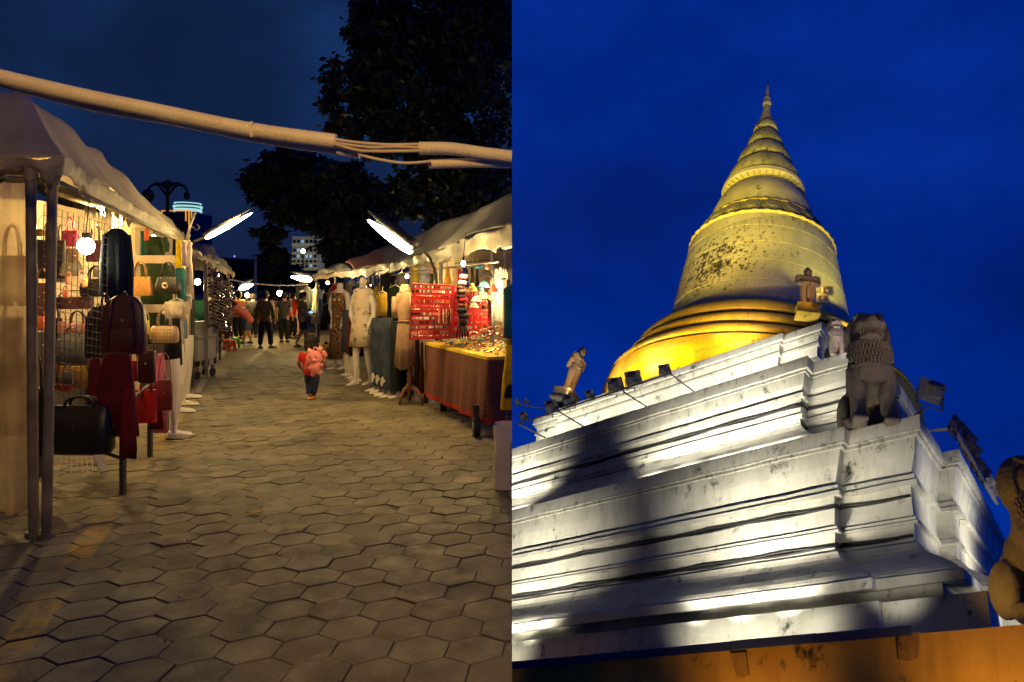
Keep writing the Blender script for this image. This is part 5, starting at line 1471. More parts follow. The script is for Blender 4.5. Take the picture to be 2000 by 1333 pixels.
# ================================================================== handbag stall (left)
rack = thing('display_rack', 'dark steel display table with bare legs under the hanging bags', 'rack', G(260, 930))
tz = .78
fl = [G(240, 966), G(293, 893), P(330, 838, 8.0)]; fl = [Vector((p.x, p.y, 0)) for p in fl]
for p in fl[:2] + [fl[0] + Vector((-1.1, .5, 0)), fl[1] + Vector((-1.3, .9, 0))]:
    part(MB().box(p + Vector((0, 0, tz / 2)), (.035, .035, tz)), 'leg', DARKMETAL, rack)
part(MB().bar(fl[0] + Vector((-1.1, .5, tz)), fl[1] + Vector((-1.3, .9, tz)), .03), 'rail', DARKMETAL, rack)
part(MB().bar(fl[0] + Vector((0, 0, .30)), fl[0] + Vector((-1.1, .5, .42)), .03), 'brace', DARKMETAL, rack)
part(MB().bar(fl[0] + Vector((0, 0, .72)), fl[1] + Vector((0, 0, .72)), .03), 'brace', DARKMETAL, rack)
# wire grid panel
gp = thing('wire_grid_panel', 'galvanised wire grid panel hanging in front of the bag shelves', 'panel', P(150, 790, 5.2))
A, B, C_, D_ = P(86, 400, 4.95), P(213, 440, 5.75), P(204, 790, 5.6), P(80, 775, 4.9)
WIREM = mat('grid_wire', (.085, .08, .07), rough=.5)
for i in range(13):
    t = i / 12; part(MB().tube([A.lerp(B, t), D_.lerp(C_, t) + Vector((0, .01 * math.sin(i), 0))], .0026, 5), 'wire', WIREM, gp)
for i in range(27):
    t = i / 26; part(MB().tube([A.lerp(D_, t), B.lerp(C_, t)], .0022, 5), 'wire', WIREM, gp)
bk = thing('wire_basket', 'upturned pale wire basket on the paving under the bags', 'basket', G(165, 940))
wb = MB()
for i in range(9):
    u0 = 122 + i * 9.5; wb.tube([P(u0, 885, 6.3), P(u0 + (i - 4) * 1.5, 938, 6.0)], .004, 5)
for v in (890, 905, 920, 936): wb.tube([P(120, v, 6.2), P(205, v, 6.2), P(196, v - 3, 6.7)], .004, 5)
part(wb, 'mesh', mat('white_wire', (.26, .24, .19)), bk)
part(MB().bar(P(188, 885, 6.0), P(204, 922, 5.9), .06, .012), 'handle', mat('white_wire', (.26, .24, .19)), bk)

sh = thing('wooden_shelf_frame', 'pale wooden shelf frame lit yellow at the tent end', 'shelf', P(300, 620, 8.3))
WOOD = mat('pale_raw_wood', (.50, .38, .22), (.42, .31, .17), rough=.7, nscale=5, bump=.2)
part(MB().bar(P(265, 446, 7.9), P(265, 800, 7.9), .09, .05), 'upright', WOOD, sh)
part(MB().bar(P(362, 470, 10.0), P(362, 690, 10.0), .09, .05), 'upright', WOOD, sh)
for (u0, v0, u1, v1) in ((262, 507, 342, 507), (280, 603, 336, 603), (262, 682, 336, 680)):
    part(MB().bar(P(u0, v0, 7.85), P(u1, v1, 8.1), .045, .095), 'shelf_board', WOOD if v0 < 650 else mat('dark_wood', (.08, .06, .045)), sh)

bag('tan leather handbag with round handles hanging from the wooden shelf', 274, 541, 578, 50, 7.5, (.50, .23, .06), vh=511, depth=.3)
bag('black handbag with a gold ring emblem beside the tan handbag', 328, 541, 575, 50, 7.6, (.018, .018, .016), vh=513)
eb = P(322, 558, 7.36)
ring = MB().tube([eb + Vector((.028 * math.cos(a), 0, .028 * math.sin(a))) for a in [2 * math.pi * i / 16 for i in range(17)]], .008, 6)
part(ring, 'emblem', GOLD, [o for o in bpy.data.objects if o.get('label', '').startswith('black handbag with a gold')][0], smooth=True)
q = checker_mat('beige_check_canvas', (.42, .28, .12), (.30, .19, .08), 38)
bag('beige diamond-checked handbag with tall handles below the black handbag', 321, 637, 670, 54, 7.3, (.4, .28, .13), 'duffel', vh=604, matl=q, hcol=(.36, .25, .14), depth=.34)
bag('huge dark maroon backpack hanging at the front of the stall', 243, 578, 692, 76, 5.5, (.055, .012, .016), 'backpack', yaw=.25)
bag('black hard-sided bag left of the maroon backpack behind the wire grid', 192, 600, 700, 46, 5.8, (.014, .012, .013), 'backpack', yaw=.1)
bag('dull grey bag behind the wire grid, below the pink bag', 143, 652, 712, 64, 6.1, (.13, .125, .11), 'duffel', vh=640)
bag('dusty pink handbag behind the wire grid', 152, 632, 654, 60, 6.5, (.42, .17, .15), 'duffel', vh=608)
bag('ochre yellow bag behind the wire grid at table height', 146, 716, 757, 62, 6.3, (.45, .24, .04), 'tote', vh=702)
bag('small dark bag with a white tag in front of the ochre bag', 132, 726, 750, 20, 6.0, (.10, .09, .07), 'flat', clasp=False)
bag('brown upright bag between the two tent posts', 82, 553, 618, 44, 6.3, (.11, .05, .035), 'tote', vh=525)
bag('long dark red-brown clutch bags row behind the grid', 145, 580, 604, 70, 6.4, (.07, .022, .022), 'flat')
bag('dark chocolate bag hung high behind the right tent post', 100, 470, 545, 56, 6.6, (.05, .032, .025), 'tote', vh=430)
bag('orange purse high behind the left tent post', 86, 448, 462, 30, 6.8, (.55, .20, .03), 'flat', vh=420)
bag('hot pink bag hanging beside the glaring bulb', 137, 451, 482, 30, 6.7, (.65, .05, .12), 'tote', vh=425)
bag('pale peach tote under the hot pink bag', 142, 486, 512, 28, 6.75, (.6, .38, .22), 'tote', vh=470)
bag('taupe bag below the glaring bulb', 140, 512, 540, 44, 6.4, (.20, .16, .11), 'handbag', vh=498)
bag('orange-red purse low between the tent posts', 77, 618, 646, 20, 6.2, (.62, .14, .03), 'flat', vh=600)
bag('black bag with coral cards in its pockets behind the grid', 188, 545, 580, 60, 6.5, (.015, .014, .015), 'duffel', vh=520)
bag('cream bag showing between the posts behind the bulb cord', 122, 532, 552, 24, 6.9, (.55, .46, .30), 'tote', vh=518)
for k, (u, v, c, nm) in enumerate(((134, 548, (.62, .2, .12), 'coral'), (160, 545, (.7, .25, .2), 'salmon'), (166, 552, (.7, .28, .12), 'orange'), (128, 575, (.5, .12, .08), 'brick red'))):
    bag(nm + ' card purse tucked among the black bags behind the grid', u, v - 8, v + 8, 11, 6.15, c, 'flat', clasp=False)
bag('large black duffel bag lying under the grid near the ground', 160, 792, 885, 120, 5.2, (.008, .008, .009), 'duffel', vh=775, depth=.38)
bag('black sack between the two posts under the table', 74, 760, 890, 30, 5.3, (.010, .009, .010), 'tote', clasp=False)
bag('bright red tote bag right of the maroon scarf', 285, 762, 826, 40, 6.2, (.55, .012, .012), 'tote', vh=735, clasp=False, yaw=.2)
bag('flat dark maroon satchel above the bright red tote', 287, 684, 748, 32, 6.0, (.06, .015, .015), 'flat', vh=660)
bag('small brick red shoulder bag nearest the mannequin legs', 322, 742, 802, 28, 6.3, (.20, .03, .022), 'flat', vh=690)
bag('small yellow wallet hanging beside the beige checked handbag', 287, 626, 654, 10, 7.2, (.75, .55, .02), 'flat', clasp=False)
bag('brown leather bag seen dimly through the plastic curtain', 24, 500, 598, 66, 6.0, (.26, .13, .07), 'tote', vh=440)
bag('cream bag low behind the plastic curtain', 22, 620, 700, 54, 5.8, (.50, .40, .27), 'tote', vh=590)
bag('dark brown bag at the bottom behind the plastic curtain', 14, 750, 850, 70, 5.7, (.10, .06, .04), 'duffel', vh=720)
for lb, u, v0, v1, w, y, c, sty, vh in (
    ('small black purse high behind the left tent post', 72, 468, 500, 22, 6.9, (.015, .014, .014), 'flat', 430),
    ('grey-brown tote high between the posts and the bulb', 118, 472, 506, 20, 6.95, (.14, .10, .07), 'tote', 440),
    ('dark wine handbag at the top of the grid left of the jacket', 186, 470, 512, 30, 6.7, (.10, .015, .02), 'handbag', 440),
    ('cream shoulder bag peeking out right of the bulb', 196, 512, 542, 24, 6.9, (.5, .40, .25), 'flat', 470),
    ('black tote on the lower shelf left of the pink handbag', 108, 622, 660, 26, 6.4, (.014, .013, .013), 'tote', 600),
    ('rose coloured purse on the lower shelf beside the black tote', 122, 628, 656, 16, 6.3, (.40, .16, .14), 'flat', 610),
    ('dark green clutch under the grey bag', 176, 716, 744, 34, 6.3, (.03, .05, .03), 'flat', 705),
    ('red-orange flat purse below the ochre bag', 120, 752, 764, 50, 6.2, (.55, .08, .02), 'flat', 748),
    ('brown satchel hidden between the right post and the ochre bag', 108, 700, 750, 22, 6.35, (.12, .06, .03), 'flat', 670),
    ('black backpack hanging behind the maroon one', 272, 600, 690, 26, 5.9, (.02, .014, .015), 'backpack', None),
    ('dark plum handbag under the jacket hem', 206, 596, 628, 30, 5.75, (.05, .015, .03), 'handbag', 575),
    ('small crimson bag hanging left of the bright red tote', 262, 705, 745, 16, 5.9, (.35, .012, .015), 'flat', 680)):
    bag(lb, u, v0, v1, w, y, c, sty, vh=vh, yaw=rnd.uniform(-.3, .3), clasp=sty == 'handbag')
for k, (lb, u, y) in enumerate((('left', 176, 6.2), ('middle', 206, 6.6), ('right', 232, 7.0))):
    t = thing('strap_bundle', lb + ' of three bundles of pale straps hanging from the eave rail above the jacket', 'strap', P(u, 415, y), 'bundles of pale straps under the eave')
    for j in range(7):
        uu = u + (j - 3) * 3.2 + rnd.uniform(-1, 1); l_ = rnd.uniform(24, 52)
        part(MB().tube([P(uu, 405 + k * 6, y), P(uu + rnd.uniform(-4, 4), 405 + k * 6 + l_ * .5, y - .03), P(uu + rnd.uniform(-5, 5), 405 + k * 6 + l_, y)], [.010, .009, .006], 5), 'strap', mat('pale_strap', (.55, .45, .28), rough=.5), t, smooth=True)
garment('dark blue denim jacket hanging beside the glaring bulb', 228, 446, 588, 44, 6.0, (.016, .030, .055), 'shirt', yaw=.5, name='jacket', sleeves=.85, depth=.2, amp=.3, folds=5, hem=.06, hanger=False)
garment('deep red shawl with a pointed hem hanging below the backpack', 228, 690, 845, 84, 5.25, (.11, .010, .014), 'drape', yaw=.1, hem=.06, depth=.18, amp=.22, folds=5, hanger=False)
garment('long dark red scarf ending in a point beside the table leg', 251, 760, 886, 34, 5.15, (.16, .012, .016), 'drape', hanger=False, depth=.2, amp=.2, hem=.10)
garment('maroon plaid cloth behind the wire grid beside the black duffel', 186, 700, 840, 36, 5.4, (.13, .018, .022), 'drape', hanger=False, amp=.14)
garment('dark red cloth hanging behind the bright red tote', 306, 745, 838, 26, 6.4, (.15, .010, .014), 'drape', hanger=False)
garment('pink flowered dress glimpsed behind the red bags', 313, 690, 845, 30, 7.3, (.60, .16, .20), 'slip', hanger=False, depth=.2)
garment('teal striped dress behind the brick red shoulder bag', 325, 700, 846, 10, 7.5, (.05, .22, .24), 'slip', hanger=False)
garment('dark green shirt hanging above the upper shelf board', 298, 462, 505, 52, 8.5, (.03, .055, .018), 'shirt', sleeves=.6)
garment('olive shirt hanging behind the tan and black handbags', 302, 512, 602, 70, 8.9, (.035, .06, .018), 'coat')
garment('dark green skirt below the lower shelf board', 300, 606, 680, 60, 8.8, (.022, .035, .014), 'skirt', hanger=False)
garment('teal scarf at the corner of the wooden frame', 277, 452, 500, 12, 8.2, (.03, .20, .20), 'drape', hanger=False)
garment('orange-red ribbon cloth at the corner of the wooden frame', 286, 446, 470, 10, 8.1, (.55, .10, .03), 'drape', hanger=False)
garment('bright yellow twisted scarf at the outer corner of the tent', 349, 468, 524, 13, 8.9, (.80, .55, .01), 'drape', hanger=False, depth=.4)
garment('black strap-like cloth left of the yellow scarf', 340, 468, 515, 8, 8.9, (.012, .012, .014), 'drape', hanger=False)
garment('lavender scarf between the yellow scarf and the white cloth', 359, 476, 520, 11, 9.1, (.38, .28, .42), 'drape', hanger=False)
garment('white cotton dress hanging last at the tent corner', 369, 474, 585, 20, 9.3, (.55, .44, .36), 'slip', hanger=True, depth=.3)
garment('teal and yellow blouse under the yellow scarf', 352, 520, 588, 22, 9.0, (.05, .22, .22), 'shirt', hanger=False)
hk = thing('hook_pole', 'pale stick with a curled hook poking up above the tent corner', 'pole', P(366, 465, 10.2))
part(MB().tube([P(363, 472, 10.2), P(372, 440, 10.2), P(381, 415, 10.2)], .022, 8), 'stick', mat('pale_pvc', (.45, .40, .32)), hk, smooth=True)
part(MB().tube(spline([(376, 442), (382, 449), (389, 447), (388, 441), (384, 439)], 10.2, 6), .010, 6), 'hook', METAL, hk, smooth=True)

LG = 'leg mannequins standing along the handbag stall'
def leg_form(label, u, vf, ht_px, y, yaw, wear=None, group=LG, spread=.055):
    base = P(u, vf, y); base.z = .012; ht = PX(ht_px, y)
    t = thing('leg_mannequin', label, 'mannequin', base, group)
    legs_mesh('leg', base, ht, yaw, t, SKINM, spread, .06, .02)
    if wear:
        nm, m_, v0, v1, w, kind, kw = wear
        part(garment_mesh(Vector((base.x, base.y, P(u, v0, y).z)), PX(w, y), PX(v1 - v0, y), kind, yaw, .36, 5, kw.get('amp', .04), 1.0), nm, m_, t, smooth=True)
    return t
BLK = cloth((.012, .012, .013))
leg_form('cream leg mannequin in black shorts nearest the viewer, foot on a flat board', 338, 853, 150, GY(853), R(-72), ('shorts', BLK, 622, 714, 44, 'skirt', {}))
leg_form('second cream leg mannequin in the row, bare legs behind the black shorts', 347, 806, 130, GY(806), R(-70), ('shorts', cloth((.30, .26, .2)), 620, 690, 34, 'skirt', {}))
leg_form('third cream leg mannequin in the row with blue denim shorts', 356, 792, 128, GY(792), R(-70), ('shorts', cloth((.10, .16, .24)), 608, 672, 26, 'skirt', {}))
leg_form('farthest cream leg mannequin in the row beside the grey cart', 364, 778, 120, GY(778), R(-68))
garment('cream cropped T-shirt above the black shorts', 345, 588, 626, 42, 7.6, (.60, .50, .34), 'shirt', name='t_shirt', sleeves=.6)
garment('small white top hanging behind the cream T-shirt', 366, 576, 604, 20, 9.2, (.62, .55, .42), 'shirt', hanger=True)
brd = thing('flat_board', 'thin dark board under the nearest mannequin foot', 'board', G(352, 856))
part(MB().box(G(352, 857) + Vector((0, 0, .014)), (.24, .16, .012)), 'plank', mat('dark_board', (.10, .08, .06)), brd)

# carts and bins further up
ct = thing('metal_cart', 'pale grey metal box cart on castors beyond the mannequin legs', 'cart', G(372, 742))
yC = GY(742); a = P(374, 742, yC)
CARTM = mat('pale_grey_cart', (.36, .35, .28), (.30, .29, .23), rough=.5, nscale=3)
part(MB().box((a.x, yC + .3, .17 + .36), (PX(24, yC), .6, .40)), 'lower_box', CARTM, ct, bevel=.012)
part(MB().box((a.x + .01, yC + .3, .75 + .02), (PX(26, yC), .62, .05)), 'lid', CARTM, ct, bevel=.01)
part(MB().box((a.x - .02, yC + .3, .92), (PX(20, yC), .55, .26)), 'upper_box', CARTM, ct, bevel=.012)
for sx in (-1, 1):
    for sy in (.05, .55):
        c = Vector((a.x + sx * PX(8, yC), yC + sy, .075))
        w_ = part(MB().tube([c - Vector((.02, 0, 0)), c + Vector((.02, 0, 0))], .075, 14), 'castor', BLACK, ct, smooth=True, angle=40)
        part(MB().box(c + Vector((0, 0, .09)), (.05, .04, .08)), 'castor_fork', METAL, ct)
gb = thing('covered_cart', 'cart draped with a dark green cover beside the sunglasses rack', 'cart', G(392, 715))
yG = GY(718); a = P(392, 718, yG)
part(garment_mesh(P(391, 586, yG), PX(44, yG), PX(42, yG), 'coat', 0, .42, 5, .06, 2), 'green_cover', cloth((.012, .06, .035)), gb, smooth=True)
part(MB().box((a.x, yG + .2, P(0, 660, yG).z), (PX(26, yG), .5, PX(70, yG))), 'grey_body', mat('grey_panel', (.16, .16, .15)), gb, bevel=.02)
for sx in (-1, 1):
    c = Vector((a.x + sx * PX(9, yG), yG, .10)); part(MB().tube([c - Vector((.03, 0, 0)), c + Vector((.03, 0, 0))], .10, 14), 'wheel', BLACK, gb, smooth=True, angle=40)
bg2 = garment('dark teal bundle hanging on the side of the covered cart', 380, 622, 660, 16, yG - .2, (.03, .08, .08), 'drape', hanger=False)
# sunglasses rack
sg = thing('sunglasses_rack', 'dark sloping rack covered with rows of glinting sunglasses', 'rack', G(420, 690))
SA, SB, SC, SD = P(400, 520, 12.6), P(452, 560, 19.5), P(446, 650, 18.6), P(404, 640, 12.2)
part(MB().add([SA, SB, SC, SD], [(0, 1, 2, 3)]), 'board', mat('brown_rack_board', (.06, .045, .035)), sg, solid=.03)
gl_ = MB()
r_ = random.Random(5)
nrm = (SB - SA).cross(SD - SA).normalized()
if nrm.x < 0: nrm = -nrm
for i in range(16):
    for j in range(26):
        s_, t_ = (j + r_.uniform(.1, .9)) / 26, (i + .5) / 16
        p = SA.lerp(SB, s_).lerp(SD.lerp(SC, s_), t_) + nrm * .06
        d = (SB - SA).normalized()
        for k in (-1, 1):
            c = p + d * k * .032
            gl_.box(c, (.05, .012, .042), Matrix.Rotation(r_.uniform(-.5, .5), 3, 'Y') @ Matrix.Rotation(r_.uniform(-.6, .6), 3, 'Z'), m=r_.choice((0, 0, 1, 2)))
o = part(gl_, 'sunglasses', [mat('dark_lens', (.02, .015, .012), rough=.06, spec=1.0), mat('amber_lens', (.12, .05, .03), rough=.1, spec=.9), mat('pale_frame', (.24, .14, .10), rough=.25, spec=.6)], sg); o['kind'] = 'stuff'
for s_ in (0, .5, 1):
    part(MB().bar(SA.lerp(SB, s_) + Vector((0, 0, .1)), Vector((SD.lerp(SC, s_).x, SD.lerp(SC, s_).y, 0)), .05), 'post', DARKMETAL, sg)
garment('maroon cloth skirt covering the end of the sunglasses rack', 441, 622, 668, 30, 19.0, (.07, .012, .012), 'skirt', hanger=False, depth=.4)
ms = thing('toy_display', 'low heap of plastic-wrapped toys at the foot of the sunglasses rack', 'toys', G(418, 692))
mb = MB()
for k in range(26): mb.ball(P(409 + r_.uniform(0, 26), 640 + r_.uniform(0, 34), 15 + r_.uniform(0, 2)), PX(r_.uniform(2, 5), 15), 7, 5, m=r_.randrange(4))
part(mb, 'wrapped_toys', [cloth((.3, .2, .15)), cloth((.45, .2, .15)), cloth((.5, .4, .05)), cloth((.35, .3, .26))], ms, smooth=True)['kind'] = 'stuff'
def stool(label, u, vf, h_px, w_px, col, y):
    b = P(u, vf, y); b.z = 0; h = PX(h_px, y); w_ = PX(w_px, y) / 2
    t = thing('plastic_stool', label, 'stool', b, 'plastic stools by the sunglasses rack')
    m_ = mat('plastic_%d_%d_%d' % tuple(int(100 * c) for c in col), col, rough=.35)
    mb = MB(); rings_at(mb, b + Vector((0, 0, h * .84)), 0, [(0, w_ * .95, w_ * .95), (h * .02, w_, w_), (h * .13, w_ * .96, w_ * .96), (h * .16, w_ * .88, w_ * .88)], .35)
    part(mb, 'seat', m_, t, smooth=True, angle=40)
    for sx in (-1, 1):
        for sy in (-1, 1):
            part(MB().rings([[b + Vector((sx * w_ * k + dx * .035, sy * w_ * k + dy * .012, z)) for dx, dy in ((-1, -1), (1, -1), (1, 1), (-1, 1))] for z, k in ((0, 1.0), (h * .86, .82))]), 'leg', m_, t)
    for sy in (-1, 1): part(MB().box(b + Vector((0, sy * w_ * .88, h * .45)), (w_ * 1.7, .012, .04)), 'stretcher', m_, t)
stool('orange plastic stool at the edge of the pavement', 443, 686, 23, 22, (.62, .10, .03), GY(686))
stool('green plastic stool just behind the orange stool', 454, 681, 22, 18, (.10, .42, .02), GY(681))
kerb = tag(MB().grid([[Vector((G(u - 6, v).x, G(u, v).y, -.006)), Vector((G(u - 6, v).x, G(u, v).y, .02)), Vector((G(u + 7, v).x, G(u, v).y, .02)), Vector((G(u + 7, v).x, G(u, v).y, -.006))] for u, v in ((385, 770), (400, 740), (418, 708), (432, 690), (446, 672), (462, 650))]).build('kerb', mat('worn_kerb', (.26, .24, .2), (.18, .16, .13), rough=.9, nscale=3)), kind='structure')

# litter
def leaf(label, u, v, w_px, ang, col, nm='fallen_leaf', cat='leaf', grp='fallen leaves and litter on the paving'):
    p = G(u, v) + Vector((0, 0, .008)); L_ = PX(w_px, p.y) / 2
    t = thing(nm, label, cat, p, grp)
    q = RZ(ang); mb = MB(); rows = []
    for i in range(7):
        s_ = -1 + i / 3; w_ = L_ * .42 * math.sqrt(max(0, 1 - s_ * s_)) + .001
        rows.append([p + q @ Vector((s_ * L_, k * w_, .004 + .010 * abs(k) + .006 * s_ * s_)) for k in (-1, 0, 1)])
    mb.grid(rows)
    part(mb, 'blade', mat('leaf_%d_%d_%d' % tuple(int(100 * c) for c in col), col, rough=.6), t, solid=.002)
leaf('long yellow leaf alone in the middle of the paving', 497, 1006, 32, .1, (.60, .40, .05))
leaf('round pale yellow leaf between the long leaf and the yellow line', 376, 1060, 22, .6, (.45, .33, .10))
leaf('small yellow scrap near the nearest mannequin foot', 365, 863, 13, .2, (.62, .48, .05), 'litter', 'litter')
leaf('curled tan leaf beside the base of the tent posts', 132, 1044, 24, .4, (.34, .25, .10))
leaf('tiny white paper scrap at the edge of the dark corner', 352, 1173, 12, 1.2, (.5, .42, .34), 'litter', 'litter')
for k, (u, v, s_) in enumerate(((424, 853, 12), (402, 856, 5), (385, 846, 6), (446, 861, 5), (368, 937, 8), (590, 864, 5), (538, 912, 5), (322, 1260, 10), (478, 850, 5), (356, 898, 6), (620, 815, 5), (836, 870, 6))):
    leaf('tiny pale crumb of litter on the dim paving', u, v, s_, k * 1.3, (.42, .38, .30), 'litter', 'litter')

# ---- people
LON = dict(elR=(.150, .0, .64), wrR=(.145, .03, .50))
person('man in a khaki long-sleeved shirt and dark jeans seen from behind in mid-street', 518, 681, 569, R(0), (.085, .075, .035), (.014, .015, .02), sleeve=1.85, y=GY(681),
       pose=dict(hipR=(.06, 0, .49), hipL=(-.06, 0, .49), kneeR=(.085, .01, .27), kneeL=(-.075, .01, .27), ankR=(.10, -.01, .05), ankL=(-.09, .0, .05), toeR=(.16, .04, .018), toeL=(-.10, .07, .018)))
BLKT = print_mat('black_dotted_cloth', (.014, .014, .018), (.02, .02, .026), 30, False)
person('person in a loose black top and black trousers seen from behind', 555, 669, 571, R(2), BLKT, (.010, .010, .011), sleeve=.7, y=GY(669))
person('man in a bright red shirt walking beside the person in black', 571, 666, 572, R(-8), (.52, .022, .012), (.012, .012, .014), sleeve=1.0, y=GY(664) + .5)
ph = person('man in an olive T-shirt and navy shorts looking at his phone', 591, 679, 569, R(-78), (.14, .125, .065), (.022, .03, .05), sleeve=.8, leg=.62, shoes=(.05, .03, .02), y=GY(679),
       pose=dict(elR=(.14, .03, .64), wrR=(.10, .14, .60), haR=(.085, .18, .60), elL=(-.14, .02, .64), wrL=(-.10, .13, .55), haL=(-.09, .165, .54), kneeR=(.05, .06, .28), ankR=(.05, .07, .05), toeR=(.05, .15, .02),
                 kneeL=(-.05, -.02, .28), ankL=(-.05, -.12, .07), toeL=(-.05, -.05, .018)))
pf = P(606, 611, GY(679) - .12)
phn = thing('mobile_phone', 'lit blue phone screen held by the man in the olive T-shirt', 'phone', pf)
rot = Matrix.Rotation(R(-20), 3, 'Y') @ Matrix.Rotation(R(25), 3, 'X')
part(MB().box(pf, (.15, .012, .095), rot), 'case', BLACK, phn)
part(MB().box(pf + rot @ Vector((0, -.008, 0)), (.135, .004, .082), rot), 'screen', mat('phone_screen', (.2, .3, .5), emit=(.30, .62, 1.0), estr=1.3), phn)
PINKW = cloth((.46, .10, .075))
person('man in a pink and white polo shirt bending over the sunglasses rack', 484, 672, 572, R(78), PINKW, (.05, .07, .10), sleeve=.9, leg=.66, y=GY(672),
       pose=dict(pelvis=(0, -.02, .47), spine=(0, .05, .56), chest=(0, .15, .65), neck=(0, .235, .715), head0=(0, .27, .735), head1=(0, .325, .755), head2=(0, .375, .78), face=(0, .6, -.75),
                 hipR=(.05, -.01, .45), hipL=(-.05, -.01, .45), kneeR=(.055, .03, .25), kneeL=(-.055, .0, .25), ankR=(.055, -.03, .05), ankL=(-.055, .05, .05), toeR=(.06, .06, .018), toeL=(-.06, .13, .018),
                 shR=(.11, .19, .68), shL=(-.11, .19, .68), elR=(.14, .29, .57), elL=(-.14, .29, .57), wrR=(.12, .41, .55), wrL=(-.12, .41, .55), haR=(.11, .455, .55), haL=(-.11, .455, .55)))
person('shopper in an orange top half hidden behind the bending man', 466, 666, 570, R(60), (.55, .16, .06), (.012, .012, .014), sleeve=.5, y=GY(666) + .6,
       pose=dict(spine=(0, .02, .62), chest=(0, .05, .73), elR=(.13, .10, .64), wrR=(.10, .22, .58), haR=(.09, .26, .57), elL=(-.13, .10, .64), wrL=(-.10, .22, .58), haL=(-.09, .26, .57)))
person('dark-haired shopper in black between the bending man and the khaki shirt', 494, 664, 574, R(20), (.02, .018, .018), (.013, .013, .016), sleeve=1.6, y=GY(664) + .8)
person('distant shopper in pale clothes left of the man in khaki', 484, 652, 574, R(5), (.30, .24, .2), (.05, .04, .04), y=25)
person('distant shopper in a green top between the khaki and black figures', 541, 640, 580, R(5), (.12, .22, .03), (.02, .02, .02), y=28)
person('distant shopper in a white top at the far end of the street', 530, 632, 578, R(-5), (.35, .3, .25), (.03, .03, .03), y=30)
for lb, u, vf, vh, yw, sc_, pc, yy in (
    ('distant shopper in a yellow top at the left edge of the crowd', 474, 640, 580, 15, (.40, .30, .04), (.03, .03, .04), 27),
    ('distant shopper in a light blue shirt behind the man in khaki', 507, 634, 578, -20, (.12, .18, .30), (.03, .03, .05), 29),
    ('distant shopper in a rose top just right of the man in khaki', 536, 642, 579, 30, (.40, .10, .12), (.05, .04, .05), 26),
    ('distant shopper in a white shirt between the black and red figures', 562, 640, 578, -35, (.45, .42, .36), (.02, .02, .03), 27),
    ('shopper in pale pink clothes half hidden behind the phone user', 581, 660, 574, 160, (.42, .22, .18), (.35, .18, .15), 23)):
    person(lb, u, vf, vh, R(yw), sc_, pc, y=yy, sleeve=rnd.choice((.6, .9, 1.6)))
# the child
yc_ = GY(781)
chd = person('small child in a red T-shirt and navy trousers walking away alone', 609, 781, 655, R(6), (.50, .02, .012), (.022, .03, .065), sleeve=.75, hair='bob', shoes=(.72, .26, .01), y=yc_, child=True,
       pose=dict(kneeR=(.035, .0, .23), ankR=(.012, .03, .06), toeR=(.01, .10, .03), kneeL=(-.04, .04, .235), ankL=(-.02, -.03, .075), toeL=(-.02, .04, .03)), group=None)
bp_ = P(617, 706, yc_ - .19)
pb_ = thing('plush_backpack', 'pink plush animal backpack worn by the small child', 'backpack', bp_)
PINK = mat('pink_plush', (.72, .24, .20), (.60, .17, .14), rough=.95, nscale=40, bump=.5, bscale=120)
k = PX(1, yc_)
mb = MB().ball(bp_ + Vector((-2 * k, -.02, 6 * k)), (15.5 * k, .075, 15 * k), 18, 12).ball(bp_ + Vector((2 * k, -.04, -12 * k)), (12 * k, .065, 13 * k), 16, 10)
part(mb, 'body', PINK, pb_, smooth=True)
for dx, dz, rx, rz in ((-17, -6, 3.5, 11), (16, 14, 5, 7)): part(MB().ball(bp_ + Vector((dx * k, 0, dz * k)), (rx * k, .02, rz * k), 10, 8, Matrix.Rotation(R(18 if dx < 0 else -25), 3, 'Y')), 'ear', PINK, pb_, smooth=True)
for dx, dz in ((-8, -12), (14, -7)): part(MB().ball(bp_ + Vector((dx * k, -.06, dz * k)), (3.6 * k, .04, 4.6 * k), 10, 8), 'paw', PINK, pb_, smooth=True)
for dx, dz in ((-4, -23), (9, -21)): part(MB().ball(bp_ + Vector((dx * k, -.03, dz * k)), (4.4 * k, .045, 6.5 * k), 10, 8), 'foot', PINK, pb_, smooth=True)
part(MB().ball(bp_ + Vector((3 * k, -.11, 3 * k)), (5 * k, .03, 4 * k), 10, 8), 'snout', PINK, pb_, smooth=True)
for dx in (-6, 5): part(MB().ball(bp_ + Vector((dx * k, -.105, 9 * k)), (1.5 * k, .012, 1.7 * k), 8, 6), 'eye', BLACK, pb_, smooth=True)
STRP = mat('pale_pink_strap', (.75, .30, .26), rough=.8)
for s_, pts in ((-1, [(-16, 22), (-8, 17), (1, 15)]), (1, [(9, 27), (4, 20), (2, 15)])):
    part(MB().tube([bp_ + Vector((dx * k, .02, dz * k)) for dx, dz in pts], [4 * k, 4 * k, 3 * k], 8), 'strap', STRP, pb_, smooth=True)
part(MB().tube([bp_ + Vector((0, -.02, 15 * k)) + Vector((4 * k * math.cos(a), 0, 6 * k * (1 + math.sin(a)))) for a in [2 * math.pi * i / 14 for i in range(15)]], 1.6 * k, 7), 'top_loop', PINK, pb_, smooth=True)
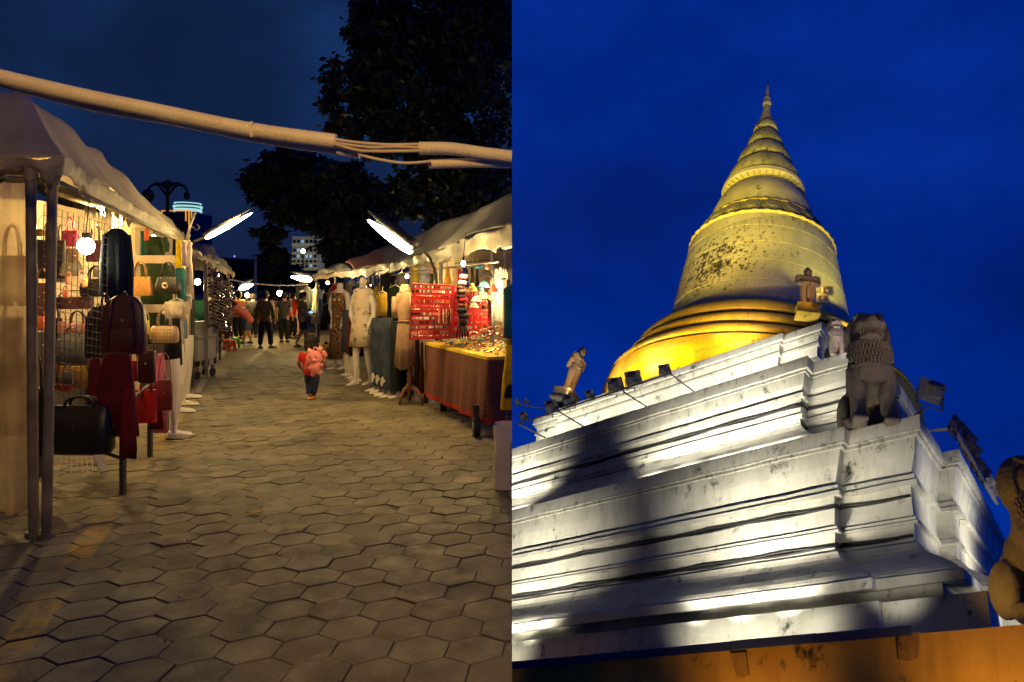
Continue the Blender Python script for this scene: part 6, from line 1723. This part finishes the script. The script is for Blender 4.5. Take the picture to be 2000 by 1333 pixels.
# ================================================================== dress stalls and jewellery stall (right)
RG = 'dressed mannequins in front of the dress stall'
mannequin('mannequin in a leopard print blouse and long brown leopard skirt', 664, 720, 553, GY(720), [('blouse', LEOP, 570, 606, 44, 'shirt', dict(depth=.26)), ('skirt', LEOP, 602, 699, 46, 'skirt', dict(amp=.10, folds=9))], yaw=R(150), group=RG)
mannequin('mannequin in a cream dress printed with black line drawings', 709, 750, 556, GY(750), [('dress', FACES, 562, 676, 60, 'dress', dict(depth=.27, amp=.05)), ('belt', cloth((.05, .03, .02)), 609, 613, 38, 'skirt', dict(depth=.30, amp=0))], yaw=R(155), stride=.05, group=RG, head=True)
mannequin('bare cream mannequin half hidden beside the phone user', 578, 690, 590, 24, [('top', cloth((.42, .30, .26)), 596, 640, 24, 'shirt', {})], yaw=R(170), group=RG)
DENIM = mat('washed_denim', (.014, .024, .045), (.05, .065, .09), rough=.85, nscale=5, bump=.3, bscale=70, contrast=(.45, .75))
def jeans_form(label, u, vf, y, v_top, yaw, m_, flare=1.0):
    base = P(u, vf, y); base.z = .0; hz = P(u, v_top, y).z
    t = thing('leg_mannequin', label, 'mannequin', base, 'leg mannequins wearing jeans at the dress stall')
    legs_mesh('leg', base, hz * .24, yaw, t, SKINM, .078, .075, .02, fs=.72)
    q = RZ(yaw); mb = MB()
    rings_at(mb, base, yaw, [(hz * .80, .155, .10), (hz * .90, .16, .11), (hz * .97, .135, .09), (hz, .125, .085)], .8)
    for s_ in (-1, 1):
        pts = [base + q @ Vector((s_ * .07, 0, hz * .88)), base + q @ Vector((s_ * .075, .012, hz * .6)), base + q @ Vector((s_ * .078, .012, hz * .42)), base + q @ Vector((s_ * .078, .0, hz * .22)), base + q @ Vector((s_ * .078, 0, hz * .085))]
        mb.tube(pts, [.092, .082, .068, .068 * flare, .072 * flare], 14)
    part(mb, 'jeans', m_, t, smooth=True, angle=60)
    return t
for k, (u, vf, lb) in enumerate(((737, 764, 'farthest'), (746, 769, 'second'), (756, 774, 'third'))):
    jeans_form(lb + ' of the washed blue jeans on white leg mannequins, counted from the cream dress', u, vf, GY(vf), 622, R(120), DENIM)
jeans_form('black trousers on the leg mannequin nearest the tan dress form', 774, 777, GY(777) + .1, 628, R(120), BLK, 1.2)
for k, (u, vf, lb, c) in enumerate(((679, 733, 'blue-grey', (.05, .06, .09)), (690, 739, 'rust red', (.16, .03, .02)), (697, 744, 'black', (.012, .012, .014)))):
    b = P(u, vf, GY(vf)); b.z = 0
    t = thing('leg_mannequin', 'leg mannequin in a ' + lb + ' skirt behind the cream printed dress', 'mannequin', b, 'leg mannequins in skirts at the dress stall')
    legs_mesh('leg', b, .55, R(115), t, SKINM, .07, .05, .02)
    part(garment_mesh(Vector((b.x, b.y, 1.25)), .36, .80, 'skirt', R(115), .34, 8, .08, k), 'skirt', cloth(c), t, smooth=True)
crate = thing('plastic_crate', 'yellow plastic crate on the ground left of the leopard skirt', 'crate', G(640, 697))
yk = GY(698); c = P(640, 698, yk); w_ = PX(23, yk); h_ = PX(25, yk)
YEL_P = mat('yellow_crate_plastic', (.60, .40, .02), rough=.45)
for sx, sy, sz, dx, dy in ((w_, .02, h_, 0, -.17), (w_, .02, h_, 0, .17), (.02, .32, h_, -w_ / 2 + .01, 0), (.02, .32, h_, w_ / 2 - .01, 0)):
    part(MB().box((c.x + dx, c.y + dy + .17, h_ / 2), (sx, sy, sz)), 'side', YEL_P, crate, bevel=.006)
part(MB().box((c.x, c.y - .012, h_ * .52), (w_ * .22, .012, h_ * .42)), 'label_slot', mat('brown_slot', (.14, .08, .01)), crate)
part(MB().box((c.x, c.y + .17, .02), (w_ - .05, .30, .02)), 'floor', YEL_P, crate)
shoes = thing('shoes', 'pair of black shoes with white straps on the yellow crate', 'shoes', c + Vector((0, 0, h_)))
for dx in (-.09, .08): 
    mb = MB(); rings_at(mb, c + Vector((dx, .15, h_)), R(20), [(0, .05, .13), (.03, .05, .13), (.06, .03, .07)], .8); part(mb, 'shoe', BLACK, shoes, smooth=True)
    part(MB().tube([c + Vector((dx - .06, .1, h_ + .05)), c + Vector((dx, .08, h_ + .11)), c + Vector((dx + .06, .1, h_ + .05))], .012, 6), 'strap', mat('white_strap', (.6, .58, .5)), shoes)
# tan dress on a wooden-footed dress form
yd = 9.5
df = thing('dress_form', 'tan belted shirt dress on a dress form with a turned wooden tripod foot', 'dress form', Vector((P(800, 790, yd).x, yd, 0)))
WD2 = mat('varnished_wood', (.26, .12, .045), (.18, .08, .03), rough=.35, nscale=4)
TAN = cloth((.36, .22, .13))
top = P(791, 566, yd); hgt = PX(716 - 566, yd)
prof = [(0, .30, .5), (.02, .42, .6), (.06, .80, .8), (.14, .88, .9), (.25, .76, .9), (.38, .60, .8), (.41, .60, .8), (.48, .70, .9), (.7, .86, 1), (1, 1.02, 1.05)]
part(garment_mesh(top, PX(44, yd), hgt, None, R(160), .32, 8, .09, 1.3, .035, prof), 'dress', TAN, df, smooth=True)
part(garment_mesh(P(791, 623, yd), PX(31, yd), PX(6, yd), 'skirt', R(160), .42, 3, 0, 0), 'belt', cloth((.30, .18, .10)), df, smooth=True)
part(garment_mesh(P(791, 556, yd), PX(24, yd), PX(18, yd), 'skirt', R(160), .42, 6, .12, 0), 'collar', cloth((.55, .42, .24)), df, smooth=True)
for s_ in (-1, 1):
    a = top + RZ(R(160)) @ Vector((s_ * PX(18, yd), 0, -hgt * .10))
    part(MB().tube([a, a + RZ(R(160)) @ Vector((s_ * .03, -.01, -.16)), a + RZ(R(160)) @ Vector((s_ * .035, 0, -.30))], [.075, .065, .05], 10), 'sleeve', TAN, df, smooth=True)
pc = Vector((P(800, 700, yd).x, yd, 0))
zt = P(0, 716, yd).z; zb2 = P(0, 758, yd).z
part(MB().tube([pc + Vector((0, 0, z_)) for z_ in [lerp(zt + .1, zb2, i / 10) for i in range(11)]], [.028, .028, .042, .03, .025, .045, .03, .04, .028, .05, .04], 12), 'turned_post', WD2, df, smooth=True)
for (u, v) in ((781, 798), (826, 794), (800, 775)):
    e_ = P(u, v, yd - (.0 if v > 780 else -.3)); e_.z = .02
    part(MB().tube([pc + Vector((0, 0, zb2 + .02)), pc.lerp(e_, .45) + Vector((0, 0, zb2 * .9)), pc.lerp(e_, .85) + Vector((0, 0, zb2 * .45)), e_], [.035, .033, .028, .022], 8), 'foot', WD2, df, smooth=True)
# hanging clothes: each its own
DR = 'clothes hung on the right-hand racks'
for lb, u, v0, v1, w, y, c, kind, kw in (
    ('pale mint strappy dress on the far right rack', 616, 566, 632, 17, 19.0, (.42, .46, .32), 'slip', dict(folds=11, amp=.16)),
    ('long black dress right of the mint dress', 632, 572, 645, 16, 18.5, (.012, .012, .014), 'slip', {}),
    ('grey-green blouse left of the mint dress', 600, 562, 604, 16, 20.5, (.16, .17, .14), 'shirt', dict(sleeves=.7)),
    ('dark charcoal top above the man in red', 586, 556, 590, 16, 21.5, (.04, .042, .04), 'shirt', {}),
    ('orange strap top by the black dress', 643, 572, 592, 9, 18, (.55, .17, .03), 'shirt', {}),
    ('sage green shirt near the leopard blouse', 648, 564, 592, 12, 17.6, (.14, .17, .08), 'shirt', {}),
    ('black T-shirt with a green print by the leopard mannequin', 640, 594, 632, 18, 17.9, (.014, .014, .016), 'shirt', {}),
    ('red strip dress behind the leopard mannequin arm', 647, 600, 650, 7, 17.2, (.30, .02, .015), 'slip', {}),
    ('scarlet blouse at the shoulder of the leopard mannequin', 653, 556, 575, 12, 16.4, (.60, .02, .015), 'shirt', {}),
    ('bright white shirt hanging between the two dressed mannequins', 687, 549, 574, 20, 17.5, (.62, .58, .50), 'shirt', {}),
    ('second bright white shirt hanging nearer the cream dress', 703, 551, 572, 16, 16.8, (.62, .58, .5), 'shirt', {}),
    ('wine red cap-like top above the printed dress', 714, 549, 570, 16, 16.4, (.12, .01, .02), 'shirt', {}),
    ('yellow-green strip skirt above the jeans', 728, 541, 580, 9, 14.9, (.40, .33, .03), 'slip', {}),
    ('dark olive trousers hanging beside the yellow strip skirt', 738, 543, 585, 10, 14.4, (.05, .055, .02), 'slip', {}),
    ('black coat hanging above the mustard blouse', 760, 534, 590, 34, 13.4, (.010, .010, .011), 'coat', {}),
    ('dark bottle green coat hanging by the tan dress form', 772, 560, 628, 36, 12.0, (.018, .03, .014), 'coat', {}),
    ('mustard flowered blouse hanging over the jeans', 747, 572, 622, 26, 12.6, (.30, .19, .02), 'shirt', dict(sleeves=.6)),
    ('black sequinned skirt hanging over the jeans mannequins', 748, 618, 640, 34, 11.6, (.02, .02, .022), 'skirt', {}),
    ('black top above the bottle green coat', 785, 535, 572, 26, 12.8, (.014, .014, .014), 'shirt', {}),
    ('yellow blouse hanging behind the dress form collar', 811, 522, 556, 15, 11.4, (.62, .45, .05), 'shirt', {}),
    ('pale lavender blouse hanging left of the lamp arm', 832, 522, 556, 26, 11.2, (.42, .40, .50), 'shirt', {}),
    ('orange flowered top hanging at the lamp arm', 846, 520, 548, 14, 11.0, (.60, .24, .06), 'shirt', {}),
    ('dark green trousers hanging right of the lavender blouse', 843, 535, 562, 10, 10.9, (.03, .05, .02), 'slip', {}),
    ('orange doll-like romper above the red earring board', 874, 523, 556, 14, 10.6, (.62, .28, .04), 'slip', {}),
    ('red and cream striped towel above the red earring board', 889, 524, 558, 14, 10.5, (.60, .45, .25), 'drape', {}),
    ('crimson cloth beside the striped towel', 898, 526, 556, 9, 10.4, (.50, .02, .015), 'drape', {}),
    ('royal blue cloth behind the scrunchie pole', 908, 524, 562, 17, 10.3, (.03, .035, .22), 'drape', {}),
    ('dark beaded strips hanging right of the blue cloth', 922, 522, 562, 10, 10.0, (.05, .04, .035), 'slip', {}),
    ('black belts hanging under the tent rail', 932, 520, 560, 8, 9.9, (.02, .018, .018), 'slip', {}),
    ('dark rose skirt low behind the jeans', 727, 680, 716, 12, 13.0, (.22, .05, .05), 'skirt', {}),
    ('black floor-length skirt behind the tan dress form', 786, 640, 775, 44, 10.6, (.008, .008, .009), 'skirt', {}),
    ('dark brown long coat between the tan dress and the jewellery table', 815, 655, 760, 18, 10.0, (.03, .02, .016), 'slip', {}),
    ('brick red long dress hanging at the end of the jewellery table', 824, 668, 768, 11, 9.8, (.13, .025, .018), 'slip', {}),
    ('grey long trousers hanging against the jewellery table end', 832, 672, 790, 10, 9.7, (.06, .058, .055), 'slip', {})):
    garment(lb, u, v0, v1, w, y, c, kind, group=DR, yaw=R(rnd.uniform(-25, 25)), hanger=(v0 < 600), **kw)
for k in range(16):
    u = 656 + k * 7.2; y = interp(u, [650, 700, 760, 790], [18.2, 15.4, 12.8, 11.4]) + .5
    c, nm = (((.014, .013, .014), 'black'), ((.03, .04, .07), 'navy'), ((.14, .02, .02), 'wine'), ((.10, .09, .05), 'olive'), ((.34, .27, .2), 'beige'), ((.20, .06, .03), 'rust'), ((.05, .07, .05), 'bottle green'), ((.45, .35, .06), 'mustard'))[(k * 5) % 8]
    where = ('behind the leopard print mannequin', 'behind the cream printed dress', 'above the jeans mannequins', 'just left of the tan dress form')[min(3, k // 4)]
    garment(('long ' if k < 8 else 'second, nearer ') + nm + ' dress on the inner rail ' + where, u, 553 + k % 3 * 3, 640 + (k * 13) % 40, 13, y, c, ('slip', 'dress', 'coat')[k % 3], group='clothes on the inner rail of the dress stall', yaw=R(rnd.uniform(40, 80)), hanger=k % 2 == 0, amp=.16)
# jewellery table
tb = thing('jewellery_table', 'jewellery table under a brown-red patterned cloth with a yellow top and red hem', 'table', Vector((-1.9, 8.3, 0)))
A0, A1 = P(832, 669, 9.55), P(953, 699, 7.55)
A2, A3 = A1 + Vector((.95, .42, 0)), A0 + Vector((1.1, .35, 0))
zt = .90
for p in (A0, A1, A2, A3): p.z = zt
def cloth_pat(name):
    m = bpy.data.materials.new(name); m.use_nodes = True
    nt = m.node_tree; N, L = nt.nodes, nt.links
    b = N['Principled BSDF']; b.inputs['Roughness'].default_value = .85
    at = N.new('ShaderNodeAttribute'); at.attribute_name = 'wv'
    sp = N.new('ShaderNodeSeparateXYZ'); L.new(at.outputs['Vector'], sp.inputs[0])
    br = N.new('ShaderNodeTexBrick'); br.inputs['Scale'].default_value = 1.0
    br.inputs['Color1'].default_value = (.22, .075, .022, 1); br.inputs['Color2'].default_value = (.17, .045, .018, 1); br.inputs['Mortar'].default_value = (.075, .016, .012, 1)
    br.inputs['Mortar Size'].default_value = .008; br.inputs['Brick Width'].default_value = .042; br.inputs['Row Height'].default_value = .027
    L.new(at.outputs['Vector'], br.inputs['Vector'])
    L.new(br.outputs[0], b.inputs['Base Color']); L.new(b.outputs[0], N['Material Output'].inputs[0]); return m
path = [A3, A0, A1, A2]
zb3 = .155
def skirt_rows(z0, z1, nz_, out0=0.0):
    pts = []; s_ = 0; wv = []
    for a, b in zip(path, path[1:]):
        k = max(2, int((b - a).length / .03))
        for i in range(k):
            pts.append((a.lerp(b, i / k), s_ + (b - a).length * i / k, (b - a).cross(Vector((0, 0, 1))).normalized()))
        s_ += (b - a).length
    pts.append((path[-1], s_, pts[-1][2]))
    rows = []
    for j in range(nz_ + 1):
        z = lerp(z0, z1, j / nz_); t = (zt - z) / zt; row = []
        for p, s_, nn in pts:
            f = .028 * t * (math.sin(s_ * 9.5) + .5 * math.sin(s_ * 23 + 1)) + .05 * t + out0
            row.append((Vector((p.x, p.y, z)) + nn * f, s_, z))
        rows.append(row)
    return rows
def skirt(name, z0, z1, n_, m_, out0=0.0):
    rows = skirt_rows(z0, z1, n_, out0); mb = MB().grid([[p for p, s_, z in r_] for r_ in rows])
    me_pts = {}
    o = mb.build(name, m_, smooth=True, seam=0)
    at = o.data.attributes.new('wv', 'FLOAT_VECTOR', 'POINT'); flat = [(s_, z, 0) for r_ in rows for p, s_, z in r_]
    if len(flat) == len(o.data.vertices): at.data.foreach_set('vector', [c for q_ in flat for c in q_])
    else:
        pos = {tuple(round(c, 4) for c in p): (s_, z, 0) for r_ in rows for p, s_, z in r_}
        at.data.foreach_set('vector', [c for v in o.data.vertices for c in pos.get(tuple(round(c, 4) for c in v.co), (0, 0, 0))])
    bm = bmesh.new(); bm.from_mesh(o.data); cut_bm(bm, -1); bm.to_mesh(o.data); bm.free()
    return under(o, tb)
skirt('tablecloth', zt - .035, zb3 + .045, 10, cloth_pat('brown_red_woven_cloth'))
skirt('hem', zb3 + .045, zb3, 2, cloth((.36, .02, .015)), .003)
skirt('yellow_edge', zt, zt - .035, 2, cloth((.72, .50, .04)), .006)
part(MB().add([tuple(p) for p in (A0, A1, A2, A3)], [(0, 1, 2, 3)]), 'table_top', cloth((.70, .48, .06)), tb, solid=.01, seam=-1)
for (u, v, r_) in ((857, 803, .09), (920, 853, .11)):
    y = GY(v); c = P(u, v, y); c.z = r_; c.x += .06
    w0 = part(MB().tube([c - Vector((.035, .01, 0)), c + Vector((.035, .01, 0))], r_, 20), 'wheel', BLACK, tb, smooth=True, angle=40)
    part(MB().tube([c - Vector((.04, .01, 0)), c + Vector((.04, .01, 0))], r_ * .4, 12), 'hub', METAL, tb, smooth=True, angle=40)
    part(MB().box(c + Vector((0, 0, r_ + .06)), (.06, .05, .16)), 'wheel_fork', DARKMETAL, tb)
part(MB().bar(P(848, 762, 9.2) + Vector((.25, .25, .12)), P(940, 812, 7.6) + Vector((.25, .25, .12)), .03, .05), 'under_rail', METAL, tb)
# earring boards
RED = mat('red_pegboard', (.62, .012, .008), (.52, .010, .007), rough=.5, nscale=3)
def board(label, q, n_rows):
    a, b, c, d = q; t = thing('earring_board', label, 'display board', (c + d) / 2, 'red earring boards on the jewellery stall')
    part(MB().add([tuple(p) for p in q], [(0, 1, 2, 3)]), 'panel', RED, t, solid=.02, seam=-1)
    nrm = (b - a).cross(d - a).normalized()
    if nrm.y > 0: nrm = -nrm
    part(MB().tube([p + nrm * .004 for p in (a, b, c, d, a)], .010, 6), 'frame', mat('dark_red_frame', (.36, .01, .008)), t, seam=-1)
    r_ = random.Random(n_rows); mb = MB(); mbl = MB()
    for i in range(n_rows):
        tt = (i + .6) / (n_rows + .3); k = 26; s_ = .04
        kind = r_.choice(('stud', 'drop', 'stud', 'card', 'hook'))
        while s_ < .96:
            p = a.lerp(b, s_).lerp(d.lerp(c, s_), tt) + nrm * .022; m_ = r_.choice((0, 0, 1, 2, 3, 4)) if r_.random() < .3 else (i * 7 + int(s_ * 4)) % 5
            if r_.random() < .12: s_ += .035; continue
            if kind == 'stud': mb.ball(p, (r_.uniform(.006, .011), .006, r_.uniform(.006, .012)), 6, 4, m=m_)
            elif kind == 'drop': mb.ball(p, (.006, .004, .008), 6, 4, m=m_); mb.ball(p - Vector((0, 0, .022)), (.006, .004, .016), 6, 4, m=m_)
            elif kind == 'card': mb.box(p, (.020, .004, .032), m=m_)
            else: mb.tube([p, p + Vector((.006, 0, -.014)), p + Vector((-.004, 0, -.026))], .003, 4, m=m_)
            s_ += r_.uniform(.026, .042)
    o = part(mb, 'earrings', [mat('white_enamel', (.75, .68, .55), rough=.25), mat('gilt', (.75, .5, .15), rough=.25, metal=.8), mat('dark_bead', (.05, .02, .02), rough=.2), mat('silver', (.6, .58, .55), rough=.25, metal=.8), mat('pink_bead', (.65, .22, .2), rough=.3)], t, seam=-1)
    o['kind'] = 'stuff'
    return t, nrm
b1 = [P(806, 554, 9.0), P(886, 558, 8.75), P(880, 661, 8.75), P(800, 664, 9.0)]
t1, n1 = board('left red earring board standing on the table, nearest the tan dress', b1, 12)
b2 = [P(886, 560, 8.8), P(958, 575, 9.0), P(962, 650, 9.0), P(883, 661, 8.8)]
t2, n2 = board('right red earring board behind the scrunchie pole', b2, 9)
for k in range(9):
    p = P(857 + k * 2.9, 603 + (k % 2), 8.70); c = [(.55, .35, .22), (.5, .02, .02), (.05, .02, .02), (.6, .45, .3), (.1, .01, .02)][k % 5]
    hb = MB().rings([[p + Vector((dx, dy, dz)) for dx, dy in ((-.006, -.004), (.006, -.004), (.006, .004), (-.006, .004))] for dz in (0, -.19)])
    t = thing('hair_ribbon', ['peach', 'red', 'black', 'beige', 'wine'][k % 5] + (' ribbon in the upper half' if k < 5 else ' ribbon nearer the right end') + ' of the row pinned on the left earring board', 'ribbon', p, 'hair ribbons pinned on the left earring board')
    part(hb, 'band', cloth(c), t)
# scrunchies on a pole
sp_ = thing('scrunchie_pole', 'thin pole in front of the boards threaded with hair scrunchies', 'stand', P(903, 655, 8.35))
part(MB().tube([P(901, 535, 8.35), P(903, 660, 8.35)], .008, 6), 'rod', METAL, sp_)
part(MB().tube([P(895, 661, 8.3), P(911, 659, 8.4)], .012, 6), 'foot', METAL, sp_)
def puff(label, u, v, r_px, y, c, nm='scrunchie', cat='scrunchie', grp='scrunchies threaded on the pole'):
    p = P(u, v, y); r_ = PX(r_px, y); t = thing(nm, label, cat, p, grp)
    mb = MB(); rows = []
    for i in range(24):
        a = 2 * math.pi * i / 24; rr = r_ * .40 * (1 + .30 * math.sin(a * 9))
        c0 = p + Vector((math.cos(a) * r_ * .6, math.sin(a) * r_ * .6, 0)); rd = Vector((math.cos(a), math.sin(a), 0))
        rows.append([c0 + rd * rr * math.cos(x) + Vector((0, 0, rr * 1.25 * math.sin(x))) for x in [2 * math.pi * j / 8 for j in range(8)]])
    rows.append(rows[0]); mb.rings(rows, cap=False)
    part(mb, 'ruffle', cloth(c), t, smooth=True, seam=-1)
for lb, v, r_, c in (('pink', 541, 8, (.62, .20, .12)), ('cream', 553, 8, (.55, .45, .32)), ('dark floral', 562, 8, (.06, .03, .03)), ('brown', 570, 9, (.14, .05, .04)), ('black', 580, 9, (.02, .015, .015)),
                     ('red', 587, 10, (.30, .012, .014)), ('rust', 596, 9, (.32, .12, .05)), ('charcoal', 606, 10, (.03, .028, .028)), ('second black', 618, 10, (.014, .013, .013)), ('lowest black', 630, 9, (.012, .012, .012))):
    puff(lb + ' scrunchie on the pole before the red boards', 903 + rnd.uniform(-3, 3), v, r_, 8.33, c)
for k in range(5):
    t = thing('ribbon_tail', ['leftmost', 'second', 'middle', 'fourth', 'rightmost'][k] + ' of five dark ribbon tails hanging below the lowest scrunchie', 'ribbon', P(893 + k * 5, 660, 8.3), 'ribbon tails below the scrunchies')
    part(MB().tube([P(897 + k * 2.5, 630, 8.3), P(893 + k * 5, 650, 8.28), P(892 + k * 5.5, 662, 8.28)], [.01, .012, .008], 6), 'tail', cloth((.02, .014, .014)), t, smooth=True)
def hat(label, u, v, r_px, y, c, pom=None, up=1):
    p = P(u, v, y); r_ = PX(r_px, y); t = thing('bobble_hat', label, 'hat', p, 'small hats and bobbles hanging on the jewellery stall')
    mb = MB(); rows = []
    for i in range(8):
        a = i / 7 * math.pi / 2; rows.append([p + Vector((math.cos(a) * r_ * math.cos(x), math.cos(a) * r_ * math.sin(x) * .8, up * math.sin(a) * r_ * 1.1)) for x in [2 * math.pi * j / 16 for j in range(16)]])
    mb.rings(rows); part(mb, 'crown', cloth(c), t, smooth=True, seam=-1)
    part(MB().tube([p + Vector((r_ * 1.03 * math.cos(x), r_ * .83 * math.sin(x), 0)) for x in [2 * math.pi * j / 16 for j in range(17)]], r_ * .16, 6), 'brim', cloth(tuple(min(.8, q_ * 1.3) for q_ in c)), t, smooth=True, seam=-1)
    if pom: part(MB().ball(p + Vector((0, 0, up * r_ * 1.3)), r_ * .4, 10, 8), 'bobble', cloth(pom), t, smooth=True, seam=-1)
hat('beige and blue bobble hat left of the white goods', 941, 582, 12, 8.7, (.50, .40, .26), (.12, .26, .36))
hat('sky blue hat hanging above the beige hat', 945, 560, 10, 8.8, (.10, .26, .36))
hat('coral red bobble hat in front of the white goods', 964, 569, 9, 8.5, (.55, .10, .07), (.6, .15, .1))
hat('black hat high on the jewellery stall', 951, 540, 12, 8.9, (.02, .016, .016), (.35, .14, .10))
hat('yellow-cream hat beside the scrunchies', 923, 568, 9, 8.7, (.55, .42, .14), (.6, .5, .2))
hat('blue hat hanging from the tent rail', 938, 524, 9, 9.2, (.06, .20, .36))
hat('yellow hat hanging from the tent rail', 948, 521, 7, 9.3, (.60, .48, .08))
hat('pale pink hat under the coral hat', 969, 590, 8, 8.6, (.60, .42, .34), (.62, .5, .4))
hat('cream flowered hat low beside the scrunchies', 930, 588, 9, 8.5, (.55, .46, .32), (.5, .1, .08))
hat('white knitted hat between the scrunchies and the beige hat', 926, 600, 8, 8.6, (.60, .54, .42))
hat('olive hat under the beige and blue hat', 956, 585, 8, 8.75, (.24, .20, .08))
hat('brown beaded hat hanging low before the right board', 948, 603, 8, 8.6, (.12, .05, .035))
wp = thing('white_garment_panel', 'glaring white lace clothes hanging beside the bulb', 'garment', P(972, 625, 9.15))
for k in range(4):
    part(garment_mesh(P(961 + k * 8, 522 + 3 * (k % 2), 9.15 + .05 * k), PX(15, 9.1), PX(98 + 5 * (k % 3), 9.1), 'shirt' if k % 2 else 'slip', R(10), .22, 9, .14, k), 'lace_piece', mat('white_lace', (.74, .71, .64), rough=.85), wp, smooth=True, seam=-1)
wc = thing('white_cabinet', 'narrow grey-white cabinet post behind the bracelets', 'cabinet', P(988, 680, 8.3))
part(MB().box(P(989, 620, 8.6) + Vector((0, 0, .12)), (PX(10, 8.6), .3, PX(110, 8.6))), 'body', mat('grey_white_cabinet', (.42, .38, .30)), wc, bevel=.01, seam=-1)
# bracelets, hairbands and trinkets on the table
jw = MB(); r_ = random.Random(3)
def on_table(s_, t_): return A0.lerp(A1, s_).lerp(A3.lerp(A2, s_), t_) + Vector((0, 0, .012))
for k in range(240):
    p = on_table(r_.uniform(.06, .97), r_.uniform(.06, .8)); m_ = r_.randrange(6); z = r_.uniform(.004, .03)
    if r_.random() < .5: jw.ball(p + Vector((0, 0, z)), (r_.uniform(.008, .024), r_.uniform(.008, .02), r_.uniform(.006, .018)), 7, 5, m=m_)
    else:
        q_ = r_.uniform(.018, .035); jw.tube([p + Vector((q_ * math.cos(a), q_ * math.sin(a), z)) for a in [2 * math.pi * i / 10 for i in range(11)]], .006, 5, m=m_)
o = jw.build('trinkets', [mat('gilt', (.7, .5, .2)), mat('silver', (.6, .6, .6)), mat('teal_bead', (.08, .22, .2), rough=.2), mat('brown_bead', (.16, .06, .03), rough=.3), mat('cream_bead', (.6, .5, .35), rough=.3), mat('orange_bead', (.55, .18, .05), rough=.3)], smooth=True, seam=-1)
tag(o, 'bracelets, beads and trinkets strewn over the yellow table top', 'jewellery', kind='stuff')
for k, (u, v, c, nm) in enumerate(((945, 652, (.50, .22, .05), 'amber'), (958, 648, (.5, .1, .04), 'red-brown'), (972, 646, (.55, .32, .12), 'honey'), (980, 650, (.5, .08, .03), 'crimson'), (952, 656, (.25, .08, .04), 'dark'), (925, 657, (.45, .14, .05), 'rust'))):
    p = P(u, v, 7.9 + .05 * k); t = thing('bangle', nm + ' bangles heaped at the back of the table', 'bangle', p, 'bangles heaped on the jewellery table')
    mb = MB()
    for j in range(3): mb.tube([p + Vector((.045 * math.cos(a), .02 * math.sin(a) + .012 * j, .045 * math.sin(a) + .004 * j)) for a in [2 * math.pi * i / 14 for i in range(15)]], .010, 6)
    part(mb, 'hoops', leather(c, .25), t, smooth=True, seam=-1)
# right edge: yellow dress, teal top, paper bag, crate
garment('bright yellow dress hanging at the right edge of the street', 1000, 640, 799, 46, 6.6, (.72, .46, .012), 'slip', yaw=R(10), hanger=False, seam=-1, group='clothes at the right edge of the street', depth=.3, amp=.12)
garment('teal T-shirt hanging above the yellow dress at the right edge', 1003, 556, 660, 44, 6.4, (.03, .15, .18), 'shirt', name='t_shirt', yaw=R(10), hanger=False, seam=-1, group='clothes at the right edge of the street', depth=.4)
pbg = thing('paper_bag', 'crumpled white paper bag standing on the paving at the right edge', 'bag', G(990, 955))
ypb = GY(952); mb = MB(); rows = []
c = P(1003, 952, ypb); c.z = .004
for z_, k in ((0, 1), (.03, 1.02), (.2, 1.0), (.36, .98), (.45, 1.0), (.535, 1.05)):
    rows.append([c + Vector((x * k + .012 * wig((x * 9, y_ * 9, z_ * 7)), y_ * k + .02 * wig((x * 8 + 5, y_ * 9, z_ * 6)), z_ + (.02 * wig((x * 12, y_ * 12, 1)) if z_ > .5 else 0))) for x, y_ in srect(.155, .10, 36, .25)])
part(mb.rings(rows, cap=False), 'paper', mat('white_paper', (.62, .53, .38), (.52, .44, .31), rough=.8, nscale=6, bump=.3), pbg, smooth=True, angle=40, seam=-1)
gbx = thing('grey_box', 'grey box standing just behind the white paper bag', 'box', G(1000, 950))
part(MB().box(P(1004, 900, ypb - .16) + Vector((.03, 0, -.02)), (.12, .05, .34)), 'carton', mat('grey_card', (.22, .20, .17)), gbx, bevel=.006, seam=-1)
st = thing('display_stand', 'dark stand with black cloth under the yellow dress', 'stand', Vector((P(1000, 870, 6.7).x, 6.7, 0)))
part(MB().tube([P(992, 778, 6.7), Vector((P(992, 870, 6.7).x, 6.7, 0))], .02, 8), 'leg', DARKMETAL, st, seam=-1)
part(garment_mesh(P(1000, 752, 6.5), PX(34, 6.5), PX(24, 6.5), 'drape', 0, .4, 5, .2, 1), 'cloth', BLK, st, smooth=True, seam=-1)
